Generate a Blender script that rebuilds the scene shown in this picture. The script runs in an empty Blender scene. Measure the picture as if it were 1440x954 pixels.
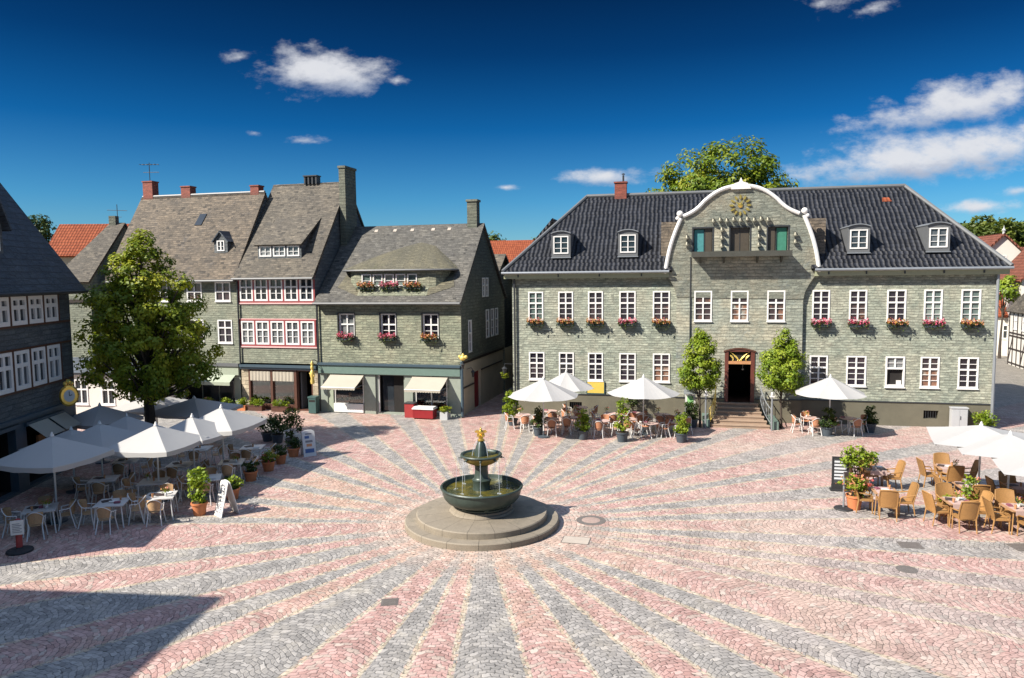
import bpy, math, random
import numpy as np
from mathutils import Vector, Matrix
from math import radians as R, sin, cos, pi, tan, atan2, sqrt

sc = bpy.context.scene
COL = sc.collection
rnd = random.Random(11)

# ------------------------------------------------------------------ camera
H, F, HOR, ROLL = 8.0, 1030.0, 388.0, R(0.6)
PITCH = math.atan((477 - HOR) / F)
fwd = Vector((0, cos(PITCH), -sin(PITCH)))
up0 = Vector((0, sin(PITCH), cos(PITCH)))
rt = Vector((1, 0, 0)) * cos(ROLL) - up0 * sin(ROLL)
upv = up0 * cos(ROLL) + Vector((1, 0, 0)) * sin(ROLL)
cd = bpy.data.cameras.new('camera')
cd.sensor_width = 36.0
cd.lens = F / 1440 * 36
cd.clip_end = 4000
cam = bpy.data.objects.new('camera', cd)
COL.objects.link(cam)
cam.matrix_world = Matrix(((rt.x, upv.x, -fwd.x, 0), (rt.y, upv.y, -fwd.y, 0), (rt.z, upv.z, -fwd.z, H), (0, 0, 0, 1)))
sc.camera = cam


def ray(px, py):
    return fwd * F + rt * (px - 720) + upv * (477 - py)


def P(px, py, z=0.0):
    d = ray(px, py)
    return Vector((0, 0, H)) + d * ((z - H) / d.z)


# ------------------------------------------------------------------ sky, sun, exposure
SUN_EL, SUN_TR = R(41.5), R(27)
EXPOSURE = 1.08
SKY_STR = 0.13
world = bpy.data.worlds.new('World')
sc.world = world
world.use_nodes = True
sc.view_settings.view_transform = 'Standard'
sc.view_settings.look = 'None'
sc.view_settings.gamma = 1.0
sc.view_settings.exposure = EXPOSURE
sc.view_settings.use_curve_mapping = False


class G:
    def __init__(s, nt):
        s.nt = nt
        nt.nodes.clear()

    def n(s, t, props=None, **kw):
        nd = s.nt.nodes.new('ShaderNode' + t)
        for k, v in (props or {}).items():
            setattr(nd, k, v)
        for k, v in kw.items():
            k = int(k[1:]) if k[0] == 'i' and k[1:].isdigit() else k.replace('_', ' ')
            s.put(nd.inputs[k], v)
        return nd

    def put(s, inp, v):
        if isinstance(v, bpy.types.NodeSocket):
            s.nt.links.new(v, inp)
        elif isinstance(v, bpy.types.Node):
            s.nt.links.new(v.outputs[0], inp)
        else:
            if isinstance(v, (tuple, list)) and len(v) == 3 and inp.type == 'RGBA':
                v = (*v, 1)
            inp.default_value = v

    def m(s, op, a, b=0.0, c=None, clamp=False):
        nd = s.nt.nodes.new('ShaderNodeMath')
        nd.operation = op
        nd.use_clamp = clamp
        s.put(nd.inputs[0], a)
        s.put(nd.inputs[1], b)
        if c is not None:
            s.put(nd.inputs[2], c)
        return nd.outputs[0]

    def mix(s, f, a, b, bt='MIX'):
        nd = s.nt.nodes.new('ShaderNodeMix')
        nd.data_type = 'RGBA'
        nd.blend_type = bt
        s.put(nd.inputs[0], f)
        s.put(nd.inputs[6], a)
        s.put(nd.inputs[7], b)
        return nd.outputs[2]

    def ss(s, x, a, b):
        nd = s.nt.nodes.new('ShaderNodeMapRange')
        nd.interpolation_type = 'SMOOTHSTEP'
        s.put(nd.inputs[0], x)
        nd.inputs[1].default_value = a
        nd.inputs[2].default_value = b
        return nd.outputs[0]

    def ramp(s, f, stops):
        nd = s.nt.nodes.new('ShaderNodeValToRGB')
        cr = nd.color_ramp
        while len(cr.elements) < len(stops):
            cr.elements.new(0.5)
        for e, (p, c) in zip(cr.elements, stops):
            e.position = p
            e.color = (*c, 1) if len(c) == 3 else c
        s.put(nd.inputs[0], f)
        return nd.outputs[0]


g = G(world.node_tree)
sky = g.n('TexSky', dict(sky_type='NISHITA', sun_disc=False, sun_elevation=SUN_EL,
                         sun_rotation=atan2(-cos(SUN_TR), -sin(SUN_TR)), altitude=0.0,
                         air_density=1.0, dust_density=0.25, ozone_density=3.0))
SKY = sky.outputs[0]
# the polarised look of the photograph's sky: deeper, more saturated with height
skyc = g.n('HueSaturation', Saturation=0.95, Value=1.0, Color=SKY).outputs[0]
tc = g.n('TexCoord')
sx = g.n('SeparateXYZ', i0=tc.outputs['Generated'])
dy = g.m('MAXIMUM', sx.outputs[1], 0.02)
cu = g.m('DIVIDE', sx.outputs[0], dy)
cv = g.m('DIVIDE', sx.outputs[2], dy)
# deep blue above the roofs as through a polarising filter, opening again towards the zenith
skym = g.ramp(sx.outputs[2], [(0.0, (0.20, 0.33, 0.42)), (0.10, (0.075, 0.235, 0.36)), (0.19, (0.010, 0.125, 0.255)), (0.28, (0.0035, 0.058, 0.135)), (0.36, (0.0025, 0.031, 0.074)),
                              (0.46, (0.005, 0.04, 0.08)), (0.68, (0.95, 0.92, 0.86)), (1.0, (1.9, 1.62, 1.34))])
skyc = g.mix(1.0, skyc, skym, 'MULTIPLY')
# clouds: soft ellipsoids in direction space, broken up by noise
vec = g.n('CombineXYZ', i0=cu, i1=g.m('MULTIPLY', cv, 1.9), i2=0.37)
nz = g.n('TexNoise', dict(noise_dimensions='3D'), Vector=vec, Scale=13.0, Detail=9.0, Roughness=0.62).outputs[0]
nz2 = g.n('TexNoise', dict(noise_dimensions='3D'), Vector=vec, Scale=34.0, Detail=6.0, Roughness=0.6).outputs[0]
CLOUDS = [  # px, py, half width, half height (photo scale), tilt, density
    (448, 98, 98, 36, 0.07, 1.1), (338, 80, 42, 19, 0, -0.25), (560, 114, 34, 14, 0, 0.05), (422, 198, 56, 15, 0, 0.0),
    (358, 187, 30, 11, 0, -0.3), (1352, 146, 158, 35, -0.13, 1.12), (1318, 216, 240, 37, -0.13, 1.2), (1150, 6, 120, 32, -0.16, -0.25),
    (850, 248, 84, 17, -0.05, 0.60), (1372, 291, 82, 13, -0.05, 0.75), (1440, 268, 50, 11, -0.1, 0.7), (711, 264, 34, 8, 0, 0.5),
    (1225, 12, 60, 20, -0.2, -0.4)]
fld = None
low = None
for (px, py, rx, ry, tl, den) in CLOUDS:
    d = ray(px, py)
    u0, v0 = d.x / d.y, d.z / d.y
    du = g.m('SUBTRACT', cu, u0)
    dv = g.m('SUBTRACT', cv, v0)
    a = g.m('ADD', g.m('MULTIPLY', du, cos(tl)), g.m('MULTIPLY', dv, -sin(tl)))
    b = g.m('ADD', g.m('MULTIPLY', du, sin(tl)), g.m('MULTIPLY', dv, cos(tl)))
    a = g.m('DIVIDE', a, rx / F)
    b = g.m('DIVIDE', b, ry / F)
    q = g.m('SQRT', g.m('ADD', g.m('MULTIPLY', a, a), g.m('MULTIPLY', b, b)))
    f = g.m('MULTIPLY', g.m('SUBTRACT', 1.0, q), 1.05)
    f = g.m('ADD', f, (den - 1.0) * 0.42)
    fld = f if fld is None else g.m('MAXIMUM', fld, f)
    lo = g.m('MULTIPLY', g.m('MULTIPLY', b, -1.0), g.ss(f, -0.1, 0.2))
    low = lo if low is None else g.m('MAXIMUM', low, lo)
tot = g.m('ADD', fld, g.m('MULTIPLY', g.m('SUBTRACT', nz, 0.5), 2.2))
tot = g.m('ADD', tot, g.m('MULTIPLY', g.m('SUBTRACT', nz2, 0.5), 0.9))
cm = g.ss(tot, 0.0, 1.0)
cm = g.m('MULTIPLY', cm, g.ss(sx.outputs[1], 0.05, 0.2))
ccol = g.mix(g.ss(g.m('ADD', low, g.m('MULTIPLY', g.m('SUBTRACT', nz2, 0.5), 1.2)), 0.0, 0.9), (2.8, 2.85, 3.0), (1.6, 1.8, 2.25))
skyc = g.mix(g.m('MULTIPLY', cm, 0.96), skyc, ccol)
bgn = g.n('Background', Color=skyc, Strength=SKY_STR)
g.n('OutputWorld', Surface=bgn)

sd = bpy.data.lights.new('sun', 'SUN')
sd.energy = 4.6
sd.angle = R(0.53)
sd.color = (1.0, 0.93, 0.82)
sun = bpy.data.objects.new('sun', sd)
COL.objects.link(sun)
sun.rotation_euler = Vector((cos(SUN_TR) * cos(SUN_EL), sin(SUN_TR) * cos(SUN_EL), -sin(SUN_EL))).to_track_quat('-Z', 'Y').to_euler()
sun.location = (-30, -15, 60)

# ------------------------------------------------------------------ materials
MATS = {}


def newmat(name):
    m = bpy.data.materials.new(name)
    m.use_nodes = True
    MATS[name] = m
    return m, G(m.node_tree)


def out(g, bsdf):
    g.n('OutputMaterial', Surface=bsdf)


def simple(name, col, rough=0.6, var=0.18, scale=5.0, metal=0.0, bump=0.0, bscale=30.0, objvar=0.0, spec=0.5, transl=0.0):
    m, g = newmat(name)
    tc = g.n('TexCoord').outputs['Object']
    nz = g.n('TexNoise', Vector=tc, Scale=scale, Detail=6.0, Roughness=0.6).outputs[0]
    v = g.m('MULTIPLY_ADD', g.m('SUBTRACT', nz, 0.5), var * 3.0, 1.0)
    if objvar:
        oi = g.n('ObjectInfo').outputs['Random']
        v = g.m('MULTIPLY', v, g.m('MULTIPLY_ADD', oi, objvar * 2, 1 - objvar))
    c = g.mix(1.0, (*col, 1), g.n('CombineColor', i0=v, i1=v, i2=v), 'MULTIPLY')
    kw = dict(Base_Color=c, Roughness=rough, Metallic=metal)
    if bump:
        bn = g.n('TexNoise', Vector=tc, Scale=bscale, Detail=5.0).outputs[0]
        kw['Normal'] = g.n('Bump', Strength=bump, Distance=0.02, Height=bn)
    b = g.n('BsdfPrincipled', **kw)
    b.inputs['Specular IOR Level'].default_value = spec
    if transl:
        t = g.n('BsdfTranslucent', Color=c)
        b = g.n('MixShader', i0=transl, i1=b, i2=t)
    out(g, b)
    return m


def shingle(name, c1, c2, c3, w=0.34, h=0.17, patch=0.5, bump=0.6, rough=0.75, joint=0.35, c4=None, holes=0.0, mort=0.012, brick=False, rand=0.75, ragged=1.0, con=1.0):
    """small slates in rows: ragged cells, no two alike, with shadow lines painted under each course"""
    m, g = newmat(name)
    uv = g.n('UVMap').outputs[0]
    wn = g.n('TexNoise', Vector=uv, Scale=2.2, Detail=3.0)
    s = g.n('SeparateXYZ', i0=g.mix(0.09 * ragged, uv, g.n('VectorMath', dict(operation='SUBTRACT'), i0=wn.outputs[1], i1=(0.5, 0.5, 0.5)).outputs[0], 'ADD'))
    yy = g.m('DIVIDE', s.outputs[1], h)
    row = g.m('FRACT', yy)
    ri = g.m('FLOOR', yy)
    sh = g.n('TexWhiteNoise', dict(noise_dimensions='1D'), W=ri).outputs[0]
    xx = g.m('ADD', g.m('DIVIDE', s.outputs[0], w), g.m('ADD', g.m('MULTIPLY', g.m('FRACT', g.m('MULTIPLY', ri, 0.5)), 1.0), g.m('MULTIPLY', sh, 0.25)))
    vo = g.n('TexVoronoi', dict(voronoi_dimensions='2D', feature='F1'), Vector=g.n('CombineXYZ', i0=xx, i1=g.m('ADD', ri, 0.5)), Scale=1.0, Randomness=rand * 0.6)
    cell = g.n('SeparateColor', i0=vo.outputs['Color'])
    ve = g.n('TexVoronoi', dict(voronoi_dimensions='2D', feature='DISTANCE_TO_EDGE'), Vector=g.n('CombineXYZ', i0=xx, i1=yy), Scale=1.0, Randomness=rand).outputs['Distance']
    ci, cj = cell.outputs[0], cell.outputs[1]
    n1 = g.n('TexNoise', Vector=uv, Scale=0.5, Detail=7.0, Roughness=0.68).outputs[0]
    n2 = g.n('TexNoise', Vector=uv, Scale=11.0, Detail=6.0, Roughness=0.72).outputs[0]
    st = g.n('TexNoise', Vector=g.n('VectorMath', dict(operation='MULTIPLY'), i0=uv, i1=(2.6, 10.0, 1.0)), Scale=1.0, Detail=5.0, Roughness=0.65).outputs[0]
    c = g.mix(g.m('MULTIPLY_ADD', ci, 0.6, 0.2), c1, c2)
    c = g.mix(g.m('MULTIPLY', g.ss(n1, 0.42, 0.66), patch), c, c3)
    if c4:
        n3 = g.n('TexNoise', Vector=uv, Scale=0.9, Detail=8.0, Roughness=0.75).outputs[0]
        c = g.mix(g.m('MULTIPLY', g.ss(n3, 0.54, 0.70), 0.75), c, c4)
    v = g.m('MULTIPLY', g.m('MULTIPLY_ADD', n2, 0.8, 0.62), g.m('MULTIPLY_ADD', st, 1.5, 0.28))
    v = g.m('MULTIPLY', v, g.m('MULTIPLY_ADD', cj, 0.32, 0.84))
    if con != 1.0:
        v = g.m('POWER', v, con)
    lip = g.m('MULTIPLY', g.m('SUBTRACT', 1.0, g.ss(row, 0.0, 0.24)), g.ss(g.m('ADD', st, g.m('MULTIPLY', cj, 0.3)), 0.40, 0.72))  # shade below each course edge, darkened straight into the colour
    lip = g.m('MAXIMUM', lip, g.m('MULTIPLY', g.m('SUBTRACT', 1.0, g.ss(ve, 0.0, 0.10)), 0.45))
    v = g.m('MULTIPLY', v, g.m('SUBTRACT', 1.0, g.m('MULTIPLY', lip, 1.0 - joint)))
    if holes:
        v = g.m('MULTIPLY', v, g.m('SUBTRACT', 1.0, g.m('MULTIPLY', g.m('GREATER_THAN', g.m('MULTIPLY', ci, g.m('MULTIPLY_ADD', n1, 0.5, 0.75)), 1.0 - holes), 0.5)))
    c = g.mix(1.0, c, g.n('CombineColor', i0=v, i1=v, i2=v), 'MULTIPLY')
    hgt = g.m('ADD', g.m('MULTIPLY', g.m('SUBTRACT', 1.0, row), 0.8), g.m('ADD', g.m('MULTIPLY', n2, 0.6), g.m('MULTIPLY', ci, 0.9)))
    hgt = g.m('ADD', hgt, g.m('MULTIPLY', st, 0.8))
    b = g.n('BsdfPrincipled', Base_Color=c, Roughness=rough, Normal=g.n('Bump', Strength=bump, Distance=0.045, Height=hgt))
    out(g, b)
    return m


def pantile(name, c1, c2, w=0.27, h=0.36, rough=0.45, bump=1.0, gap=0.45):
    m, g = newmat(name)
    uv = g.n('UVMap').outputs[0]
    s = g.n('SeparateXYZ', i0=uv)
    bb = g.m('DIVIDE', s.outputs[1], h)
    jit = g.n('TexNoise', Vector=uv, Scale=1.6, Detail=3.0).outputs[0]
    rj = g.n('TexWhiteNoise', dict(noise_dimensions='1D'), W=g.m('FLOOR', bb)).outputs[0]
    a = g.m('ADD', g.m('DIVIDE', s.outputs[0], w), g.m('ADD', g.m('MULTIPLY', jit, 0.45), g.m('MULTIPLY', rj, 0.28)))
    wave = g.m('ABSOLUTE', g.m('SINE', g.m('MULTIPLY', a, pi)))
    row = g.m('FRACT', bb)
    ci = g.n('TexWhiteNoise', dict(noise_dimensions='2D'), Vector=g.n('CombineXYZ', i0=g.m('FLOOR', a), i1=g.m('FLOOR', bb))).outputs[0]
    n2 = g.n('TexNoise', Vector=uv, Scale=6.0, Detail=6.0, Roughness=0.7).outputs[0]
    f = g.m('ADD', g.m('MULTIPLY', ci, 0.65), g.m('MULTIPLY', g.m('SUBTRACT', n2, 0.3), 0.9), clamp=True)
    c = g.mix(f, c1, c2)
    lip = g.m('SUBTRACT', 1.0, g.m('MULTIPLY', g.m('SUBTRACT', 1.0, g.ss(row, 0.0, 0.30)), 0.72))
    gap_ = g.m('MULTIPLY_ADD', g.ss(wave, 0.0, 0.45), 1.0 - gap, gap)
    v = g.m('MULTIPLY', lip, gap_)
    c = g.mix(1.0, c, g.n('CombineColor', i0=v, i1=v, i2=v), 'MULTIPLY')
    hgt = g.m('ADD', g.m('MULTIPLY', wave, 0.7), g.m('MULTIPLY', g.m('SUBTRACT', 1.0, row), 0.9))
    hgt = g.m('ADD', hgt, g.m('ADD', g.m('MULTIPLY', ci, 0.25), g.m('MULTIPLY', n2, 0.2)))
    b = g.n('BsdfPrincipled', Base_Color=c, Roughness=rough, Normal=g.n('Bump', Strength=bump, Distance=0.09, Height=hgt))
    b.inputs['Specular IOR Level'].default_value = 0.22
    out(g, b)
    return m


def leafmat(name, cols, transl=0.24, rough=0.5):
    m, g = newmat(name)
    t = g.n('Attribute', dict(attribute_name='tint')).outputs['Fac']
    c = g.ramp(t, [(i / (len(cols) - 1), c) for i, c in enumerate(cols)])
    b = g.n('BsdfPrincipled', Base_Color=c, Roughness=rough)
    b.inputs['Specular IOR Level'].default_value = 0.25
    tr = g.n('BsdfTranslucent', Color=g.mix(1.0, c, (1.3, 1.25, 0.6), 'MULTIPLY'))
    out(g, g.n('MixShader', i0=transl, i1=b, i2=tr))
    return m


def panes(name, stops, rough=0.06):
    m, g = newmat(name)
    oi = g.n('ObjectInfo').outputs['Random']
    tc = g.n('TexCoord').outputs['Object']
    nz = g.n('TexNoise', Vector=g.n('VectorMath', dict(operation='ADD'), i0=tc, i1=g.n('CombineXYZ', i0=g.m('MULTIPLY', oi, 37.0))), Scale=2.2, Detail=3.0).outputs[0]
    zz = g.n('SeparateXYZ', i0=tc).outputs[2]
    half = g.m('MULTIPLY', g.m('GREATER_THAN', g.m('FRACT', g.m('MULTIPLY', oi, 7.3)), 0.55), g.m('SUBTRACT', 1.0, g.ss(zz, 0.85, 0.95)))
    f = g.m('ADD', g.m('ADD', g.m('MULTIPLY', oi, 0.65), g.m('MULTIPLY', half, 0.28)), g.m('MULTIPLY', g.m('SUBTRACT', nz, 0.5), 0.9), clamp=True)
    c = g.ramp(f, stops)
    wv = g.n('TexNoise', Vector=tc, Scale=3.0, Detail=1.0).outputs[0]
    b = g.n('BsdfPrincipled', Base_Color=c, Roughness=rough, Normal=g.n('Bump', Strength=0.08, Distance=0.02, Height=wv))
    b.inputs['Specular IOR Level'].default_value = 0.6
    out(g, b)
    return m


shingle('slate_wall', (0.262, 0.277, 0.218), (0.165, 0.185, 0.152), (0.315, 0.298, 0.230), 0.26, 0.135, 0.55, 0.9, joint=0.25, c4=(0.13, 0.17, 0.14), con=1.3)
shingle('slate_gable', (0.275, 0.285, 0.23), (0.175, 0.195, 0.165), (0.35, 0.31, 0.225), 0.34, 0.17, 0.65, 0.9, joint=0.30, c4=(0.14, 0.17, 0.17))
shingle('slate_green', (0.205, 0.213, 0.15), (0.12, 0.136, 0.094), (0.26, 0.245, 0.168), 0.34, 0.15, 0.6, 0.9, joint=0.2, c4=(0.10, 0.12, 0.084), con=1.3)
shingle('slate_grey', (0.19, 0.203, 0.15), (0.115, 0.13, 0.095), (0.24, 0.23, 0.165), 0.26, 0.14, 0.5, 0.9)
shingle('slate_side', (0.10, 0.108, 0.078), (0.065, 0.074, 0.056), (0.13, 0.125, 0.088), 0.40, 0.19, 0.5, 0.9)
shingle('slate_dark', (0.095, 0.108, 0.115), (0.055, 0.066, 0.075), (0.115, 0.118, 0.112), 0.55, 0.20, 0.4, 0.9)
shingle('roof_slate', (0.104, 0.088, 0.067), (0.054, 0.047, 0.037), (0.135, 0.112, 0.081), 0.26, 0.155, 0.6, 1.0, c4=(0.052, 0.05, 0.047), holes=0.06, joint=0.15, con=1.7)
shingle('roof_slate_brown', (0.125, 0.098, 0.070), (0.062, 0.050, 0.038), (0.165, 0.125, 0.085), 0.27, 0.16, 0.6, 1.0, c4=(0.060, 0.055, 0.052), holes=0.08, joint=0.15, con=1.7)
shingle('roof_slate_cool', (0.098, 0.093, 0.081), (0.052, 0.050, 0.046), (0.125, 0.114, 0.093), 0.26, 0.155, 0.5, 1.0, c4=(0.052, 0.052, 0.05), holes=0.04, joint=0.15, con=1.6)
shingle('roof_moss', (0.135, 0.122, 0.082), (0.075, 0.070, 0.048), (0.165, 0.145, 0.085), 0.26, 0.16, 0.6, 1.0, c4=(0.075, 0.078, 0.032), joint=0.2)
shingle('roof_dark', (0.045, 0.062, 0.084), (0.022, 0.033, 0.048), (0.06, 0.075, 0.09), 0.50, 0.30, 0.5, 1.0, rough=0.6, joint=0.12, rand=0.6)
pantile('pantile_black', (0.006, 0.007, 0.011), (0.030, 0.033, 0.043), w=0.25, h=0.31, rough=0.5)
pantile('pantile_red', (0.19, 0.045, 0.02), (0.30, 0.082, 0.036), w=0.2, h=0.3, rough=0.85, gap=0.75, bump=0.5)
pantile('pantile_brown', (0.15, 0.05, 0.032), (0.24, 0.09, 0.06), rough=0.85, gap=0.7)
shingle('stone_wall', (0.36, 0.30, 0.21), (0.28, 0.235, 0.165), (0.40, 0.34, 0.25), 0.5, 0.25, 0.5, 0.8, joint=0.6)
shingle('brick_red', (0.21, 0.047, 0.026), (0.15, 0.033, 0.021), (0.13, 0.045, 0.03), 0.24, 0.085, 0.4, 0.4, joint=0.7, ragged=0.2)
simple('white_paint', (0.70, 0.69, 0.67), 0.5, 0.04)
simple('trim_white', (0.68, 0.665, 0.64), 0.55, 0.06, 3)
simple('pink_frame', (0.66, 0.42, 0.40), 0.55, 0.08)
simple('red_frame', (0.26, 0.045, 0.05), 0.55, 0.12)
simple('plinth_plaster', (0.125, 0.115, 0.082), 0.85, 0.2, 1.2, bump=0.3)
simple('plaster_white', (0.60, 0.57, 0.52), 0.9, 0.07, 0.8, bump=0.15)
simple('plaster_cream', (0.46, 0.40, 0.29), 0.9, 0.18, 0.9, bump=0.25)
simple('plaster_grey', (0.40, 0.41, 0.41), 0.9, 0.12, 0.8, bump=0.2)
simple('cornice_green', (0.30, 0.31, 0.20), 0.6, 0.1)
simple('shop_green', (0.12, 0.18, 0.155), 0.5, 0.12)
simple('shop_pale_green', (0.30, 0.34, 0.26), 0.6, 0.1)
simple('shop_grey', (0.25, 0.28, 0.235), 0.6, 0.12)
simple('blue_paint', (0.045, 0.075, 0.10), 0.5, 0.15)
simple('dark_timber', (0.035, 0.025, 0.02), 0.65, 0.2)
simple('brown_wood', (0.085, 0.035, 0.022), 0.5, 0.25, 8)
simple('door_red', (0.115, 0.032, 0.022), 0.5, 0.15, 6)
simple('alley_red', (0.24, 0.02, 0.025), 0.5, 0.15)
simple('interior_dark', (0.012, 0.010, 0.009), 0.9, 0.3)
simple('interior_warm', (0.05, 0.035, 0.02), 0.9, 0.5, 3)
simple('sandstone_step', (0.30, 0.215, 0.155), 0.8, 0.16, 3, bump=0.3)
simple('zinc', (0.26, 0.28, 0.30), 0.45, 0.12, 3, metal=0.4)
simple('lead', (0.115, 0.12, 0.125), 0.5, 0.12, 3)
simple('dark_metal', (0.03, 0.033, 0.037), 0.5, 0.15)
simple('balcony_metal', (0.055, 0.055, 0.045), 0.5, 0.2)
simple('carillon_wood', (0.062, 0.050, 0.036), 0.5, 0.2, 6)
simple('turquoise_cloth', (0.05, 0.21, 0.22), 0.7, 0.25, 5)
simple('green_cloth', (0.035, 0.17, 0.115), 0.7, 0.25, 5)
simple('bell_bronze', (0.17, 0.16, 0.12), 0.45, 0.3, 8, metal=0.4)
simple('gold', (0.83, 0.55, 0.13), 0.3, 0.12, 8, metal=0.85)
simple('gold_paint', (0.70, 0.52, 0.14), 0.45, 0.1, 8, metal=0.3)
simple('bronze', (0.040, 0.058, 0.049), 0.40, 0.4, 3, metal=0.15, bump=0.15, bscale=14)
simple('bronze_ochre', (0.27, 0.20, 0.055), 0.45, 0.35, 4, metal=0.4, bump=0.15, bscale=14)
def _stone_steps():
    m, g = newmat('fountain_stone')
    tc = g.n('TexCoord').outputs['Object']
    s = g.n('SeparateXYZ', i0=tc)
    an = g.m('MULTIPLY', g.m('ARCTAN2', s.outputs[1], s.outputs[0]), 16 / (2 * pi))
    an = g.m('ADD', an, g.m('MULTIPLY', g.m('GREATER_THAN', s.outputs[2], 0.201), 0.43))
    fr = g.m('ABSOLUTE', g.m('SUBTRACT', g.m('FRACT', an), 0.5))
    blk = g.n('TexWhiteNoise', dict(noise_dimensions='1D'), W=g.m('FLOOR', an)).outputs[0]
    n1 = g.n('TexNoise', Vector=tc, Scale=2.4, Detail=7.0, Roughness=0.65).outputs[0]
    n2 = g.n('TexNoise', Vector=tc, Scale=30.0, Detail=4.0).outputs[0]
    n3 = g.n('TexNoise', Vector=tc, Scale=1.1, Detail=8.0, Roughness=0.7).outputs[0]
    jn = g.ss(fr, 0.488, 0.496)
    c = g.mix(n1, (0.155, 0.132, 0.102), (0.275, 0.233, 0.176))
    c = g.mix(g.m('MULTIPLY', g.ss(n3, 0.55, 0.68), 0.5), c, (0.10, 0.095, 0.07))
    v = g.m('MULTIPLY', g.m('MULTIPLY_ADD', n2, 0.5, 0.75), g.m('MULTIPLY_ADD', blk, 0.26, 0.87))
    v = g.m('MULTIPLY', v, g.m('SUBTRACT', 1.0, g.m('MULTIPLY', jn, 0.65)))
    c = g.mix(1.0, c, g.n('CombineColor', i0=v, i1=v, i2=v), 'MULTIPLY')
    out(g, g.n('BsdfPrincipled', Base_Color=c, Roughness=0.78, Normal=g.n('Bump', Strength=0.35, Distance=0.02, Height=g.m('SUBTRACT', g.m('ADD', n1, g.m('MULTIPLY', n2, 0.4)), jn))))


_stone_steps()
simple('canvas_white', (0.44, 0.432, 0.42), 0.85, 0.05, 1.2, transl=0.16)
simple('canvas_cream', (0.44, 0.40, 0.33), 0.85, 0.07, 1.2, transl=0.16)
simple('pole_white', (0.58, 0.58, 0.56), 0.4, 0.05)
simple('pole_wood', (0.50, 0.38, 0.17), 0.5, 0.1)
simple('wicker_gold', (0.30, 0.158, 0.052), 0.6, 0.22, 25, bump=0.5, bscale=70, objvar=0.15)
simple('wood_leg', (0.33, 0.18, 0.065), 0.5, 0.15, 9)
simple('wicker_tan', (0.40, 0.25, 0.13), 0.6, 0.25, 25, bump=0.5, bscale=70, objvar=0.2)
simple('wicker_rust', (0.38, 0.17, 0.09), 0.6, 0.25, 25, bump=0.5, bscale=70, objvar=0.2)
simple('aluminium', (0.66, 0.66, 0.65), 0.4, 0.05, metal=0.1)
simple('table_white', (0.52, 0.50, 0.48), 0.35, 0.12, 6)
simple('table_wood', (0.38, 0.22, 0.12), 0.45, 0.2, 7)
simple('table_cloth', (0.42, 0.30, 0.27), 0.7, 0.12, 7)
simple('menu_dark', (0.05, 0.035, 0.035), 0.5, 0.2)
simple('napkin_plum', (0.22, 0.07, 0.10), 0.8, 0.15)
simple('cushion_yellow', (0.62, 0.42, 0.03), 0.8, 0.15, 9)
simple('terracotta', (0.48, 0.165, 0.065), 0.75, 0.15, 5)
simple('planter_dark', (0.05, 0.065, 0.08), 0.5, 0.15)
simple('soil', (0.05, 0.035, 0.025), 0.95, 0.3, 12)
simple('bark', (0.055, 0.042, 0.032), 0.9, 0.35, 9, bump=0.7, bscale=14)
simple('board_white', (0.60, 0.59, 0.57), 0.5, 0.05)
simple('print_grey', (0.20, 0.20, 0.22), 0.6, 0.2)
simple('print_blue', (0.06, 0.12, 0.28), 0.6, 0.2)
simple('print_orange', (0.55, 0.25, 0.12), 0.6, 0.2)
simple('chalk_black', (0.035, 0.037, 0.042), 0.7, 0.15)
simple('chalk_white', (0.52, 0.54, 0.57), 0.8, 0.15, 30)
simple('barrier_red', (0.30, 0.03, 0.03), 0.5, 0.15)
simple('rubber_black', (0.02, 0.02, 0.022), 0.7, 0.2)
simple('cabinet_grey', (0.40, 0.41, 0.42), 0.5, 0.06)
simple('sign_green', (0.25, 0.52, 0.20), 0.5, 0.08)
simple('sign_yellow', (0.62, 0.44, 0.08), 0.6, 0.1)
simple('counter_red', (0.24, 0.014, 0.018), 0.4, 0.1)
simple('bin_teal', (0.04, 0.09, 0.085), 0.5, 0.1)
simple('clay_goods', (0.45, 0.22, 0.10), 0.6, 0.2)
simple('grate_iron', (0.13, 0.115, 0.105), 0.6, 0.25, 12)
simple('slab_worn', (0.30, 0.22, 0.19), 0.85, 0.25, 9)
simple('slab_pale', (0.38, 0.33, 0.28), 0.85, 0.12, 4)
simple('hill_earth', (0.06, 0.075, 0.03), 0.95, 0.35, 0.1)
panes('pane_dark', [(0, (0.010, 0.009, 0.014)), (0.45, (0.025, 0.02, 0.03)), (0.7, (0.06, 0.04, 0.04)), (0.85, (0.22, 0.11, 0.07)), (1, (0.30, 0.33, 0.30))])
panes('pane_net', [(0, (0.07, 0.08, 0.085)), (0.5, (0.15, 0.16, 0.165)), (1, (0.27, 0.27, 0.26))], 0.12)
panes('pane_pale', [(0, (0.06, 0.09, 0.085)), (0.5, (0.14, 0.18, 0.165)), (1, (0.24, 0.27, 0.24))], 0.1)
panes('pane_blue', [(0, (0.012, 0.016, 0.02)), (0.6, (0.03, 0.037, 0.045)), (1, (0.11, 0.12, 0.13))])
leafmat('leaf_linden', [(0.075, 0.130, 0.012), (0.145, 0.195, 0.014), (0.235, 0.27, 0.018), (0.36, 0.35, 0.026)])
leafmat('leaf_big', [(0.055, 0.105, 0.012), (0.115, 0.175, 0.014), (0.20, 0.245, 0.02), (0.28, 0.26, 0.03)])
leafmat('leaf_fresh', [(0.075, 0.135, 0.012), (0.135, 0.205, 0.014), (0.21, 0.28, 0.022), (0.28, 0.32, 0.03)])
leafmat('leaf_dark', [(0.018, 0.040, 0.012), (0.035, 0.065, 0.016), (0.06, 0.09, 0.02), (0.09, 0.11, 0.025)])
leafmat('leaf_wood', [(0.035, 0.06, 0.014), (0.07, 0.10, 0.02), (0.11, 0.14, 0.025), (0.15, 0.16, 0.03)])
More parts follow.
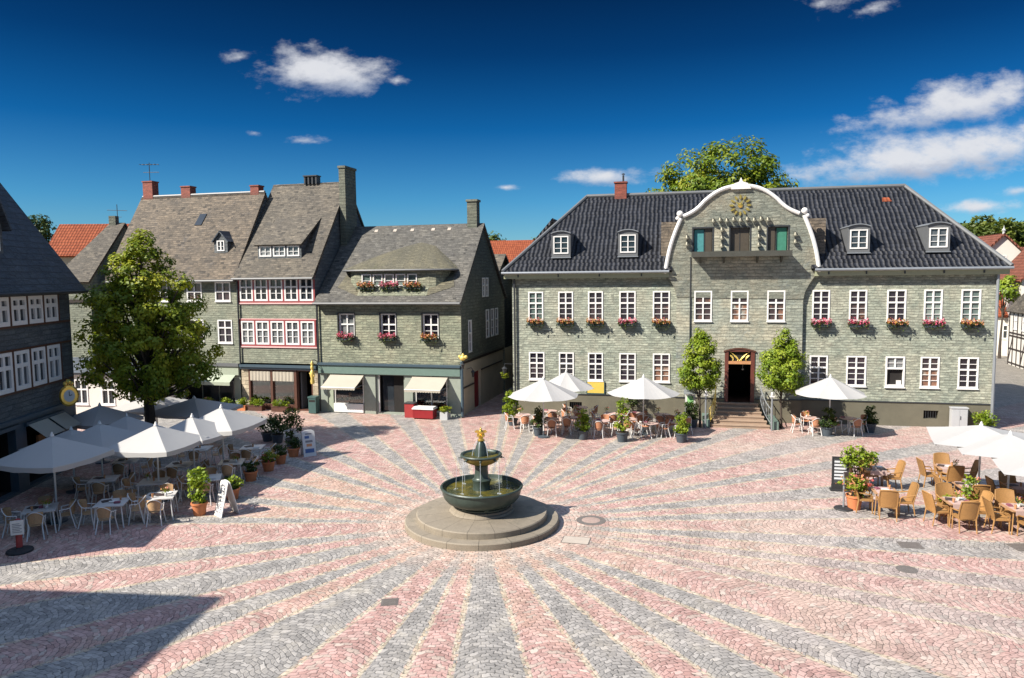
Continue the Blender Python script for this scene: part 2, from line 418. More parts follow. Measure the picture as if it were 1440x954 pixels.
leafmat('petal_pink', [(0.36, 0.03, 0.08), (0.48, 0.07, 0.15), (0.58, 0.19, 0.27), (0.40, 0.035, 0.045)], 0.2)
leafmat('petal_mixed', [(0.40, 0.04, 0.03), (0.48, 0.14, 0.13), (0.52, 0.30, 0.07), (0.52, 0.24, 0.26)], 0.2)


def _glass():
    m, g = newmat('shop_glass')
    fr = g.n('Fresnel', IOR=1.5)
    t = g.n('BsdfTransparent', Color=(0.82, 0.85, 0.84))
    gl = g.n('BsdfGlossy', Color=(1, 1, 1), Roughness=0.02)
    out(g, g.n('MixShader', i0=g.m('ADD', fr.outputs[0], 0.04, clamp=True), i1=t, i2=gl))


def _water():
    m, g = newmat('water')
    tc = g.n('TexCoord').outputs['Object']
    n = g.n('TexNoise', Vector=tc, Scale=9.0, Detail=4.0).outputs[0]
    n2 = g.n('TexNoise', Vector=tc, Scale=2.0, Detail=3.0).outputs[0]
    c = g.mix(g.ss(n2, 0.35, 0.65), (0.115, 0.095, 0.014), (0.035, 0.042, 0.018))
    b = g.n('BsdfPrincipled', Base_Color=c, Roughness=0.06, Normal=g.n('Bump', Strength=0.5, Distance=0.04, Height=n))
    b.inputs['Specular IOR Level'].default_value = 0.35
    out(g, b)
    m, g = newmat('water_jet')
    t = g.n('BsdfTransparent', Color=(0.95, 0.97, 1.0))
    b = g.n('BsdfPrincipled', Base_Color=(0.75, 0.80, 0.85), Roughness=0.15)
    out(g, g.n('MixShader', i0=0.22, i1=t, i2=b))


_glass()
_water()


def _paving():
    m, g = newmat('cobble_paving')

    def at(nm):
        return g.n('Attribute', dict(attribute_name=nm)).outputs['Fac']
    ct, st, kind, hw = at('ct'), at('st'), at('kind'), at('hw')
    tc = g.n('TexCoord').outputs['Object']
    s = g.n('SeparateXYZ', i0=tc)
    x, y = s.outputs[0], s.outputs[1]
    X = g.m('ADD', g.m('MULTIPLY', x, ct), g.m('MULTIPLY', y, st))
    Y = g.m('SUBTRACT', g.m('MULTIPLY', y, ct), g.m('MULTIPLY', x, st))
    r = g.m('SQRT', g.m('ADD', g.m('MULTIPLY', x, x), g.m('MULTIPLY', y, y)))
    dist = g.m('SUBTRACT', g.m('MULTIPLY', X, g.m('SINE', hw)), g.m('MULTIPLY', g.m('ABSOLUTE', Y), g.m('COSINE', hw)))
    big = g.n('TexNoise', Vector=tc, Scale=0.16, Detail=5.0, Roughness=0.6).outputs[0]
    mid = g.n('TexNoise', Vector=tc, Scale=1.1, Detail=5.0, Roughness=0.65).outputs[0]
    fine = g.n('TexNoise', Vector=tc, Scale=38.0, Detail=3.0).outputs[0]
    wob = g.n('TexNoise', Vector=tc, Scale=2.5, Detail=2.0).outputs[0]
    # setts laid in shallow arcs across each ray
    X2 = g.m('ADD', X, g.m('MULTIPLY', g.m('COSINE', g.m('MULTIPLY', Y, 2 * pi / 1.6)), 0.13))
    X2 = g.m('ADD', X2, g.m('MULTIPLY', wob, 0.16))
    S = 7.6
    rowi = g.m('FLOOR', g.m('MULTIPLY', X2, S))
    vy = g.m('ADD', g.m('MULTIPLY', Y, S * 0.74), g.m('MULTIPLY', g.m('FRACT', g.m('MULTIPLY', rowi, 0.5)), 1.0))
    vv = g.n('CombineXYZ', i0=g.m('MULTIPLY', X2, S), i1=vy, i2=0.0)
    v1 = g.n('TexVoronoi', dict(voronoi_dimensions='2D', feature='F1'), Vector=vv, Scale=1.0, Randomness=0.40)
    v2 = g.n('TexVoronoi', dict(voronoi_dimensions='2D', feature='DISTANCE_TO_EDGE'), Vector=vv, Scale=1.0, Randomness=0.40)
    edge = v2.outputs['Distance']
    cell = g.n('SeparateColor', i0=v1.outputs['Color'])
    joint = g.ss(edge, 0.02, 0.085)
    joint = g.m('MAXIMUM', joint, g.m('MULTIPLY', g.ss(g.m('ADD', mid, g.m('MULTIPLY', cell.outputs[1], 0.35)), 0.48, 0.85), 0.7))
    # ray colours
    pink = g.mix(g.ss(cell.outputs[0], 0.1, 0.95), (0.36, 0.215, 0.19), (0.44, 0.29, 0.26))
    pink = g.mix(g.m('MULTIPLY', g.ss(big, 0.45, 0.66), 0.55), pink, (0.46, 0.335, 0.235))
    pink = g.mix(g.m('MULTIPLY', g.ss(cell.outputs[1], 0.80, 0.86), 0.6), pink, (0.44, 0.39, 0.33))
    grey = g.mix(g.ss(cell.outputs[0], 0.1, 0.95), (0.235, 0.222, 0.21), (0.325, 0.305, 0.285))
    grey = g.mix(g.m('MULTIPLY', g.ss(mid, 0.48, 0.7), 0.35), grey, (0.36, 0.32, 0.25))
    near = g.m('SUBTRACT', 1.0, g.ss(dist, 0.0, 0.16))
    fray = g.m('MULTIPLY', g.m('MULTIPLY', near, g.ss(g.m('ADD', cell.outputs[2], g.m('SUBTRACT', mid, 0.5)), 0.35, 0.8)), 1.0)
    blend = g.m('ADD', kind, g.m('MULTIPLY', g.m('MULTIPLY', fray, 0.9), g.m('SUBTRACT', 1.0, g.m('MULTIPLY', kind, 2.0))))
    # worn, paler setts on the right of the square
    worn = g.m('MULTIPLY', g.ss(big, 0.40, 0.62), g.ss(x, 0.0, 12.0))
    c = g.mix(g.ss(blend, 0.25, 0.75), pink, grey)
    c = g.mix(g.m('MULTIPLY', worn, 0.45), c, (0.42, 0.345, 0.32))
    cream = g.mix(cell.outputs[0], (0.42, 0.34, 0.23), (0.50, 0.44, 0.33))
    lm = g.m('MULTIPLY', g.m('SUBTRACT', 1.0, g.ss(dist, 0.05, 0.085)), g.ss(r, 3.0, 5.0))
    lm = g.m('MULTIPLY', lm, g.ss(g.m('ADD', cell.outputs[1], g.m('MULTIPLY', mid, 0.8)), 0.45, 0.75))
    lm = g.m('MULTIPLY', lm, g.m('SUBTRACT', 1.0, g.m('MULTIPLY', g.ss(r, 12.0, 19.0), 0.8)))
    c = g.mix(g.m('MULTIPLY', lm, 0.66), c, cream)
    # mixed stones round the fountain
    ring = g.m('SUBTRACT', 1.0, g.ss(g.m('ADD', r, g.m('MULTIPLY', g.m('SUBTRACT', mid, 0.5), 3.0)), 2.9, 4.6))
    c = g.mix(g.m('MULTIPLY', ring, 0.55), c, g.mix(cell.outputs[1], (0.42, 0.30, 0.24), (0.50, 0.40, 0.32)))
    # beyond the rays plain worn setts
    far = g.ss(r, 30.0, 44.0)
    c = g.mix(far, c, (0.22, 0.20, 0.17))
    # stains, dirt and chewed patches
    stn = g.n('TexNoise', Vector=tc, Scale=0.42, Detail=8.0, Roughness=0.75).outputs[0]
    c = g.mix(g.m('MULTIPLY', g.ss(stn, 0.56, 0.72), 0.38), c, (0.17, 0.145, 0.115))
    v = g.m('MULTIPLY', g.m('MULTIPLY_ADD', fine, 0.5, 0.75), g.m('MULTIPLY_ADD', mid, 0.6, 0.70))
    v = g.m('MULTIPLY', v, g.m('MULTIPLY_ADD', cell.outputs[2], 0.36, 0.82))
    spot = g.m('MULTIPLY', g.ss(v1.outputs['Distance'], 0.54, 0.74), g.ss(cell.outputs[1], 0.15, 0.6))
    v = g.m('MULTIPLY', v, g.m('SUBTRACT', 1.0, g.m('MULTIPLY', spot, 0.72)))
    v = g.m('MULTIPLY', v, g.m('MULTIPLY_ADD', joint, 0.68, 0.30))
    c = g.mix(1.0, c, g.n('CombineColor', i0=v, i1=v, i2=v), 'MULTIPLY')
    hgt = g.m('ADD', g.ss(edge, 0.0, 0.16), g.m('ADD', g.m('MULTIPLY', fine, 0.3), g.m('MULTIPLY', cell.outputs[1], 0.3)))
    b = g.n('BsdfPrincipled', Base_Color=c, Roughness=0.78, Normal=g.n('Bump', Strength=0.45, Distance=0.015, Height=hgt))
    out(g, b)


_paving()


# ------------------------------------------------------------------ mesh helpers
class MB:
    def __init__(s):
        s.v, s.f, s.m, s.s = [], [], [], []

    def add(s, vs, fs, mi=0, smooth=False):
        o = len(s.v)
        s.v.extend([tuple(v) for v in vs])
        for f in fs:
            s.f.append([i + o for i in f])
            s.m.append(mi)
            s.s.append(smooth)
        return s

    def box(s, x0, x1, y0, y1, z0, z1, mi=0):
        return s.add([(x0, y0, z0), (x1, y0, z0), (x1, y1, z0), (x0, y1, z0), (x0, y0, z1), (x1, y0, z1), (x1, y1, z1), (x0, y1, z1)],
                     [(0, 3, 2, 1), (4, 5, 6, 7), (0, 1, 5, 4), (1, 2, 6, 5), (2, 3, 7, 6), (3, 0, 4, 7)], mi)

    def poly(s, pts, mi=0):
        return s.add(pts, [tuple(range(len(pts)))], mi)

    def prism(s, pts, vec, mi=0):
        n = len(pts)
        vec = Vector(vec)
        a = [Vector(p) for p in pts]
        b = [p + vec for p in a]
        fs = [tuple(range(n))[::-1], tuple(range(n, 2 * n))] + [(i, (i + 1) % n, n + (i + 1) % n, n + i) for i in range(n)]
        return s.add(a + b, fs, mi)

    def slab(s, pts, th, mi=0):
        a = [Vector(p) for p in pts]
        nrm = (a[1] - a[0]).cross(a[2] - a[0]).normalized()
        if nrm.z < 0:
            nrm = -nrm
        return s.prism(pts, -nrm * th, mi)

    def tube(s, path, r, n=8, mi=0, smooth=True, squash=1.0):
        path = [Vector(p) for p in path]
        rs = r if isinstance(r, (list, tuple)) else [r] * len(path)
        vs, fs = [], []
        px = None
        for i, p in enumerate(path):
            d = (path[min(i + 1, len(path) - 1)] - path[max(i - 1, 0)]).normalized()
            if px is None:
                px = d.cross(Vector((0.0, 0.0, 1.0)) if abs(d.z) < 0.9 else Vector((1.0, 0, 0))).normalized()
            else:
                px = (px - d * px.dot(d)).normalized()
            py = d.cross(px)
            for k in range(n):
                a = 2 * pi * k / n
                vs.append(p + (px * cos(a) + py * sin(a) * squash) * rs[i])
        for i in range(len(path) - 1):
            for k in range(n):
                fs.append((i * n + k, i * n + (k + 1) % n, (i + 1) * n + (k + 1) % n, (i + 1) * n + k))
        s.add(vs, fs, mi, smooth)
        o = len(s.v) - len(vs)
        s.f.append([o + k for k in range(n)][::-1]); s.m.append(mi); s.s.append(False)
        s.f.append([o + (len(path) - 1) * n + k for k in range(n)]); s.m.append(mi); s.s.append(False)
        return s

    def lathe(s, prof, n=32, c=(0, 0, 0), mi=0, smooth=True, wob=None):
        vs, fs = [], []
        for (r, z) in prof:
            for k in range(n):
                a = 2 * pi * k / n
                rr = r * (wob(a, z) if wob else 1)
                vs.append((c[0] + rr * cos(a), c[1] + rr * sin(a), c[2] + z))
        for i in range(len(prof) - 1):
            for k in range(n):
                fs.append((i * n + k, i * n + (k + 1) % n, (i + 1) * n + (k + 1) % n, (i + 1) * n + k))
        if prof[0][0] > 1e-4:
            fs.append(tuple(range(n))[::-1])
        if prof[-1][0] > 1e-4:
            fs.append(tuple((len(prof) - 1) * n + k for k in range(n)))
        return s.add(vs, fs, mi, smooth)

    def ball(s, c, r, n=12, mi=0, sz=(1, 1, 1)):
        vs, fs = [], []
        m = n // 2
        for i in range(m + 1):
            t = pi * i / m
            for k in range(n):
                a = 2 * pi * k / n
                vs.append((c[0] + r * sz[0] * sin(t) * cos(a), c[1] + r * sz[1] * sin(t) * sin(a), c[2] + r * sz[2] * cos(t)))
        for i in range(m):
            for k in range(n):
                fs.append((i * n + k, (i + 1) * n + k, (i + 1) * n + (k + 1) % n, i * n + (k + 1) % n))
        return s.add(vs, fs, mi, True)

    def beam(s, a, b, w, h, mi=0, up=(0, 0, 1)):
        a, b = Vector(a), Vector(b)
        d = (b - a).normalized()
        u = Vector(up)
        x = d.cross(u)
        if x.length < 1e-3:
            x = d.cross(Vector((1, 0, 0)))
        x.normalize()
        y = x.cross(d)
        vs = []
        for p in (a, b):
            for (i, j) in ((-1, -1), (1, -1), (1, 1), (-1, 1)):
                vs.append(p + x * (i * w / 2) + y * (j * h / 2))
        return s.add(vs, [(0, 3, 2, 1), (4, 5, 6, 7), (0, 1, 5, 4), (1, 2, 6, 5), (2, 3, 7, 6), (3, 0, 4, 7)], mi)

    def wall(s, u0, u1, z0, z1, ops=(), v=0.0, dep=0.12, mi=0, rmi=None):
        us = sorted({u0, u1, *[x for o in ops for x in o[:2] if u0 < x < u1]})
        zs = sorted({z0, z1, *[x for o in ops for x in o[2:4] if z0 < x < z1]})
        for i in range(len(us) - 1):
            for j in range(len(zs) - 1):
                cu, cz = (us[i] + us[i + 1]) / 2, (zs[j] + zs[j + 1]) / 2
                if any(o[0] < cu < o[1] and o[2] < cz < o[3] for o in ops):
                    continue
                s.poly([(us[i], v, zs[j]), (us[i + 1], v, zs[j]), (us[i + 1], v, zs[j + 1]), (us[i], v, zs[j + 1])], mi)
        rm = mi if rmi is None else rmi
        for o in ops:
            a, b, c, d = o[:4]
            w = v + dep
            s.poly([(a, v, c), (a, v, d), (a, w, d), (a, w, c)], rm)
            s.poly([(b, v, c), (b, w, c), (b, w, d), (b, v, d)], rm)
            s.poly([(a, v, d), (b, v, d), (b, w, d), (a, w, d)], rm)
            s.poly([(a, v, c), (a, w, c), (b, w, c), (b, v, c)], rm)
        return s

    def build(s, name, mats, parent=None, loc=(0, 0, 0), rz=0.0, mesh_only=False):
        me = bpy.data.meshes.new(name)
        me.from_pydata(s.v, [], s.f)
        if isinstance(mats, str):
            mats = [mats]
        for m in mats:
            me.materials.append(MATS[m])
        me.polygons.foreach_set('material_index', s.m)
        me.polygons.foreach_set('use_smooth', s.s)
        uvl = me.uv_layers.new(name='UVMap').data
        Z = Vector((0, 0, 1))
        for p in me.polygons:
            n = p.normal
            if abs(n.z) < 0.985:
                t = Z.cross(n).normalized()
                b = n.cross(t)
            else:
                t, b = Vector((1, 0, 0)), Vector((0, 1, 0))
            for li in p.loop_indices:
                co = me.vertices[me.loops[li].vertex_index].co
                uvl[li].uv = (co.dot(t), co.dot(b))
        me.update()
        if any(s.s):
            me.set_sharp_from_angle(angle=R(38))
        if mesh_only:
            return me
        return place(name, me, parent, loc, rz)


def place(name, me, parent=None, loc=(0, 0, 0), rz=0.0):
    o = bpy.data.objects.new(name, me)
    COL.objects.link(o)
    o.parent = parent
    o.location = loc
    o.rotation_euler = (0, 0, rz)
    return o


def tag(o, label=None, cat=None, group=None, kind=None):
    if label:
        o['label'] = label
    if cat:
        o['category'] = cat
    if group:
        o['group'] = group
    if kind:
        o['kind'] = kind
    return o


def thing(name, label, cat, loc=(0, 0, 0), rz=0.0, group=None):
    o = bpy.data.objects.new(name, None)
    o.empty_display_size = 0.2
    COL.objects.link(o)
    o.location = loc
    o.rotation_euler = (0, 0, rz)
    return tag(o, label, cat, group)


KIDS = {}


def kids(o):
    return [c for c in bpy.data.objects if c.parent == o]


def family(root):
    """list of (object, parent index) for quick copying"""
    lst = [(root, -1)]
    i = 0
    while i < len(lst):
        for c in kids(lst[i][0]):
            lst.append((c, i))
        i += 1
    return lst


def dup(fam, loc, rz, label, group=None):
    new = []
    for o, pi_ in fam:
        c = o.copy()
        COL.objects.link(c)
        if pi_ >= 0:
            c.parent = new[pi_]
        new.append(c)
    r = new[0]
    r.location = loc
    r.rotation_euler = (0, 0, rz)
    r['label'] = label
    if group:
        r['group'] = group
    return r


class Proto:
    """first use moves the built thing itself, later uses copy it"""
    def __init__(s, root):
        s.root, s.fam, s.used = root, None, False

    def put(s, loc, rz, label, group=None):
        if not s.used:
            s.used = True
            s.fam = family(s.root)
            s.root.location = loc
            s.root.rotation_euler = (0, 0, rz)
            s.root['label'] = label
            if group:
                s.root['group'] = group
            return s.root
        return dup(s.fam, loc, rz, label, group)


# ------------------------------------------------------------------ foliage
def leafmesh(name, pts, size, mat, seed, tint=None, up=0.5, asp=0.6, center=None, nrm=None):
    rg = np.random.default_rng(seed)
    n = len(pts)
    nr = rg.normal(size=(n, 3))
    nr[:, 2] = np.abs(nr[:, 2]) + up
    if nrm is not None:
        nr = nr * 0.45 + nrm * 1.0
    elif center is not None:
        o = pts - np.array(center)
        o /= np.linalg.norm(o, axis=1)[:, None] + 1e-6
        nr += o * 0.8
    nr /= np.linalg.norm(nr, axis=1)[:, None]
    t = np.cross(nr, rg.normal(size=(n, 3)))
    t /= np.linalg.norm(t, axis=1)[:, None] + 1e-9
    b = np.cross(nr, t)
    sz = size * rg.uniform(0.65, 1.35, size=(n, 1))
    A, B = t * sz * 0.5, b * sz * 0.5 * asp
    lift = nr * sz * 0.10
    vs = np.stack([pts - A, pts - B + lift, pts + A, pts + B + lift], 1).reshape(-1, 3)
    me = bpy.data.meshes.new(name)
    me.vertices.add(4 * n)
    me.vertices.foreach_set('co', vs.astype(np.float32).ravel())
    me.loops.add(4 * n)
    me.loops.foreach_set('vertex_index', np.arange(4 * n, dtype=np.int32))
    me.polygons.add(n)
    me.polygons.foreach_set('loop_start', np.arange(0, 4 * n, 4, dtype=np.int32))
    me.polygons.foreach_set('loop_total', np.full(n, 4, dtype=np.int32))
    if tint is None:
        tint = rg.uniform(0, 1, n)
    at = me.attributes.new('tint', 'FLOAT', 'FACE')
    at.data.foreach_set('value', np.clip(tint, 0, 1).astype(np.float32))
    me.materials.append(MATS[mat])
    me.update(calc_edges=True)
    me.validate()
    return me


CLUMP = {}


def crown(n, lobes, clumps, cr, seed, shell=0.5, flat=0.75):
    """leaf positions in clumps spread through a set of ellipsoid lobes; also per-leaf tint and the clump centres"""
    rg = np.random.default_rng(seed)
    w = np.array([l[1][0] * l[1][1] * l[1][2] for l in lobes]) ** 0.62
    w /= w.sum()
    idx = rg.choice(len(lobes), clumps, p=w)
    cc = []
    for i in idx:
        c, rr = lobes[i]
        d = rg.normal(size=3)
        d /= np.linalg.norm(d)
        q = rg.uniform(shell ** 3, 1) ** (1 / 3)
        cc.append(np.array(c) + d * np.array(rr) * q)
    cc = np.array(cc)
    ctint = rg.uniform(0.15, 0.85, clumps)
    csz = rg.uniform(0.6, 1.4, clumps)
    k = rg.choice(clumps, n, p=csz / csz.sum())
    off = rg.normal(size=(n, 3))
    off *= np.minimum(1.0, 1.75 / (np.linalg.norm(off, axis=1) + 1e-6))[:, None]
    off = off * (cr * csz[k])[:, None] * np.array([0.62, 0.62, 0.62 * flat])
    pts = cc[k] + off
    tint = ctint[k] + rg.normal(size=n) * 0.07 + off[:, 2] / cr * 0.08
    CLUMP['n'] = off / (np.linalg.norm(off, axis=1)[:, None] + 1e-6)
    return pts, tint, cc


def tree(name, label, loc, lobes, n, clumps, cr, leaf, mat, seed, trunk_r, trunk_h, shell=0.5, cut=None, group=None, limbs=16, lean=(0, 0), cat='tree'):
    root = thing(name, label, cat, loc, 0, group)
    pts, tint, cc = crown(n, lobes, clumps, cr, seed, shell)
    nn = CLUMP['n']
    if cut is not None:
        keep = cut(pts)
        pts, tint, nn = pts[keep], tint[keep], nn[keep]
    ctr = np.mean([l[0] for l in lobes], axis=0)
    oo = pts - ctr
    oo /= np.linalg.norm(oo, axis=1)[:, None] + 1e-6
    place('crown', leafmesh(name + '_crown', pts, leaf, mat, seed, tint, nrm=nn * 0.8 + oo * 0.5), root)
    mb = MB()
    rg = random.Random(seed)
    top = max(l[0][2] + l[1][2] * 0.3 for l in lobes) * 0.93
    path = []
    for i in range(7):
        t = i / 6
        path.append((lean[0] * t + 0.06 * sin(3 * t + seed), lean[1] * t + 0.06 * cos(4 * t), top * t))
    mb.tube(path, [trunk_r * (1.25 - 1.1 * (i / 6) ** 0.8) for i in range(7)], 9)
    sel = rg.sample(range(len(cc)), min(limbs, len(cc)))
    for i in sel:
        e = Vector(cc[i])
        if cut is not None and not cut(np.array([e]))[0]:
            continue
        z0 = min(max(trunk_h, e.z * rg.uniform(0.45, 0.7)), e.z - 0.05 if e.z > trunk_h else trunk_h)
        t = z0 / top
        a = Vector((lean[0] * t, lean[1] * t, z0))
        md = a.lerp(e, 0.5) + Vector((rg.uniform(-.1, .1), rg.uniform(-.1, .1), -0.05 * (e - a).length))
        mb.tube([a, md, e], [trunk_r * 0.38, trunk_r * 0.24, trunk_r * 0.08], 6)
    mb.build('trunk', 'bark', root)
    return root


# ------------------------------------------------------------------ ground
FC = P(678, 735)          # centre of the fountain and of the paving rays
GREY = [(-13.5, -8), (0, 5), (10.2, 16), (23.3, 27), (33, 38.5), (45.5, 48.8), (54.9, 57), (59.2, 63.2), (69.9, 73.8), (80.6, 84), (87, 89),
        (96.4, 100.2), (104.5, 108), (114, 118.5), (125.3, 129), (134.5, 138.5), (147.2, 152), (160.3, 165), (174.3, 179),
        (193, 200), (207, 217), (224, 230), (236.2, 248.1), (256.8, 262.4), (268.3, 278.1), (286, 292.6), (297.9, 304.3), (309.8, 315.5), (326.6, 331, 0.52), (337.5, 341.5, 0.58)]


def build_ground():
    secs = []
    gs = sorted([(q[0] % 360, (q[0] % 360) + (q[1] - q[0]), q[2] if len(q) > 2 else 1.0) for q in GREY])
    for i, (a, b, kk) in enumerate(gs):
        secs.append((a, b, kk))
        nx = gs[(i + 1) % len(gs)][0] + (360 if i == len(gs) - 1 else 0)
        secs.append((b, nx, 0.0))
    radii = [0.5, 2, 4, 7, 12, 20, 32, 48, 120, 400, 1500]
    vs, fs, at = [], [], []
    for (a, b, k) in secs:
        mid = R((a + b) / 2)
        half = R((b - a) / 2)
        o = len(vs)
        for r in radii:
            for q in (a, b):
                vs.append((r * cos(R(q)), r * sin(R(q)), 0))
        for i in range(len(radii) - 1):
            fs.append((o + 2 * i, o + 2 * i + 2, o + 2 * i + 3, o + 2 * i + 1))
            at.append((cos(mid), sin(mid), k, half))
    me = bpy.data.meshes.new('ground')
    me.from_pydata(vs, [], fs)
    for j, nm in enumerate(('ct', 'st', 'kind', 'hw')):
        a = me.attributes.new(nm, 'FLOAT', 'FACE')
        a.data.foreach_set('value', [q[j] for q in at])
    me.materials.append(MATS['cobble_paving'])
    tag(place('ground', me, None, (FC.x, FC.y, 0)), kind='structure')


build_ground()


# ------------------------------------------------------------------ windows
WCACHE = {}


def win_bm(mb, w, h, split=0.6, top=2, bot=3, cols=2, fw=0.075, bw=0.028, d0=-0.035, mull=0.075, mi=0):
    d1 = d0 + 0.10
    mb.box(0, fw, d0, d1, 0, h, mi).box(w - fw, w, d0, d1, 0, h, mi)
    mb.box(fw, w - fw, d0, d1, 0, fw * 1.2, mi).box(fw, w - fw, d0, d1, h - fw, h, mi)
    e = 0.012
    if cols > 1:
        for c in range(1, cols):
            x = w * c / cols
            mb.box(x - mull / 2, x + mull / 2, d0 + e, d1, fw * 1.2, h - fw, mi)
    if split:
        zs = h * split
        cw = w / cols
        for c in range(cols):
            a = fw if c == 0 else c * cw + mull / 2
            b = w - fw if c == cols - 1 else (c + 1) * cw - mull / 2
            mb.box(a, b, d0 + e * 0.5, d1, zs - mull * 0.55, zs + mull * 0.55, mi)
    else:
        zs = 0
    for (a, b, k) in ((fw, zs, bot), (zs, h - fw, top)):
        for i in range(1, k):
            z = a + (b - a) * i / k
            cw = w / cols
            for c in range(cols):
                x0 = fw if c == 0 else c * cw + mull / 2
                x1 = w - fw if c == cols - 1 else (c + 1) * cw - mull / 2
                mb.box(x0, x1, d0 + 0.03, d1 - 0.02, z - bw / 2, z + bw / 2, mi)
    return mb


def window(parent, u, z, w, h, v=0.0, pane='pane_dark', frame='white_paint', sill=True, **kw):
    key = (round(w, 2), round(h, 2), frame, pane, sill, tuple(sorted(kw.items())))
    if key not in WCACHE:
        mb = win_bm(MB(), w, h, **kw)
        if sill:
            mb.box(-0.03, w + 0.03, -0.075, 0.02, -0.05, 0.0)
        f = mb.build('window', frame, mesh_only=True)
        p = MB().box(0.02, w - 0.02, 0.045, 0.06, 0.02, h - 0.02).build('pane', pane, mesh_only=True)
        WCACHE[key] = (f, p)
    f, p = WCACHE[key]
    wo = place('window', f, parent, (u, v, z))
    place('pane', p, wo)
    return wo


def pipe(parent, u, v, z0, z1, mat='zinc', r=0.055):
    MB().tube([(u, v, z0), (u, v, z1)], r, 8).build('downpipe', mat, parent)


def roof_z(e, zr, v0, v1, v):
    return e + (zr - e) * (v - v0) / (v1 - v0)


# ------------------------------------------------------------------ the long slate house with the carillon gable
KA = P(722, 582)
KANG = R(-12.5)
K = thing('slate_house', 'long green-grey slate house with black tiled hip roof and white scrolled carillon gable', 'building', KA, KANG)
KL, KD = 24.85, 10.4
UP = [(0.94, 1.81), (2.67, 3.52), (4.36, 5.20), (6.10, 7.00), (7.93, 8.85)]
UPR = [(16.18, 17.05), (17.99, 18.85), (19.80, 20.71), (21.54, 22.40), (23.25, 24.15)]
UPC = [(10.14, 11.07), (12.04, 12.95), (13.90, 14.80)]
GF = [(0.95, 1.86), (2.69, 3.55), (4.35, 5.20), (6.11, 7.02), (7.95, 8.88)]
GFR = [(16.12, 17.03), (17.94, 18.91), (19.83, 20.75), (21.49, 22.38), (23.24, 24.18)]
BU0, BU1, BV = 9.2, 15.7, -0.18
UZ, UH, GZ, GH = 5.44, 1.64, 2.03, 1.60
mb = MB()
opsL = [(a, b, UZ, UZ + UH) for a, b in UP] + [(a, b, GZ, GZ + GH) for a, b in GF]
opsR = [(a, b, UZ, UZ + UH) for a, b in UPR] + [(a, b, GZ, GZ + GH) for a, b in GFR]
mb.wall(0, BU0, 1.22, 8.05, opsL)
mb.wall(BU1, KL, 1.22, 8.05, opsR)
DOOR = (11.78, 13.32, 1.05, 3.85)
bay = MB().wall(BU0, BU1, 1.22, 8.05, [(a, b, UZ, UZ + UH) for a, b in UPC] + [DOOR], v=BV, dep=0.14)
for u in (BU0, BU1):
    bay.poly([(u, BV, 0), (u, 0, 0), (u, 0, 8.05), (u, BV, 8.05)])
bay.build('bay_wall', 'slate_gable', K)
mb.poly([(0, 0, 0), (0, KD, 0), (0, KD, 8.05), (0, 0, 8.05)])
mb.poly([(KL, 0, 0), (KL, KD, 0), (KL, KD, 8.05), (KL, 0, 8.05)])
mb.poly([(0, KD, 0), (KL, KD, 0), (KL, KD, 8.05), (0, KD, 8.05)])
mb.build('wall', 'slate_wall', K)
# plinth with a cellar vent
mb = MB()
mb.wall(-0.06, BU0 - 0.02, 0, 1.22, [(3.3, 4.0, 0.4, 0.8)], v=-0.07, dep=0.3)
mb.wall(BU1 + 0.02, KL + 0.06, 0, 1.22, [(21.70, 22.40, 0.42, 0.85)], v=-0.07, dep=0.3)
mb.wall(BU0 - 0.02, DOOR[0], 0, 1.22, v=BV - 0.07)
mb.wall(DOOR[1], BU1 + 0.02, 0, 1.22, v=BV - 0.07)
mb.poly([(-0.06, -0.07, 0), (-0.06, KD, 0), (-0.06, KD, 1.22), (-0.06, -0.07, 1.22)])
mb.poly([(KL + 0.06, -0.07, 0), (KL + 0.06, KD, 0), (KL + 0.06, KD, 1.22), (KL + 0.06, -0.07, 1.22)])
for (a, b, v) in ((-0.06, BU0 - 0.02, -0.07), (BU1 + 0.02, KL + 0.06, -0.07), (BU0 - 0.02, DOOR[0], BV - 0.07), (DOOR[1], BU1 + 0.02, BV - 0.07)):
    mb.poly([(a, v, 1.22), (b, v, 1.22), (b, 0.0, 1.25), (a, 0.0, 1.25)])
    mb.box(a, b, v - 0.035, 0.0, 1.225, 1.275, 1)
for u in (BU0 - 0.02, BU1 + 0.02):
    mb.poly([(u, BV - 0.07, 0), (u, 0, 0), (u, 0, 1.22), (u, BV - 0.07, 1.22)])
mb.build('plinth', ['plinth_plaster', 'dark_metal'], K)
for a in (3.3, 21.70):
    m2 = MB().box(a, a + 0.7, 0.2, 0.22, 0.4, 0.85, 1)
    for i in range(1, 6):
        m2.tube([(a + 0.7 * i / 6, -0.02, 0.41), (a + 0.7 * i / 6, -0.02, 0.84)], 0.012, 6)
    m2.build('cellar_vent', ['dark_metal', 'interior_dark'], K)
for i, (a, b) in enumerate(UP + UPC + UPR):
    window(K, a, UZ, b - a, UH, v=BV if (a, b) in UPC else 0.0, pane='pane_pale' if i in (0, 11, 12) else 'pane_dark')
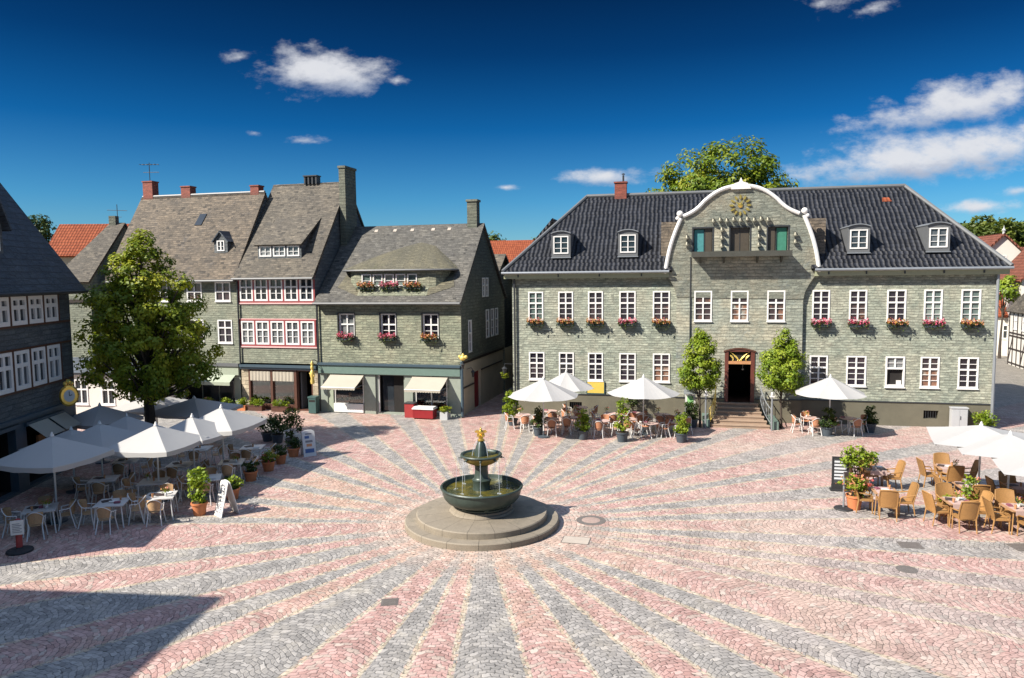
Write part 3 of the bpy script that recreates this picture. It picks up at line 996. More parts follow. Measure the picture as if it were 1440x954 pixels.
for i, (a, b) in enumerate(GF + GFR):
    if i == 7:   # the window standing open below its fanlight
        w = b - a
        mb = MB()
        mb.box(0, 0.08, -0.05, 0.09, 0, GH).box(w - 0.08, w, -0.05, 0.09, 0, GH).box(0.08, w - 0.08, -0.05, 0.09, 0, 0.12).box(0.08, w - 0.08, -0.05, 0.09, GH - 0.08, GH)
        mb.box(0.08, w - 0.08, -0.06, 0.09, 0.93, 1.02).box(w / 2 - 0.035, w / 2 + 0.035, -0.02, 0.08, 1.02, GH - 0.08)
        mb.box(0.08, w - 0.08, 0.0, 0.03, 1.24, 1.27).box(-0.03, w + 0.03, -0.09, 0.02, -0.05, 0)
        o = mb.build('window', 'white_paint', K, (a, 0, GZ))
        MB().box(0.02, w - 0.02, 0.045, 0.06, 0.97, GH - 0.02).build('pane', 'pane_net', o)
        MB().box(0.06, w - 0.06, 0.10, 0.5, 0.04, 0.95).box(w - 0.36, w - 0.14, 0.03, 0.16, 0.13, 0.34, 1).build('room', ['interior_dark', 'white_paint'], o)
    else:
        window(K, a, GZ, b - a, GH)

# roof: hipped, black pantiles; the front slope leaves room for the gable
E0, ZR, V0, VR = 8.22, 12.85, -0.45, 5.2
RU0, RU1 = 3.7, 21.9
sl = lambda v: roof_z(E0, ZR, V0, VR, v)
mb = MB()
TH = 0.16
mb.slab([(-0.45, V0, E0), (8.95, V0, E0), (8.95, VR, ZR), (RU0, VR, ZR)], TH)
mb.slab([(8.95, 0.45, sl(0.45)), (16.05, 0.45, sl(0.45)), (16.05, VR, ZR), (8.95, VR, ZR)], TH)
mb.slab([(16.05, V0, E0), (KL + 0.45, V0, E0), (RU1, VR, ZR), (16.05, VR, ZR)], TH)
mb.slab([(-0.45, V0, E0), (RU0, VR, ZR), (-0.45, KD + 0.45, E0)], TH)
mb.slab([(KL + 0.45, V0, E0), (RU1, VR, ZR), (KL + 0.45, KD + 0.45, E0)], TH)
mb.slab([(-0.45, KD + 0.45, E0), (KL + 0.45, KD + 0.45, E0), (RU1, VR, ZR), (RU0, VR, ZR)], TH)
mb.build('roof', 'pantile_black', K)
mb = MB()
mb.tube([(-0.45, V0, E0 + 0.03), (RU0, VR, ZR + 0.03)], 0.11, 8)
mb.tube([(RU0, VR, ZR + 0.04), (RU1, VR, ZR + 0.04)], 0.12, 8)
mb.tube([(KL + 0.45, V0, E0 + 0.03), (RU1, VR, ZR + 0.03)], 0.11, 8)
mb.build('ridge_cap', 'lead', K)
for (a, b) in ((-0.4, 8.78), (16.22, KL + 0.4)):
    mb = MB()
    mb.box(a, b, -0.36, 0.0, 7.82, 8.06)
    mb.poly([(a, -0.36, 8.06), (b, -0.36, 8.06), (b, -0.44, 8.12), (a, -0.44, 8.12)])
    n = 4 if a < 0 else 5
    for i in range(n):
        u = a + (b - a) * (i + 0.35) / n
        mb.box(u, u + 0.07, -0.40, -0.36, 7.90, 8.05, 1)
    mb.build('cornice', ['cornice_green', 'dark_metal'], K)
for (a, b) in ((-0.5, 8.8), (16.2, KL + 0.5)):
    MB().tube([(a, V0 - 0.06, 8.14), (b, V0 - 0.06, 8.14)], 0.075, 10).build('gutter', 'zinc', K)
pipe(K, 0.16, -0.12, 0.05, 8.1, 'dark_metal')
pipe(K, KL - 0.02, -0.14, 0.05, 8.1, 'zinc', 0.075)
pipe(K, 9.93, BV - 0.05, 1.3, 8.9, 'dark_metal', 0.03)
# rear wing seen past the left hip
mb = MB()
mb.box(-2.0, 3.4, 10.5, 17, 0, 8.7)
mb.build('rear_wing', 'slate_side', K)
mb = MB()
mb.slab([(-2.3, 10.2, 8.6), (-2.3, 17.4, 8.6), (0.7, 15.5, 12.0), (0.7, 10.2, 12.0)], 0.15)
mb.slab([(3.7, 10.2, 8.6), (3.7, 17.4, 8.6), (0.7, 15.5, 12.0), (0.7, 10.2, 12.0)], 0.15)
mb.build('rear_roof', 'pantile_black', K)

# gable: front face with three real openings, stepped outline
def arc_pts(p0, p1, bulge, n=10):
    p0, p1 = Vector((p0[0], 0, p0[1])), Vector((p1[0], 0, p1[1]))
    d = p1 - p0
    nr = Vector((-d.z, 0, d.x)).normalized()
    return [tuple(p0 + d * (i / n) + nr * bulge * sin(pi * i / n)) for i in range(n + 1)]


left = arc_pts((8.60, 8.12), (9.40, 10.98), 0.12, 8)
ogee1 = arc_pts((9.52, 11.08), (10.62, 11.86), -0.10, 7)
ogee2 = arc_pts((10.62, 11.86), (12.46, 12.62), 0.20, 9)
half = [(p[0], p[2]) for p in left + ogee1[0:] + ogee2[1:]]
MIDU = 12.46
half_r = [(2 * MIDU - u + 0.12 * (1 if i < 9 else 0), z) for i, (u, z) in enumerate(half)][::-1]
outline = half + half_r[1:]
corb_l = [(BU0, 6.75), (9.14, 7.05), (9.0, 7.4), (8.8, 7.75), (8.60, 8.02)]
corb_r = [(16.40, 8.02), (16.2, 7.75), (15.98, 7.4), (15.78, 7.0), (BU1, 6.6)]
face = corb_l + outline + corb_r
NI = [(10.06, 11.05), (11.97, 12.96), (13.87, 14.88)]
NZ0, NZ1 = 9.14, 10.42
mb = MB()
gv0, gv1 = BV - 0.03, 0.45
# strips of the gable face, cut so that the three niches are real holes
def clip_poly(poly, axis, val, keep_less):
    res = []
    for i in range(len(poly)):
        a, b = poly[i], poly[(i + 1) % len(poly)]
        ia = (a[axis] <= val) if keep_less else (a[axis] >= val)
        ib = (b[axis] <= val) if keep_less else (b[axis] >= val)
        if ia:
            res.append(a)
        if ia != ib:
            t = (val - a[axis]) / (b[axis] - a[axis])
            res.append((a[0] + t * (b[0] - a[0]), a[1] + t * (b[1] - a[1])))
    return res


low = clip_poly(face, 1, NZ0, True)
topf = clip_poly(face, 1, NZ1, False)
midf = clip_poly(clip_poly(face, 1, NZ0, False), 1, NZ1, True)
for pl in (low, topf, clip_poly(midf, 0, NI[0][0], True), clip_poly(midf, 0, NI[2][1], False)):
    mb.poly([(u, gv0, z) for u, z in pl])
for a, b in ((NI[0][1], NI[1][0]), (NI[1][1], NI[2][0])):
    mb.poly([(a, gv0, NZ0), (b, gv0, NZ0), (b, gv0, NZ1), (a, gv0, NZ1)])
for a, b in NI:
    mb.wall(a, b, NZ0, NZ1, [(a, b, NZ0, NZ1)], v=gv0, dep=0.30)
n = len(face)
for i in range(n):
    (a, b), (c, d) = face[i], face[(i + 1) % n]
    mb.poly([(a, gv0, b), (c, gv0, d), (c, gv1, d), (a, gv1, b)])
mb.poly([(u, gv1, z) for u, z in face])
mb.build('gable', 'slate_gable', K)
# shoulders of the cross roof behind the gable
mb = MB()
mb.box(8.35, 16.85, 0.50, 3.4, 8.0, 10.85)
mb.build('gable_shoulder', 'roof_slate_brown', K)
mb = MB()
pr = [(u, z) for u, z in outline if z > 10.9]
for i in range(len(pr) - 1):
    (a, b), (c, d) = pr[i], pr[i + 1]
    mb.poly([(a, 0.45, b - 0.12), (c, 0.45, d - 0.12), (c, 5.2, d - 0.12), (a, 5.2, b - 0.12)])
mb.build('cross_roof', 'pantile_black', K)
mb = MB()
TR = 0.105
for pts in (left, ogee1 + ogee2[1:]):
    a = [(p[0], BV - 0.08, p[2]) for p in pts]
    mb.tube(a, TR, 8)
    b = [(2 * MIDU - p[0] + (0.12 if pts is left else 0.0), BV - 0.08, p[2]) for p in pts]
    mb.tube(b, TR, 8)
for u, z, r in ((8.60, 8.16, 0.18), (9.34, 11.22, 0.17), (9.22, 10.98, 0.11), (16.42, 8.16, 0.18), (15.66, 11.20, 0.17), (15.80, 10.96, 0.11)):
    mb.ball((u, BV - 0.10, z), r, 12, 0, (1, 0.7, 1))
mb.prism([(11.95, BV - 0.2, 12.42), (12.97, BV - 0.2, 12.42), (12.80, BV - 0.2, 12.72), (12.55, BV - 0.2, 12.80), (12.46, BV - 0.2, 13.02), (12.37, BV - 0.2, 12.80), (12.12, BV - 0.2, 12.72)], (0, 0.3, 0))
mb.build('gable_trim', 'trim_white', K)
# sun clock
ck = MB()
ck.lathe([(0.0, 0.0), (0.12, 0.0), (0.13, 0.04), (0.0, 0.07)], 14)
for i in range(12):
    a = 2 * pi * i / 12
    c = (0.42 * cos(a), 0.42 * sin(a), 0.03)
    pts = []
    for (rr, tt) in ((0.30, 0), (0.40, 0.055), (0.50, 0.045), (0.57, 0), (0.50, -0.045), (0.40, -0.055)):
        pts.append((rr * cos(a) - tt * sin(a), rr * sin(a) + tt * cos(a), 0.01))
    ck.prism(pts, (0, 0, 0.05))
ck.beam((0, 0, 0.05), (0.10, 0.24, 0.05), 0.05, 0.02).beam((0, 0, 0.06), (-0.20, 0.16, 0.06), 0.06, 0.02)
o = ck.build('clock', 'gold', K, (12.45, BV - 0.05, 11.58))
o.rotation_euler = (R(90), 0, 0)
# balcony in front of the three doors
mb = MB()
mb.box(9.98, 14.96, BV - 0.86, BV - 0.03, 8.93, 9.09)
mb.box(9.95, 14.99, BV - 0.90, BV - 0.86, 8.88, 9.16)
for u in (10.4, 11.6, 13.3, 14.5):
    mb.prism([(u, BV - 0.03, 8.93), (u, BV - 0.6, 8.93), (u, BV - 0.03, 8.55)], (0.1, 0, 0))
mb.build('balcony', 'balcony_metal', K)
for i, (a, b) in enumerate(NI):
    m2 = MB()
    w = b - a
    m2.box(0, w, 0.24, 0.30, 0, NZ1 - NZ0)
    if i == 1:
        m2.box(0.03, w / 2 - 0.015, 0.18, 0.24, 0.02, 1.26).box(w / 2 + 0.015, w - 0.03, 0.18, 0.24, 0.02, 1.26)
        m2.box(w / 2 - 0.012, w / 2 + 0.012, 0.16, 0.24, 0, 1.27, 2)
    else:
        q = (0.06, w * 0.55) if i == 0 else (w * 0.45, w - 0.06)
        m2.box(q[0], q[1], 0.16, 0.22, 0.02, 1.22, 1)
        q2 = (w * 0.62, w - 0.03) if i == 0 else (0.03, w * 0.36)
        m2.box(q2[0], q2[1], 0.12, 0.22, 0.02, 1.26)
        m2.tube([(w * (0.60 if i == 0 else 0.42), 0.12, 0), (w * (0.60 if i == 0 else 0.42), 0.12, 1.25)], 0.02, 6, 2)
    o = m2.build('carillon_door', ['carillon_wood', 'turquoise_cloth' if i == 0 else 'green_cloth', 'dark_metal'], K, (a, gv0, NZ0))
    fr = MB().box(-0.07, 0, -0.02, 0.05, -0.03, 1.36).box(w, w + 0.07, -0.02, 0.05, -0.03, 1.36).box(-0.07, w + 0.07, -0.03, 0.05, 1.28, 1.36)
    fr.build('door_frame', 'dark_metal', o)
bell = MB().lathe([(0.0, 0.17), (0.05, 0.165), (0.075, 0.10), (0.09, 0.03), (0.125, 0.0), (0.10, 0.0), (0.0, 0.06)], 12)
bell.tube([(0, 0, 0.16), (0, 0.06, 0.22), (0, 0.16, 0.22)], 0.018, 6, 1)
bme = bell.build('bell', ['bell_bronze', 'dark_metal'], mesh_only=True)
bp = [(11.08 + i * 0.345, 10.72 + (0.05 if i % 2 else 0)) for i in range(9)]
bp += [(11.52, 10.25), (11.52, 9.82), (11.52, 9.40), (13.40, 10.28), (13.40, 9.86), (13.40, 9.42)]
bp += [(9.72, 9.88), (9.72, 9.52), (15.22, 9.92), (15.22, 9.54)]
for u, z in bp:
    b = place('bell', bme, K, (u, BV - 0.18, z))
    b.scale = (1.1, 1.1, 1.1)
# dormers
for cu_ in (2.78, 6.54, 18.45, 22.22):
    w, zb, zt = 1.08, 9.0, 10.34
    vf = V0 + (zb + 0.0 - E0) / (sl(1) - sl(0)) - 0.12
    vb = V0 + (zt + 0.2 - E0) / (sl(1) - sl(0))
    mb = MB()
    mb.wall(-w / 2, w / 2, zb, zt, [(-0.44, 0.44, 9.2, 10.22)], v=vf, dep=0.1)
    for sgn in (-1, 1):
        mb.poly([(sgn * w / 2, vf, zb), (sgn * w / 2, vf, zt), (sgn * w / 2, vb, zt)])
    for i in range(8):
        a, b = -w / 2 - 0.03 + (w + 0.06) * i / 8, -w / 2 - 0.03 + (w + 0.06) * (i + 1) / 8
        za, zb_ = zt + 0.13 * (1 - (2 * i / 8 - 1) ** 2), zt + 0.13 * (1 - (2 * (i + 1) / 8 - 1) ** 2)
        mb.prism([(a, vf - 0.1, za), (b, vf - 0.1, zb_), (b, vf - 0.1, zb_ + 0.045), (a, vf - 0.1, za + 0.045)], (0, vb - vf + 0.3, 0), 1)
        mb.poly([(a, vf, zt), (b, vf, zt), (b, vf, zb_), (a, vf, za)])
    mb.box(-w / 2 - 0.03, w / 2 + 0.03, vf - 0.1, vf + 0.02, zb - 0.03, zb + 0.02, 1)
    o = mb.build('dormer', ['lead', 'zinc'], K, (cu_, 0, 0))
    wb = win_bm(MB(), 0.86, 1.0, split=0, top=3, bot=0, fw=0.06, mull=0.06)
    wb.box(0.02, 0.84, 0.045, 0.06, 0.02, 0.98, 1)
    wb.build('window', ['white_paint', 'pane_blue'], o, (-0.43, vf, 9.21))
MB().box(0, 0.72, 0, 0.55, 12.4, 13.62).box(-0.05, 0.77, -0.05, 0.60, 13.62, 13.70).build('chimney', 'brick_red', K, (5.44, 4.95, 0))
MB().tube([(5.95, 5.2, 13.6), (5.95, 5.2, 14.1)], 0.06, 8).lathe([(0.0, 0.16), (0.10, 0.1), (0.10, 0.06), (0, 0.06)], 8, (5.95, 5.2, 14.08)).build('flue', 'dark_metal', K)
MB().slab([(20.45, 4.05, sl(4.05) + 0.03), (20.95, 4.05, sl(4.05) + 0.03), (20.85, 4.35, sl(4.35) + 0.03), (20.5, 4.35, sl(4.35) + 0.03)], 0.05).build('patch_tile', 'pantile_red', K)
# entrance: red-brown frame, scrolled fanlight, open dark hall
D0, D1 = DOOR[0], DOOR[1]
mb = MB()
for a, b in ((D0, D0 + 0.19), (D1 - 0.19, D1)):
    mb.box(a, b, BV - 0.05, BV + 0.14, 1.05, 3.85)
mb.box(D0 + 0.19, D1 - 0.19, BV - 0.07, BV + 0.14, 3.13, 3.28, 1)
n = 10
arc = [(D0 - 0.06 + (D1 - D0 + 0.12) * i / n, 3.85 + 0.17 * sin(pi * i / n)) for i in range(n + 1)]
for i in range(n):
    (a, b), (c, d) = arc[i], arc[i + 1]
    mb.prism([(a, BV - 0.09, b - 0.08), (c, BV - 0.09, d - 0.08), (c, BV - 0.09, d), (a, BV - 0.09, b)], (0, 0.14, 0), 2)
    mb.poly([(a, BV - 0.055, 3.80), (c, BV - 0.055, 3.80), (c, BV - 0.055, d - 0.06), (a, BV - 0.055, b - 0.06)])
po = mb.build('portal', ['door_red', 'clay_goods', 'brown_wood'], K)
mb = MB()
mb.box(D0 + 0.19, D1 - 0.19, BV + 0.08, BV + 0.1, 3.28, 3.82, 1)
for sg in (-1, 1):
    for (x0, w, h0) in ((0.08, 0.22, 0.08), (0.32, 0.2, 0.1)):
        pts = [(12.55 + sg * (x0 + w * (0.5 - 0.5 * cos(t * 4.2)) * 0.9), BV + 0.04, 3.30 + h0 + 0.17 * sin(t * 2.6) + 0.05 * t) for t in [i / 12 * 1.7 for i in range(13)]]
        mb.tube(pts, 0.022, 6)
    mb.tube([(12.55, BV + 0.04, 3.3), (12.55 + sg * 0.2, BV + 0.04, 3.55), (12.55 + sg * 0.5, BV + 0.04, 3.78)], 0.022, 6)
mb.build('fanlight', ['gold_paint', 'interior_dark'], po)
mb = MB()
a, b, v0_, v1_ = D0 + 0.0, D1 - 0.0, BV + 0.14, 4.0
mb.poly([(a, v0_, 1.05), (a, v1_, 1.05), (a, v1_, 3.85), (a, v0_, 3.85)]).poly([(b, v0_, 1.05), (b, v1_, 1.05), (b, v1_, 3.85), (b, v0_, 3.85)])
mb.poly([(a, v1_, 1.05), (b, v1_, 1.05), (b, v1_, 3.85), (a, v1_, 3.85)]).poly([(a, BV, 1.05), (b, BV, 1.05), (b, v1_, 1.05), (a, v1_, 1.05)], 1)
mb.poly([(a, v0_, 3.85), (b, v0_, 3.85), (b, v1_, 3.85), (a, v1_, 3.85)])
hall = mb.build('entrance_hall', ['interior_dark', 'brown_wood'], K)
for u in (11.98, 12.75):
    MB().ball((u, 0.25, 2.80), 0.055, 10).tube([(u, 0.25, 2.84), (u, 0.25, 3.12)], 0.008, 5).build('hall_lamp', 'board_white', hall)
# steps
mb = MB()
N = 6
SW = [(11.40, 13.50), (11.38, 13.54), (11.32, 13.60), (11.24, 13.70), (11.14, 13.80), (11.02, 13.92)]
for i in range(N):
    z1 = 1.05 - i * 0.175
    v1 = BV - 0.07 if i else BV - 0.02
    mb.box(SW[i][0], SW[i][1], BV - 0.40 - 0.30 * i, v1 if i == 0 else BV - 0.40 - 0.30 * (i - 1) + 0.0, z1 - 0.175, z1 - 0.05)
    mb.box(SW[i][0] - 0.02, SW[i][1] + 0.02, BV - 0.43 - 0.30 * i, v1 if i == 0 else BV - 0.40 - 0.30 * (i - 1), z1 - 0.05, z1)
    if i < N - 1:
        mb.box(SW[i][0], SW[i][1], BV - 0.40 - 0.30 * i + 0.01, BV - 0.09, 0.0, z1 - 0.18)
mb.build('entrance_steps', 'sandstone_step', K)
for sg, ub in ((-1, 11.2), (1, 13.75)):
    ut, u2 = ub + (0.12 if sg < 0 else -0.12), ub + sg * 0.28
    va, vb = BV - 0.25, BV - 1.95
    mb = MB()
    path = []
    for i in range(9):
        t = i / 8
        path.append((ut + (u2 - ut) * t ** 1.5, va + (vb - va) * t, 1.98 - 1.0 * t - 0.12 * sin(pi * t)))
    mb.tube(path, 0.028, 7)
    mb.tube([(p[0], p[1], p[2] - 0.72) for p in path], 0.018, 6)
    for i in range(0, 9):
        p = path[i]
        mb.tube([(p[0], p[1], p[2]), (p[0], p[1], max(p[2] - 0.78, 0.0))], 0.022 if i in (0, 8) else 0.012, 6)
    for i in range(1, 8, 2):
        p = path[i]
        mb.tube([(p[0], p[1] + 0.10 * cos(t), p[2] - 0.36 + 0.12 * sin(t)) for t in [k * 2 * pi / 10 for k in range(11)]], 0.010, 5)
    mb.build('railing', 'gold_paint' if sg < 0 else 'zinc', K)
    MB().box(ub + sg * 0.42 - 0.17, ub + sg * 0.42 + 0.17, BV - 2.0, BV - 0.08, 0, 0.42).build('stair_cheek', 'shop_green', K)


# ------------------------------------------------------------------ the three slate houses on the far side
GA = P(451, 579)
GANG = R(-14.5)
gx, gy = Vector((cos(GANG), sin(GANG), 0)), Vector((-sin(GANG), cos(GANG), 0))
gl = lambda u, v=0.0, z=0.0: GA + gx * u + gy * v + Vector((0, 0, z))

S = thing('shop_house', 'olive slate corner house with green shopfront, cream awnings and curved dormer', 'building', GA, GANG)
SL, SD = 8.95, 9.4
SWN = [(1.33, 2.38), (4.0, 5.0), (6.60, 7.60)]
mb = MB()
mb.wall(0, SL, 2.98, 6.55, [(a, b, 4.46, 5.90) for a, b in SWN], dep=0.22)
mb.poly([(0, 0, 2.98), (0, SD, 2.98), (0, SD, 6.55), (0, 0, 6.55)])
mb.poly([(0, SD, 0), (SL, SD, 0), (SL, SD, 6.55), (0, SD, 6.55)])
mb.build('wall', 'slate_green', S)
for i, (a, b) in enumerate(SWN):
    window(S, a + 0.02, 4.48, b - a - 0.04, 1.40, v=0.14, split=0.55, top=1, bot=1 if i == 0 else 2, pane='pane_net' if i == 0 else 'pane_dark', sill=False)
    MB().box(a - 0.05, a + 0.0, -0.02, 0.05, 4.40, 5.95).box(b, b + 0.05, -0.02, 0.05, 4.40, 5.95).box(a, b, -0.02, 0.05, 5.90, 5.96).build('window_surround', 'dark_metal', S)
# right gable wall of slate over a rubble ground floor
SR, SVR, SE = 11.25, 4.5, 6.55
mb = MB()
gw = [(SL, 0, 3.15), (SL, 0, 6.5), (SL, SVR, SR - 0.1), (SL, SD - 0.1, 6.5), (SL, SD, 3.15)]
mb.wall(0, SD, 3.15, 6.5, [(1.3, 1.9, 3.55, 5.45), (4.9, 5.6, 4.1, 5.9), (6.0, 6.7, 4.1, 5.9), (7.0, 7.7, 4.1, 5.9)], dep=0.12)
mb.wall(2.6, 6.4, 6.5, 7.9, [(4.2, 4.75, 6.7, 7.9), (4.95, 5.5, 6.7, 7.9)], dep=0.12)
mb.poly([(0, 0, 6.5), (2.6, 0, 6.5), (2.6, 0, SE + 2.6)])
mb.poly([(2.6, 0, 7.9), (6.4, 0, 7.9), (6.4, 0, SE + 2.7), (SVR, 0, SR - 0.12), (2.6, 0, SE + 2.6)])
mb.poly([(6.4, 0, 6.5), (SD, 0, 6.5), (6.4, 0, SE + 2.7)])
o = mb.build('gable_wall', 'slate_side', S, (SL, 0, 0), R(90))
for (a, b, c, d) in ((1.3, 1.9, 3.55, 5.45), (4.9, 5.6, 4.1, 5.9), (6.0, 6.7, 4.1, 5.9), (7.0, 7.7, 4.1, 5.9), (4.2, 4.75, 6.7, 7.9), (4.95, 5.5, 6.7, 7.9)):
    wb = win_bm(MB(), b - a, d - c, split=0.6, top=1, bot=2, cols=1)
    wb.box(0.02, b - a - 0.02, 0.045, 0.06, 0.02, d - c - 0.02, 1)
    wb.build('window', ['white_paint', 'pane_blue'], o, (a, 0, c))
mb = MB()
mb.wall(0, SD + 3.5, 0, 3.0, [(2.6, 3.9, 0.0, 2.25)], dep=0.25)
mb.poly([(0.1, -0.05, 3.15), (SD, -0.0, 3.15), (SD, 0.0, 3.0), (0.1, 0.0, 3.0)])
mb.poly([(SD, 0, 0), (SD + 3.5, 0, 0), (SD + 3.5, 0, 3.0), (SD, 0, 3.0)])
o = mb.build('side_wall', 'plaster_cream', S, (SL - 0.1, 0, 0), R(90))
MB().box(2.6, 3.22, 0.14, 0.2, 0, 2.25).box(3.25, 3.9, 0.14, 0.2, 0, 2.25).build('alley_door', 'alley_red', o)
MB().box(0, SD, -0.04, 0.1, 2.98, 3.16).build('jetty_beam', 'dark_timber', o)
MB().box(0.5, 2.5, -0.05, 0.02, 1.55, 1.63).box(4.0, 9.0, -0.05, 0.02, 2.2, 2.27).build('cable_duct', 'dark_timber', o)
# roof
zs_ = lambda v: SE + (SR - SE) * (v + 0.38) / (SVR + 0.38)
mb = MB()
mb.slab([(-0.02, -0.38, SE), (SL + 0.12, -0.38, SE), (SL + 0.12, SVR, SR), (-0.02, SVR, SR)], 0.14)
mb.slab([(-0.02, SD + 0.38, SE), (SL + 0.12, SD + 0.38, SE), (SL + 0.12, SVR, SR), (-0.02, SVR, SR)], 0.14)
mb.build('roof', 'roof_slate_cool', S)
mb = MB()
for i in range(5):
    u = 1.9 + i * 1.25 + 0.2 * sin(i * 3)
    mb.slab([(u, 4.05, zs_(4.05) + 0.03), (u + 0.22, 4.05, zs_(4.05) + 0.03), (u + 0.22, 4.22, zs_(4.22) + 0.03), (u, 4.22, zs_(4.22) + 0.03)], 0.03)
mb.build('roof_hook', 'slab_pale', S)
MB().tube([(-0.05, -0.45, SE - 0.06), (SL + 0.1, -0.45, SE - 0.06)], 0.07, 8).box(-0.02, SL + 0.05, -0.36, 0.0, SE - 0.14, SE - 0.05).build('gutter', 'lead', S)
MB().box(0, 0.62, 0, 0.62, 10.6, 12.55).box(-0.06, 0.68, -0.06, 0.68, 12.55, 12.68).build('chimney', 'slate_side', S, (8.05, 4.2, 0))
# curved dormer
mb = MB()
cur = []
for i in range(7):
    t = i / 6
    cur.append((1.55 + 0.75 * sin(t * pi / 2), 1.55 - 1.25 * (1 - cos(t * pi / 2)) - 0.0))
cur = [(1.5, 1.7), (1.62, 1.2), (1.85, 0.8), (2.2, 0.52), (2.6, 0.42)]
curr = [(9.5 - u, v) for u, v in cur][::-1]
cl = cur + curr
for i in range(len(cl) - 1):
    (a, b), (c, d) = cl[i], cl[i + 1]
    if i == len(cur) - 1:
        continue
    mb.poly([(a, b, zs_(b) - 0.1), (c, d, zs_(d) - 0.1), (c, d, 8.42), (a, b, 8.42)])
mb.wall(2.6, 6.9, 6.9, 8.42, [(2.72 + i * 0.715, 2.72 + i * 0.715 + 0.62, 7.45, 8.18) for i in range(5)], v=0.42, dep=0.1)
# the apron flares out over the eave
mb.poly([(1.5, 1.7, zs_(1.7) + 0.02), (2.6, 0.42, 7.35), (2.6, -0.02, zs_(-0.02) + 0.03), (1.1, 0.5, zs_(0.5) + 0.03)], 1)
mb.poly([(8.0, 1.7, zs_(1.7) + 0.02), (6.9, 0.42, 7.35), (6.9, -0.02, zs_(-0.02) + 0.03), (8.4, 0.5, zs_(0.5) + 0.03)], 1)
mb.poly([(2.6, 0.42, 7.38), (6.9, 0.42, 7.38), (6.9, -0.02, zs_(-0.02) + 0.03), (2.6, -0.02, zs_(-0.02) + 0.03)], 0)
rf = [(1.35, 0.62, 8.42), (2.4, 0.12, 8.42), (7.1, 0.12, 8.42), (8.15, 0.62, 8.42)]
NS, NT = 22, 9
grid = []
for j in range(NT + 1):
    t = j / NT
    for i in range(NS + 1):
        q = i / NS
        a_ = pi * (1 - q)
        eu = 4.75 + 3.55 * (abs(cos(a_)) ** 0.8) * (1 if cos(a_) > 0 else -1)
        ev = 1.62 - 1.52 * sin(a_) ** 0.55
        tu = 4.45 + 1.95 * q
        tv = 3.25 - 0.25 * abs(2 * q - 1)
        u_ = eu + (tu - eu) * t
        v_ = ev + (tv - ev) * t
        z_ = 8.44 + (zs_(tv) + 0.05 - 8.44) * t + 0.16 * sin(pi * t) * sin(pi * q) ** 0.6
        grid.append((u_, v_, max(z_, zs_(v_) + 0.03) if j else 8.44))
mb.add(grid, [(j * (NS + 1) + i, j * (NS + 1) + i + 1, (j + 1) * (NS + 1) + i + 1, (j + 1) * (NS + 1) + i) for j in range(NT) for i in range(NS)], 1, True)
mb.tube([(g_[0], g_[1], 8.39) for g_ in grid[:NS + 1]], 0.055, 7, 2)
dm = mb.build('curved_dormer', ['slate_green', 'roof_moss', 'lead'], S)
for i in range(5):
    if True:
        wb = win_bm(MB(), 0.60, 0.71, split=0, top=2, bot=0, cols=1, fw=0.06)
        wb.box(0.02, 0.58, 0.045, 0.06, 0.02, 0.69, 1)
        wb.build('window', ['white_paint', 'pane_pale'], dm, (2.73 + i * 0.715, 0.42, 7.46))
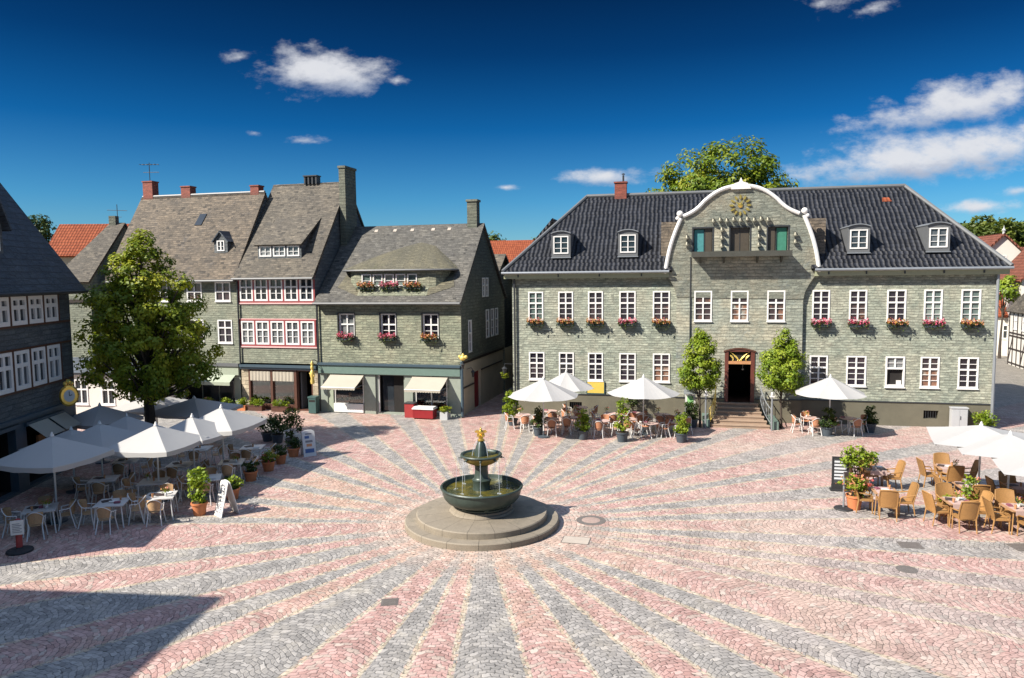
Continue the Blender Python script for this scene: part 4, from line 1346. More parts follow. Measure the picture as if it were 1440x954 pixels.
# shopfront
mb = MB()
mb.box(0.02, SL - 0.02, -0.30, 0.0, 2.86, 2.98, 1)
mb.box(0.05, SL - 0.05, -0.22, 0.0, 2.36, 2.86)
mb.build('fascia', ['shop_green', 'blue_paint'], S)
mb = MB()
SH = [(0.95, 2.85, 0.2, 2.3), (3.80, 5.40, 0.1, 2.3), (6.1, 8.05, 0.2, 2.3)]
mb.wall(0, SL, 0, 2.36, SH, dep=0.25, mi=0)
for a, b in ((0.0, 0.55), (2.95, 3.65), (5.5, 5.98), (8.2, SL)):
    mb.box(a, b, -0.10, -0.003, 0, 2.36)
mb.box(0.55, 0.9, -0.05, -0.003, 0, 2.36, 1)
mb.build('shopfront', ['shop_grey', 'shop_pale_green'], S)
for i, (a, b, c, d) in enumerate(SH):
    m2 = MB()
    v0_, v1_ = 0.25, 2.0
    m2.poly([(a, v0_, c), (a, v1_, c), (a, v1_, d), (a, v0_, d)]).poly([(b, v0_, c), (b, v1_, c), (b, v1_, d), (b, v0_, d)])
    m2.poly([(a, v1_, c), (b, v1_, c), (b, v1_, d), (a, v1_, d)]).poly([(a, v0_, d), (b, v0_, d), (b, v1_, d), (a, v1_, d)])
    m2.poly([(a, v0_, c), (b, v0_, c), (b, v1_, c), (a, v1_, c)])
    for k in range(9):
        x = a + 0.12 + (b - a - 0.3) * k / 9
        hh = rnd.uniform(0.15, 0.5)
        if i != 1:
            m2.box(x, x + rnd.uniform(0.08, 0.18), 0.5, 0.7, 0.62, 0.62 + hh, rnd.choice([1, 2, 3, 1]))
            m2.box(x, x + rnd.uniform(0.08, 0.16), 0.9, 1.0, 1.35, 1.35 + hh * 0.6, rnd.choice([1, 2, 3, 1]))
    if i != 1:
        m2.box(a, b, 0.4, 1.1, 0.55, 0.62, 2).box(a, b, 0.8, 1.1, 1.30, 1.35, 2)
    else:
        m2.box(a + 0.15, a + 0.5, 0.8, 1.0, 1.2, 2.1, 3).box(a + 0.1, a + 0.4, 0.8, 1.1, 0.1, 0.9, 1)
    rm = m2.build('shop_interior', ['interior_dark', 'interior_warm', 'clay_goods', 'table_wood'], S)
    if i != 1:
        f = MB().box(a, b, 0.02, 0.12, c, c + 0.10).box(a, a + 0.06, 0.02, 0.12, c, d).box(b - 0.06, b, 0.02, 0.12, c, d)
        if i == 0:
            f.box(a, b, -0.12, 0.10, c - 0.15, c + 0.36)
        if i == 2:
            f.box((a + b) / 2 - 0.03, (a + b) / 2 + 0.03, 0.02, 0.12, c, d)
        w = f.build('shop_window', 'white_paint', S)
        MB().box(a + 0.06, b - 0.06, 0.08, 0.095, c + 0.10, d).build('pane', 'shop_glass', w)
    else:
        MB().box(a, a + 0.05, 0.02, 0.12, c, d).box(a + 0.1, a + 0.82, 0.35, 0.4, c, d - 0.05, 1).box(b - 0.75, b - 0.03, 0.3, 0.36, c, d - 0.05, 2).build('shop_door', ['white_paint', 'pane_blue', 'interior_dark'], S)
    if i != 1:
        a2, b2 = (a - 0.15, b + 0.1) if i == 0 else (a - 0.1, b + 0.1)
        m2 = MB()
        for k in range(6):
            t0, t1 = k / 6, (k + 1) / 6
            f0, f1 = 2.30 - 0.62 * t0 - 0.04 * sin(pi * t0), 2.30 - 0.62 * t1 - 0.04 * sin(pi * t1)
            m2.prism([(a2 - 0.12 * t0, -0.12 - 1.0 * t0, f0), (b2 - 0.12 * t0, -0.12 - 1.0 * t0, f0), (b2 - 0.12 * t1, -0.12 - 1.0 * t1, f1), (a2 - 0.12 * t1, -0.12 - 1.0 * t1, f1)], (0, 0, -0.012))
        n = 14
        for k in range(n):
            x0, x1 = a2 - 0.12 + (b2 - a2) * k / n, a2 - 0.12 + (b2 - a2) * (k + 1) / n
            m2.prism([(x0, -1.12, 1.68), (x1, -1.12, 1.68), (x1, -1.12, 1.56), ((x0 + x1) / 2, -1.12, 1.52), (x0, -1.12, 1.56)], (0, 0.012, 0))
        m2.tube([(a2 - 0.12, -1.11, 1.67), (b2 - 0.12, -1.11, 1.67)], 0.02, 6, 1)
        for x in (a2, b2):
            m2.tube([(x, -0.05, 1.75), (x - 0.1, -1.1, 1.66)], 0.015, 6, 1)
        m2.build('awning', ['canvas_cream', 'zinc'], S)
pipe(S, SL + 0.05, -0.14, 0.05, 3.2, 'blue_paint', 0.09)
pipe(S, 0.05, -0.1, 0.05, 6.4, 'dark_metal', 0.045)

# pink framed house
PL, PD = 5.2, 9.0
PK = thing('pink_framed_house', 'narrow house with rows of red and pink framed windows and a steep slate roof', 'building', gl(-5.3), GANG)
ROWS = [(3.98, 1.46), (6.62, 1.38)]
mb = MB()
mb.wall(0, PL, 2.86, 8.05, [(0.12, PL - 0.12, z, z + h) for z, h in ROWS], dep=0.02)
mb.poly([(0, 0, 0), (0, PD, 0), (0, PD, 8.05), (0, 0, 8.05)]).poly([(0, PD, 0), (PL, PD, 0), (PL, PD, 8.05), (0, PD, 8.05)])
mb.build('wall', 'slate_grey', PK)
PR, PVR, PE = 14.15, 4.5, 8.02
for u in (0.02, PL + 0.0):
    mb = MB()
    mb.poly([(u, 0, 2.9), (u, PD, 2.9), (u, PD, 8.0), (u, PVR, PR - 0.12), (u, 0, 8.0)])
    mb.build('gable_wall', 'slate_dark', PK)
zp_ = lambda v: PE + (PR - PE) * (v + 0.38) / (PVR + 0.38)
mb = MB()
mb.slab([(-0.12, -0.38, PE), (PL + 0.08, -0.38, PE), (PL + 0.08, PVR, PR), (-0.12, PVR, PR)], 0.14)
mb.slab([(-0.12, PD + 0.38, PE), (PL + 0.08, PD + 0.38, PE), (PL + 0.08, PVR, PR), (-0.12, PVR, PR)], 0.14)
mb.build('roof', 'roof_slate', PK)
MB().tube([(-0.12, -0.45, PE - 0.05), (PL + 0.1, -0.45, PE - 0.05)], 0.07, 8).box(-0.05, PL + 0.05, -0.36, 0, PE - 0.12, PE - 0.04).build('gutter', 'lead', PK)
for z, h in ROWS:
    fr = MB().box(0.0, PL, -0.05, 0.02, z - 0.09, z).box(0.0, PL, -0.05, 0.02, z + h, z + h + 0.08)
    for k in range(6):
        x = 0.06 + (PL - 0.12) * k / 5
        fr.box(x - 0.05, x + 0.05, -0.045, 0.02, z, z + h)
    fr.box(-0.02, PL + 0.02, -0.07, 0.02, z - 0.17, z - 0.09, 1).box(-0.02, PL + 0.02, -0.03, 0.02, z + h + 0.08, z + h + 0.13, 1)
    fr.build('window_band', ['red_frame', 'pink_frame'], PK)
    for k in range(5):
        x = 0.06 + (PL - 0.12) * k / 5 + 0.06
        window(PK, x, z + 0.015, (PL - 0.12) / 5 - 0.12, h - 0.03, v=-0.01, pane='pane_net' if z < 5 else 'pane_blue', split=0.62, top=1, bot=2, sill=False, fw=0.09)
mb = MB()
mb.box(0.0, PL, -0.26, 0.0, 2.62, 2.76).box(0.02, PL - 0.02, -0.18, 0, 2.50, 2.62)
mb.build('cornice', 'blue_paint', PK)
SH = [(0.62, 2.0, 0.35, 2.4), (2.18, 3.6, 0.35, 2.4), (3.8, 4.75, 0.08, 2.4)]
mb = MB()
mb.wall(0, PL, 0, 2.5, SH, dep=0.2)
for a, b in ((0.5, 0.62), (2.02, 2.16), (3.62, 3.78)):
    mb.box(a, b, -0.06, -0.003, 0.0, 2.5)
mb.build('shopfront', 'brown_wood', PK)
MB().wall(0, 0.48, 0, 2.5, v=-0.03).build('pier', 'stone_wall', PK)
MB().wall(4.85, PL, 0, 2.5, v=-0.03).build('pier', 'stone_wall', PK)
for i, (a, b, c, d) in enumerate(SH):
    m2 = MB()
    v0_, v1_ = 0.2, 2.0
    m2.poly([(a, v0_, c), (a, v1_, c), (a, v1_, d), (a, v0_, d)]).poly([(b, v0_, c), (b, v1_, c), (b, v1_, d), (b, v0_, d)])
    m2.poly([(a, v1_, c), (b, v1_, c), (b, v1_, d), (a, v1_, d)]).poly([(a, v0_, d), (b, v0_, d), (b, v1_, d), (a, v1_, d)])
    m2.poly([(a, v0_, c), (b, v0_, c), (b, v1_, c), (a, v1_, c)])
    if i < 2:
        m2.box(a, b, 0.25, 1.0, c + 0.0, c + 0.06, 1)
        for k in range(8):
            x = a + 0.08 + (b - a - 0.2) * k / 8
            hh = rnd.uniform(0.15, 0.42)
            m2.lathe([(0.05, 0), (0.07, hh * 0.4), (0.02, hh * 0.75), (0.025, hh)], 8, (x + 0.05, 0.42 + 0.15 * (k % 2), c + 0.06), rnd.choice([1, 2, 1]))
    m2.build('shop_interior', ['interior_dark', 'board_white', 'clay_goods'], PK)
    if i < 2:
        w = MB().box(a, a + 0.05, 0.02, 0.1, c, d).box(b - 0.05, b, 0.02, 0.1, c, d).box(a, b, 0.02, 0.1, d - 0.06, d).build('shop_window', 'brown_wood', PK)
        MB().box(a + 0.05, b - 0.05, 0.06, 0.07, c, d - 0.06).build('pane', 'shop_glass', w)
        m3 = MB()
        nn = 12
        for k in range(nn):
            x0, x1 = a + (b - a) * k / nn, a + (b - a) * (k + 1) / nn
            m3.poly([(x0, -0.06 - 0.03 * (k % 2), 1.78), (x1, -0.06 - 0.03 * ((k + 1) % 2), 1.78), (x1, -0.06 - 0.02 * ((k + 1) % 2), 2.36), (x0, -0.06 - 0.02 * (k % 2), 2.36)])
        m3.build('short_curtain', 'canvas_cream', w)
    else:
        MB().box(a + 0.05, a + 0.13, 0.3, 0.9, c, d - 0.1, 0).box(a, a + 0.06, 0.02, 0.12, c, d, 1).build('shop_door', ['zinc', 'brown_wood'], PK)
# shed dormer with three little windows
mb = MB()
da, db, dv = 1.10, 4.05, 0.55
zb, zt = zp_(dv) - 0.05, zp_(dv) + 0.85
mb.wall(da, db, zb, zt, [(da + 0.1 + i * 0.95, da + 0.1 + i * 0.95 + 0.84, zb + 0.16, zt - 0.08) for i in range(3)], v=dv, dep=0.1)
vt = 2.55
for u in (da, db):
    mb.poly([(u, dv, zb), (u, dv, zt), (u, vt, zp_(vt))])
mb.slab([(da - 0.12, dv - 0.2, zt - 0.02), (db + 0.12, dv - 0.2, zt - 0.02), (db + 0.3, vt, zp_(vt) + 0.04), (da + 0.1, vt, zp_(vt) + 0.04)], 0.1, 1)
dm = mb.build('shed_dormer', ['slate_dark', 'roof_slate'], PK)
for i in range(3):
    wb = win_bm(MB(), 0.82, zt - zb - 0.26, split=0, top=2, bot=0, cols=2, fw=0.07, mull=0.04)
    wb.box(0.02, 0.80, 0.045, 0.06, 0.02, zt - zb - 0.28, 1)
    wb.build('window', ['white_paint', 'pane_net'], dm, (da + 0.11 + i * 0.95, dv, zb + 0.17))
MB().box(0, 0.42, 0, 1.5, 9.6, 14.8).box(-0.05, 0.47, -0.05, 1.55, 14.8, 14.95).build('tall_chimney', 'slate_side', PK, (PL + 0.09, 3.2, 0))
mb = MB().box(2.2, 3.2, 4.2, 4.8, 14.55, 14.62)
for i in range(4):
    mb.box(2.25 + i * 0.27, 2.25 + i * 0.27 + 0.1, 4.25, 4.75, 14.05, 14.55)
mb.build('ridge_vent', 'dark_metal', PK)
pipe(PK, 0.0, -0.1, 2.6, 7.95, 'dark_metal', 0.045)

# grey house behind the plaza tree
GLN, GD = 9.35, 7.2
GH_ = thing('brown_roofed_house', 'grey slate house with broad brown slate roof and red chimneys behind the plaza tree', 'building', gl(-14.75), GANG)
g0 = -14.75
rowU = [(u - g0, u - g0 + 1.08) for u in (-6.92, -8.95, -10.95, -12.95)]
rowL = [(u - g0, u - g0 + 1.02) for u in (-6.84, -8.85, -10.85, -12.85)]
mb = MB()
mb.wall(0, GLN, 2.78, 7.95, [(a, b, 6.62, 7.80) for a, b in rowU] + [(a, b, 4.04, 5.48) for a, b in rowL])
mb.poly([(0, 0, 0), (0, GD, 0), (0, GD, 7.95), (0, 0, 7.95)]).poly([(0, GD, 0), (GLN, GD, 0), (GLN, GD, 7.95), (0, GD, 7.95)])
mb.build('wall', 'slate_grey', GH_)
for a, b in rowU:
    window(GH_, a, 6.62, b - a, 1.18, split=0.5, top=1, bot=1)
for a, b in rowL:
    window(GH_, a, 4.04, b - a, 1.44, split=0.66, top=1, bot=2)
GR_, GVR, GE = 13.55, 3.4, 7.92
for u in (0.0, GLN):
    mb = MB()
    mb.poly([(u, 0, 2.9), (u, GD, 2.9), (u, GD, 7.9), (u, GVR, GR_ - 0.12), (u, 0, 7.9)])
    mb.build('gable_wall', 'slate_dark', GH_)
zg_ = lambda v: GE + (GR_ - GE) * (v + 0.38) / (GVR + 0.38)
mb = MB()
mb.slab([(-0.1, -0.38, GE), (GLN + 0.05, -0.38, GE), (GLN + 0.05, GVR, GR_), (-0.1, GVR, GR_)], 0.14)
mb.slab([(-0.1, GD + 0.38, GE), (GLN + 0.05, GD + 0.38, GE), (GLN + 0.05, GVR, GR_), (-0.1, GVR, GR_)], 0.14)
mb.build('roof', 'roof_slate_brown', GH_)
MB().tube([(-0.1, -0.45, GE - 0.05), (GLN + 0.1, -0.45, GE - 0.05)], 0.07, 8).box(-0.05, GLN, -0.36, 0, GE - 0.12, GE - 0.04).build('gutter', 'lead', GH_)
MB().tube([(0, GVR, GR_ + 0.03), (GLN, GVR, GR_ + 0.03)], 0.09, 7).build('ridge_cap', 'lead', GH_)
for (u, z1, w) in ((0.1, 14.55, 0.75), (3.1, 14.1, 0.7), (GLN - 1.0, 13.95, 0.6)):
    MB().box(0, w, 0, 0.6, 12.4, z1).box(-0.04, w + 0.04, -0.04, 0.64, z1, z1 + 0.08).build('chimney', 'brick_red', GH_, (u, GVR - 0.1, 0))
mb = MB()
u, v, z = 0.62, GVR, 14.5
mb.tube([(u, v, z), (u, v, z + 1.35)], 0.025, 6).tube([(u - 0.75, v, z + 1.25), (u + 0.75, v, z + 1.2)], 0.018, 5).tube([(u - 0.5, v, z + 0.72), (u + 0.75, v, z + 0.68)], 0.018, 5)
for k in range(5):
    mb.tube([(u - 0.6 + 0.3 * k, v - 0.25, z + 1.24 - 0.01 * k), (u - 0.6 + 0.3 * k, v + 0.25, z + 1.24 - 0.01 * k)], 0.012, 4)
mb.build('antenna', 'dark_metal', GH_)
du, dv = 7.35, 0.75
zb = zg_(dv) - 0.05
mb = MB()
mb.wall(du, du + 0.95, zb, zb + 0.85, [(du + 0.2, du + 0.75, zb + 0.15, zb + 0.82)], v=dv, dep=0.1)
mb.poly([(du, dv, zb + 0.85), (du + 0.95, dv, zb + 0.85), (du + 0.475, dv, zb + 1.35)])
for a in (du, du + 0.95):
    mb.poly([(a, dv, zb), (a, dv, zb + 0.85), (a, dv + 0.65, zb + 0.85)])
for sg in (-1, 1):
    c = du + 0.475
    mb.slab([(c + sg * 0.6, dv - 0.12, zb + 0.74), (c, dv - 0.12, zb + 1.42), (c, dv + 1.0, zb + 1.42), (c + sg * 0.6, dv + 0.6, zb + 0.74)], 0.06, 1)
dm = mb.build('gabled_dormer', ['slate_dark', 'roof_dark'], GH_)
wb = win_bm(MB(), 0.53, 0.65, split=0, top=2, bot=0, fw=0.06)
wb.box(0.02, 0.51, 0.045, 0.06, 0.02, 0.63, 1)
wb.build('window', ['white_paint', 'pane_blue'], dm, (du + 0.21, dv, zb + 0.16))
v = 1.95
MB().slab([(5.05, v, zg_(v) + 0.08), (5.55, v, zg_(v) + 0.08), (5.65, v + 0.5, zg_(v + 0.5) + 0.08), (5.15, v + 0.5, zg_(v + 0.5) + 0.08)], 0.1).build('skylight', 'pane_blue', GH_)
mb = MB()
mb.wall(0, GLN, 0, 2.78, [(0.3, 3.6, 0.3, 2.0), (4.0, 8.9, 0.3, 2.0)], dep=0.3)
mb.box(0.0, GLN, -0.2, 0.0, 2.62, 2.80, 1).box(0.05, GLN - 0.05, -0.12, -0.003, 2.08, 2.62, 2)
mb.build('shopfront', ['shop_grey', 'lead', 'shop_pale_green'], GH_)
mb = MB()
for (a, b) in ((0.2, 3.7), (3.9, 9.1)):
    mb.prism([(a, -0.14, 2.1), (b, -0.14, 2.1), (b, -0.75, 1.72), (a, -0.75, 1.72)], (0, 0, -0.015))
    mb.box(a, b, -0.76, -0.745, 1.52, 1.72)
mb.build('awning', 'shop_pale_green', GH_)
for (a, b) in ((0.3, 3.6), (4.0, 8.9)):
    m2 = MB()
    for k in range(5):
        x = a + (b - a) * k / 4
        m2.box(min(x, b - 0.05), min(x, b - 0.05) + 0.05, 0.14, 0.2, 0.3, 2.0)
    w = m2.build('shop_window', 'shop_grey', GH_)
    MB().box(a, b, 0.18, 0.2, 0.3, 2.0).build('pane', 'pane_blue', w)


# ------------------------------------------------------------------ dark slate house on the left
LANG = R(94.99)
LO = Vector((-17.95, 19.45, 0))
LH = thing('dark_slate_house', 'dark slate house in shade with blue roof and paired rows of white windows', 'building', LO, LANG)
LL, LD, LE, LR, LVR = 12.1, 7.2, 7.56, 13.0, 3.2
U2 = [11.12 - 1.03 - i * 1.135 for i in range(5)]
U1 = [11.11 - 1.05 - i * 1.135 for i in range(5)]
mb = MB()
L0 = 4.6
mb.wall(L0, LL, 2.9, LE, [(a, a + 1.02, 6.33, 7.42) for a in U2] + [(a, a + 1.02, 3.88, 5.38) for a in U1], dep=0.1)
mb.poly([(LL, 0, 0), (LL, LD, 0), (LL, LD, LE), (LL, LVR, LR - 0.15), (LL, 0, LE)])
mb.poly([(L0, 0, 0), (L0, LD, 0), (L0, LD, LE), (L0, 0, LE)]).poly([(L0, LD, 0), (LL, LD, 0), (LL, LD, LE), (L0, LD, LE)])
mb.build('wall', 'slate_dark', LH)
for a in U2:
    window(LH, a, 6.33, 1.0, 1.08, split=0.62, top=1, bot=1, pane='pane_blue', fw=0.14, mull=0.14, sill=False)
for a in U1:
    window(LH, a, 3.88, 1.0, 1.49, split=0.62, top=1, bot=1, pane='pane_blue', fw=0.14, mull=0.14, sill=False)
m1 = MB()
for z in (3.80, 5.38, 6.25, 7.42):
    m1.box(4.7, LL - 0.1, -0.05, 0.0, z, z + 0.075)
for U, z0, z1 in ((U1, 3.875, 5.38), (U2, 6.325, 7.42)):
    for a in U:
        m1.box(a + 1.025, a + 1.105, -0.045, 0.0, z0, z1)
m1.build('timber_band', 'brown_wood', LH)
zl_ = lambda v: LE + (LR - LE) * (v + 0.5) / (LVR + 0.5)
mb = MB()
mb.slab([(4.1, -0.5, LE), (LL + 0.5, -0.5, LE), (LL + 0.25, LVR, LR), (8.6, LVR, LR)], 0.16)
mb.slab([(4.1, LD + 0.5, LE), (LL + 0.5, LD + 0.5, LE), (LL + 0.25, LVR, LR), (8.6, LVR, LR)], 0.16)
mb.slab([(4.1, -0.5, LE), (4.1, LD + 0.5, LE), (8.6, LVR, LR)], 0.16)
mb.build('roof', 'roof_dark', LH)
MB().tube([(4.1, -0.54, LE - 0.04), (LL + 0.5, -0.54, LE - 0.04)], 0.06, 8).box(4.2, LL + 0.4, -0.46, 0, LE - 0.13, LE - 0.05).build('gutter', 'dark_metal', LH)
# roof dormer at the picture edge
mb = MB()
a, b, dv, zb, zt = 7.1, 8.5, 0.5, 8.95, 10.05
mb.wall(a, b, zb, zt, [(a + 0.3, b - 0.2, zb + 0.15, zt - 0.1)], v=dv, dep=0.1)
for u in (a, b):
    mb.poly([(u, dv, zb), (u, dv, zt), (u, dv + 1.2, zt)])
mb.poly([(a, dv, zt), (b, dv, zt), ((a + b) / 2, dv, zt + 1.3)])
c = (a + b) / 2
for sg in (-1, 1):
    mb.slab([(c + sg * 0.95, dv - 0.25, zt - 0.12), (c, dv - 0.3, zt + 1.35), (c, dv + 2.1, zt + 1.35), (c + sg * 0.95, dv + 1.1, zt - 0.12)], 0.1, 1)
dm = mb.build('dormer', ['slate_dark', 'roof_dark'], LH)
wb = win_bm(MB(), b - a - 0.54, zt - zb - 0.29, split=0.6, top=1, bot=1, fw=0.12)
wb.box(0.02, b - a - 0.56, 0.045, 0.06, 0.02, zt - zb - 0.31, 1)
wb.build('window', ['white_paint', 'pane_blue'], dm, (a + 0.32, dv, zb + 0.17))
# ground floor: blue timber shop with openings
SH = [(6.3, 7.6, 0.1, 2.5), (8.3, 10.9, 0.1, 2.45), (4.75, 5.9, 0.1, 2.5)]
mb = MB()
mb.wall(L0, LL, 0, 2.9, SH, dep=0.3)
for a, b, _, d in SH:
    mb.box(a - 0.12, b + 0.12, -0.1, -0.003, d, d + 0.14)
mb.box(L0, LL, -0.12, -0.003, 2.72, 2.86)
mb.build('shopfront', 'blue_paint', LH)
m2 = MB()
for a, b, c, d in SH:
    m2.poly([(a, 0.3, c), (b, 0.3, c), (b, 1.6, c), (a, 1.6, c)]).poly([(a, 1.6, c), (b, 1.6, c), (b, 1.6, d), (a, 1.6, d)])
    m2.poly([(a, 0.3, c), (a, 1.6, c), (a, 1.6, d), (a, 0.3, d)]).poly([(b, 0.3, c), (b, 1.6, c), (b, 1.6, d), (b, 0.3, d)])
    m2.poly([(a, 0.3, d), (b, 0.3, d), (b, 1.6, d), (a, 1.6, d)])
    m2.box(a + 0.2, a + 0.7, 0.5, 0.6, 0.1, 1.9, 1).box(b - 0.7, b - 0.2, 0.6, 0.7, 0.1, 1.7, 1)
m2.build('shop_interior', ['interior_dark', 'clay_goods'], LH)
mb = MB()
for (a, b) in ((8.25, 9.6), (9.75, 10.95)):
    mb.prism([(a, -0.12, 2.5), (b, -0.12, 2.5), (b, -0.75, 2.0), (a, -0.75, 2.0)], (0, 0, -0.015))
mb.build('awning', 'canvas_cream', LH)
ck = MB()
ck.lathe([(0.0, -0.06), (0.30, -0.06), (0.36, 0.0), (0.30, 0.06), (0.0, 0.06)], 20)
ck.ball((0, 0.46, 0), 0.10, 8).ball((0.12, 0.40, 0), 0.08, 8).ball((-0.12, 0.40, 0), 0.08, 8)
ck.lathe([(0.0, -0.075), (0.2, -0.075), (0.2, -0.062), (0, -0.062)], 18, (0, 0, 0), 1).lathe([(0.0, 0.062), (0.2, 0.062), (0.2, 0.075), (0, 0.075)], 18, (0, 0, 0), 1)
ck.beam((0, 0, 0.08), (0.0, 0.15, 0.08), 0.025, 0.01, 2).beam((0, 0, 0.08), (0.1, 0.03, 0.08), 0.025, 0.01, 2)
ck.tube([(0, 0.5, 0), (0, 0.62, 0), (0, 0.62, -0.5)], 0.02, 6, 2)
o = ck.build('hanging_clock', ['gold', 'board_white', 'dark_metal'], None, tuple(LO + Vector((cos(LANG), sin(LANG), 0)) * 10.35 + Vector((sin(LANG), -cos(LANG), 0)) * 0.62 + Vector((0, 0, 3.28))))
o.rotation_euler = (R(90), 0, R(40))
o.scale = (1, 1.25, 1)
tag(o, 'ornate golden clock sign hanging from the dark slate house above the terrace', 'clock')

nw = LO + Vector((cos(LANG), sin(LANG), 0)) * -1.2 + Vector((-sin(LANG), cos(LANG), 0)) * 0.0  # house added out of view so its shadow covers the front tables
LW = thing('added_shade_house', 'unseen low house added beside the dark slate house to shade the left terrace tables', 'building', nw, LANG)
mb = MB()
ops = [(0.7 + 1.7 * i, 1.7 + 1.7 * i, z, z + 1.3) for i in range(3) for z in (1.0, 4.2)]
mb.wall(0, 5.7, 0, 6.5, ops, dep=0.1)
mb.poly([(0, 0, 0), (0, 7, 0), (0, 7, 6.5), (0, 0, 6.5)]).poly([(0, 7, 0), (5.7, 7, 0), (5.7, 7, 6.5), (0, 7, 6.5)])
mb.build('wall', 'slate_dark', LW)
for o_ in ops:
    window(LW, o_[0], o_[2], 1.0, 1.3)
MB().slab([(-0.2, -0.2, 6.5), (5.7, -0.2, 6.5), (5.7, 3.5, 7.4), (-0.2, 3.5, 7.4)], 0.15).slab([(-0.2, 7.2, 6.5), (5.7, 7.2, 6.5), (5.7, 3.5, 7.4), (-0.2, 3.5, 7.4)], 0.15).build('roof', 'roof_dark', LW)

# town hall beside the camera, outside the frame: it throws the big shadow in the lower left corner
TH_ = thing('town_hall', 'tall stone town hall beside the viewpoint casting a shadow over the square', 'building', (-19.75, 11.45, 0), R(-6))
mb = MB()
TW, TL = 16.0, 34.0
ops = [(2 + 4.2 * i, 3.4 + 4.2 * i, z, z + 2.2) for i in range(7) for z in (2.0, 7.0)]
mb.wall(0, TL, 0, 12.0, ops, dep=0.25)
mb.poly([(0, TW, 0), (TL, TW, 0), (TL, TW, 12), (0, TW, 12)]).poly([(0, 0, 0), (0, TW, 0), (0, TW, 12), (0, 0, 12)]).poly([(TL, 0, 0), (TL, TW, 0), (TL, TW, 12), (TL, 0, 12)])
tw = mb.build('wall', 'plaster_cream', TH_, (0, -TL, 0), R(90))
for o_ in ops:
    wb = win_bm(MB(), 1.38, 2.18)
    wb.box(0.02, 1.36, 0.045, 0.06, 0.02, 2.16, 1)
    wb.build('window', ['white_paint', 'pane_dark'], tw, (o_[0] + 0.01, 0.05, o_[2] + 0.01))
mb = MB()
mb.slab([(0.3, 0.3, 12.0), (0.3, -TL - 0.3, 12.0), (-TW / 2, -TL + 6, 15.2), (-TW / 2, -9, 15.2)], 0.2)
mb.slab([(-TW - 0.3, 0.3, 12.0), (-TW - 0.3, -TL - 0.3, 12.0), (-TW / 2, -TL + 6, 15.2), (-TW / 2, -9, 15.2)], 0.2)
mb.slab([(0.3, 0.3, 12.0), (-TW - 0.3, 0.3, 12.0), (-TW / 2, -9, 15.2)], 0.2)
mb.slab([(0.3, -TL - 0.3, 12.0), (-TW - 0.3, -TL - 0.3, 12.0), (-TW / 2, -TL + 6, 15.2)], 0.2)
mb.build('roof', 'roof_dark', TH_)


# ------------------------------------------------------------------ houses in the background
def house(name, label, x, y, rz, w, d, eave, ridge, wall, roof, wins=(), gable_front=False, over=0.3, pane='pane_blue', chim=None, timber=None):
    root = thing(name, label, 'building', (x, y, 0), rz)
    mb = MB()
    ops = [(a, a + ww, z, z + hh) for (a, z, ww, hh) in wins]
    mb.wall(0, w, 0, eave, ops, dep=0.1)
    mb.poly([(0, d, 0), (w, d, 0), (w, d, eave), (0, d, eave)])
    if gable_front:
        mb.poly([(0, 0, eave), (w, 0, eave), (w / 2, 0, ridge - 0.1)]).poly([(0, d, eave), (w, d, eave), (w / 2, d, ridge - 0.1)])
        mb.poly([(0, 0, 0), (0, d, 0), (0, d, eave), (0, 0, eave)]).poly([(w, 0, 0), (w, d, 0), (w, d, eave), (w, 0, eave)])
    else:
        for u in (0, w):
            mb.poly([(u, 0, 0), (u, d, 0), (u, d, eave), (u, d / 2, ridge - 0.1), (u, 0, eave)])
    mb.build('wall', wall, root)
    m2 = MB()
    if gable_front:
        k = (ridge - eave) / (w / 2)
        for sg in (0, 1):
            xe = -over if sg == 0 else w + over
            m2.slab([(xe, -over, eave - k * over), (w / 2, -over, ridge), (w / 2, d + over, ridge), (xe, d + over, eave - k * over)], 0.15)
    else:
        k = (ridge - eave) / (d / 2)
        for sg in (0, 1):
            ye = -over if sg == 0 else d + over
            m2.slab([(-over, ye, eave - k * over), (w + over, ye, eave - k * over), (w + over, d / 2, ridge), (-over, d / 2, ridge)], 0.15)
    rf = m2.build('roof', roof, root)
    for (a, z, ww, hh) in wins:
        window(root, a, z, ww, hh, pane=pane, split=0.6, top=1, bot=1)
    if chim:
        MB().box(0, 0.6, 0, 0.6, ridge - 1.2, ridge + 0.9).box(-0.05, 0.65, -0.05, 0.65, ridge + 0.9, ridge + 1.0).build('chimney', chim[1], root, (chim[0], d / 2 - 0.3, 0))
    if timber:
        t = MB()
        for (a, b) in timber:
            t.beam((a[0], -0.02, a[1]), (b[0], -0.02, b[1]), 0.11, 0.06, 0, (0, -1, 0))
        t.build('timber_frame', 'dark_timber', root)
    return root


hr = house('red_roofed_house', 'small house with orange-red tiled roof and aerial behind the dark slate house', -31.4, 50.2, R(2), 6.2, 4.0, 10.0, 11.95, 'plaster_cream', 'pantile_red',
           [(0.8, 6.2, 0.8, 1.2), (2.2, 6.2, 0.8, 1.2)], over=0.35)
mb = MB().tube([(3.2, 3, 11.9), (3.2, 3, 13.4)], 0.025, 5).tube([(2.5, 3, 13.0), (3.9, 3, 12.95)], 0.018, 5).tube([(2.9, 3, 12.5), (3.5, 3, 12.5)], 0.015, 5)
mb.build('antenna', 'dark_metal', hr)
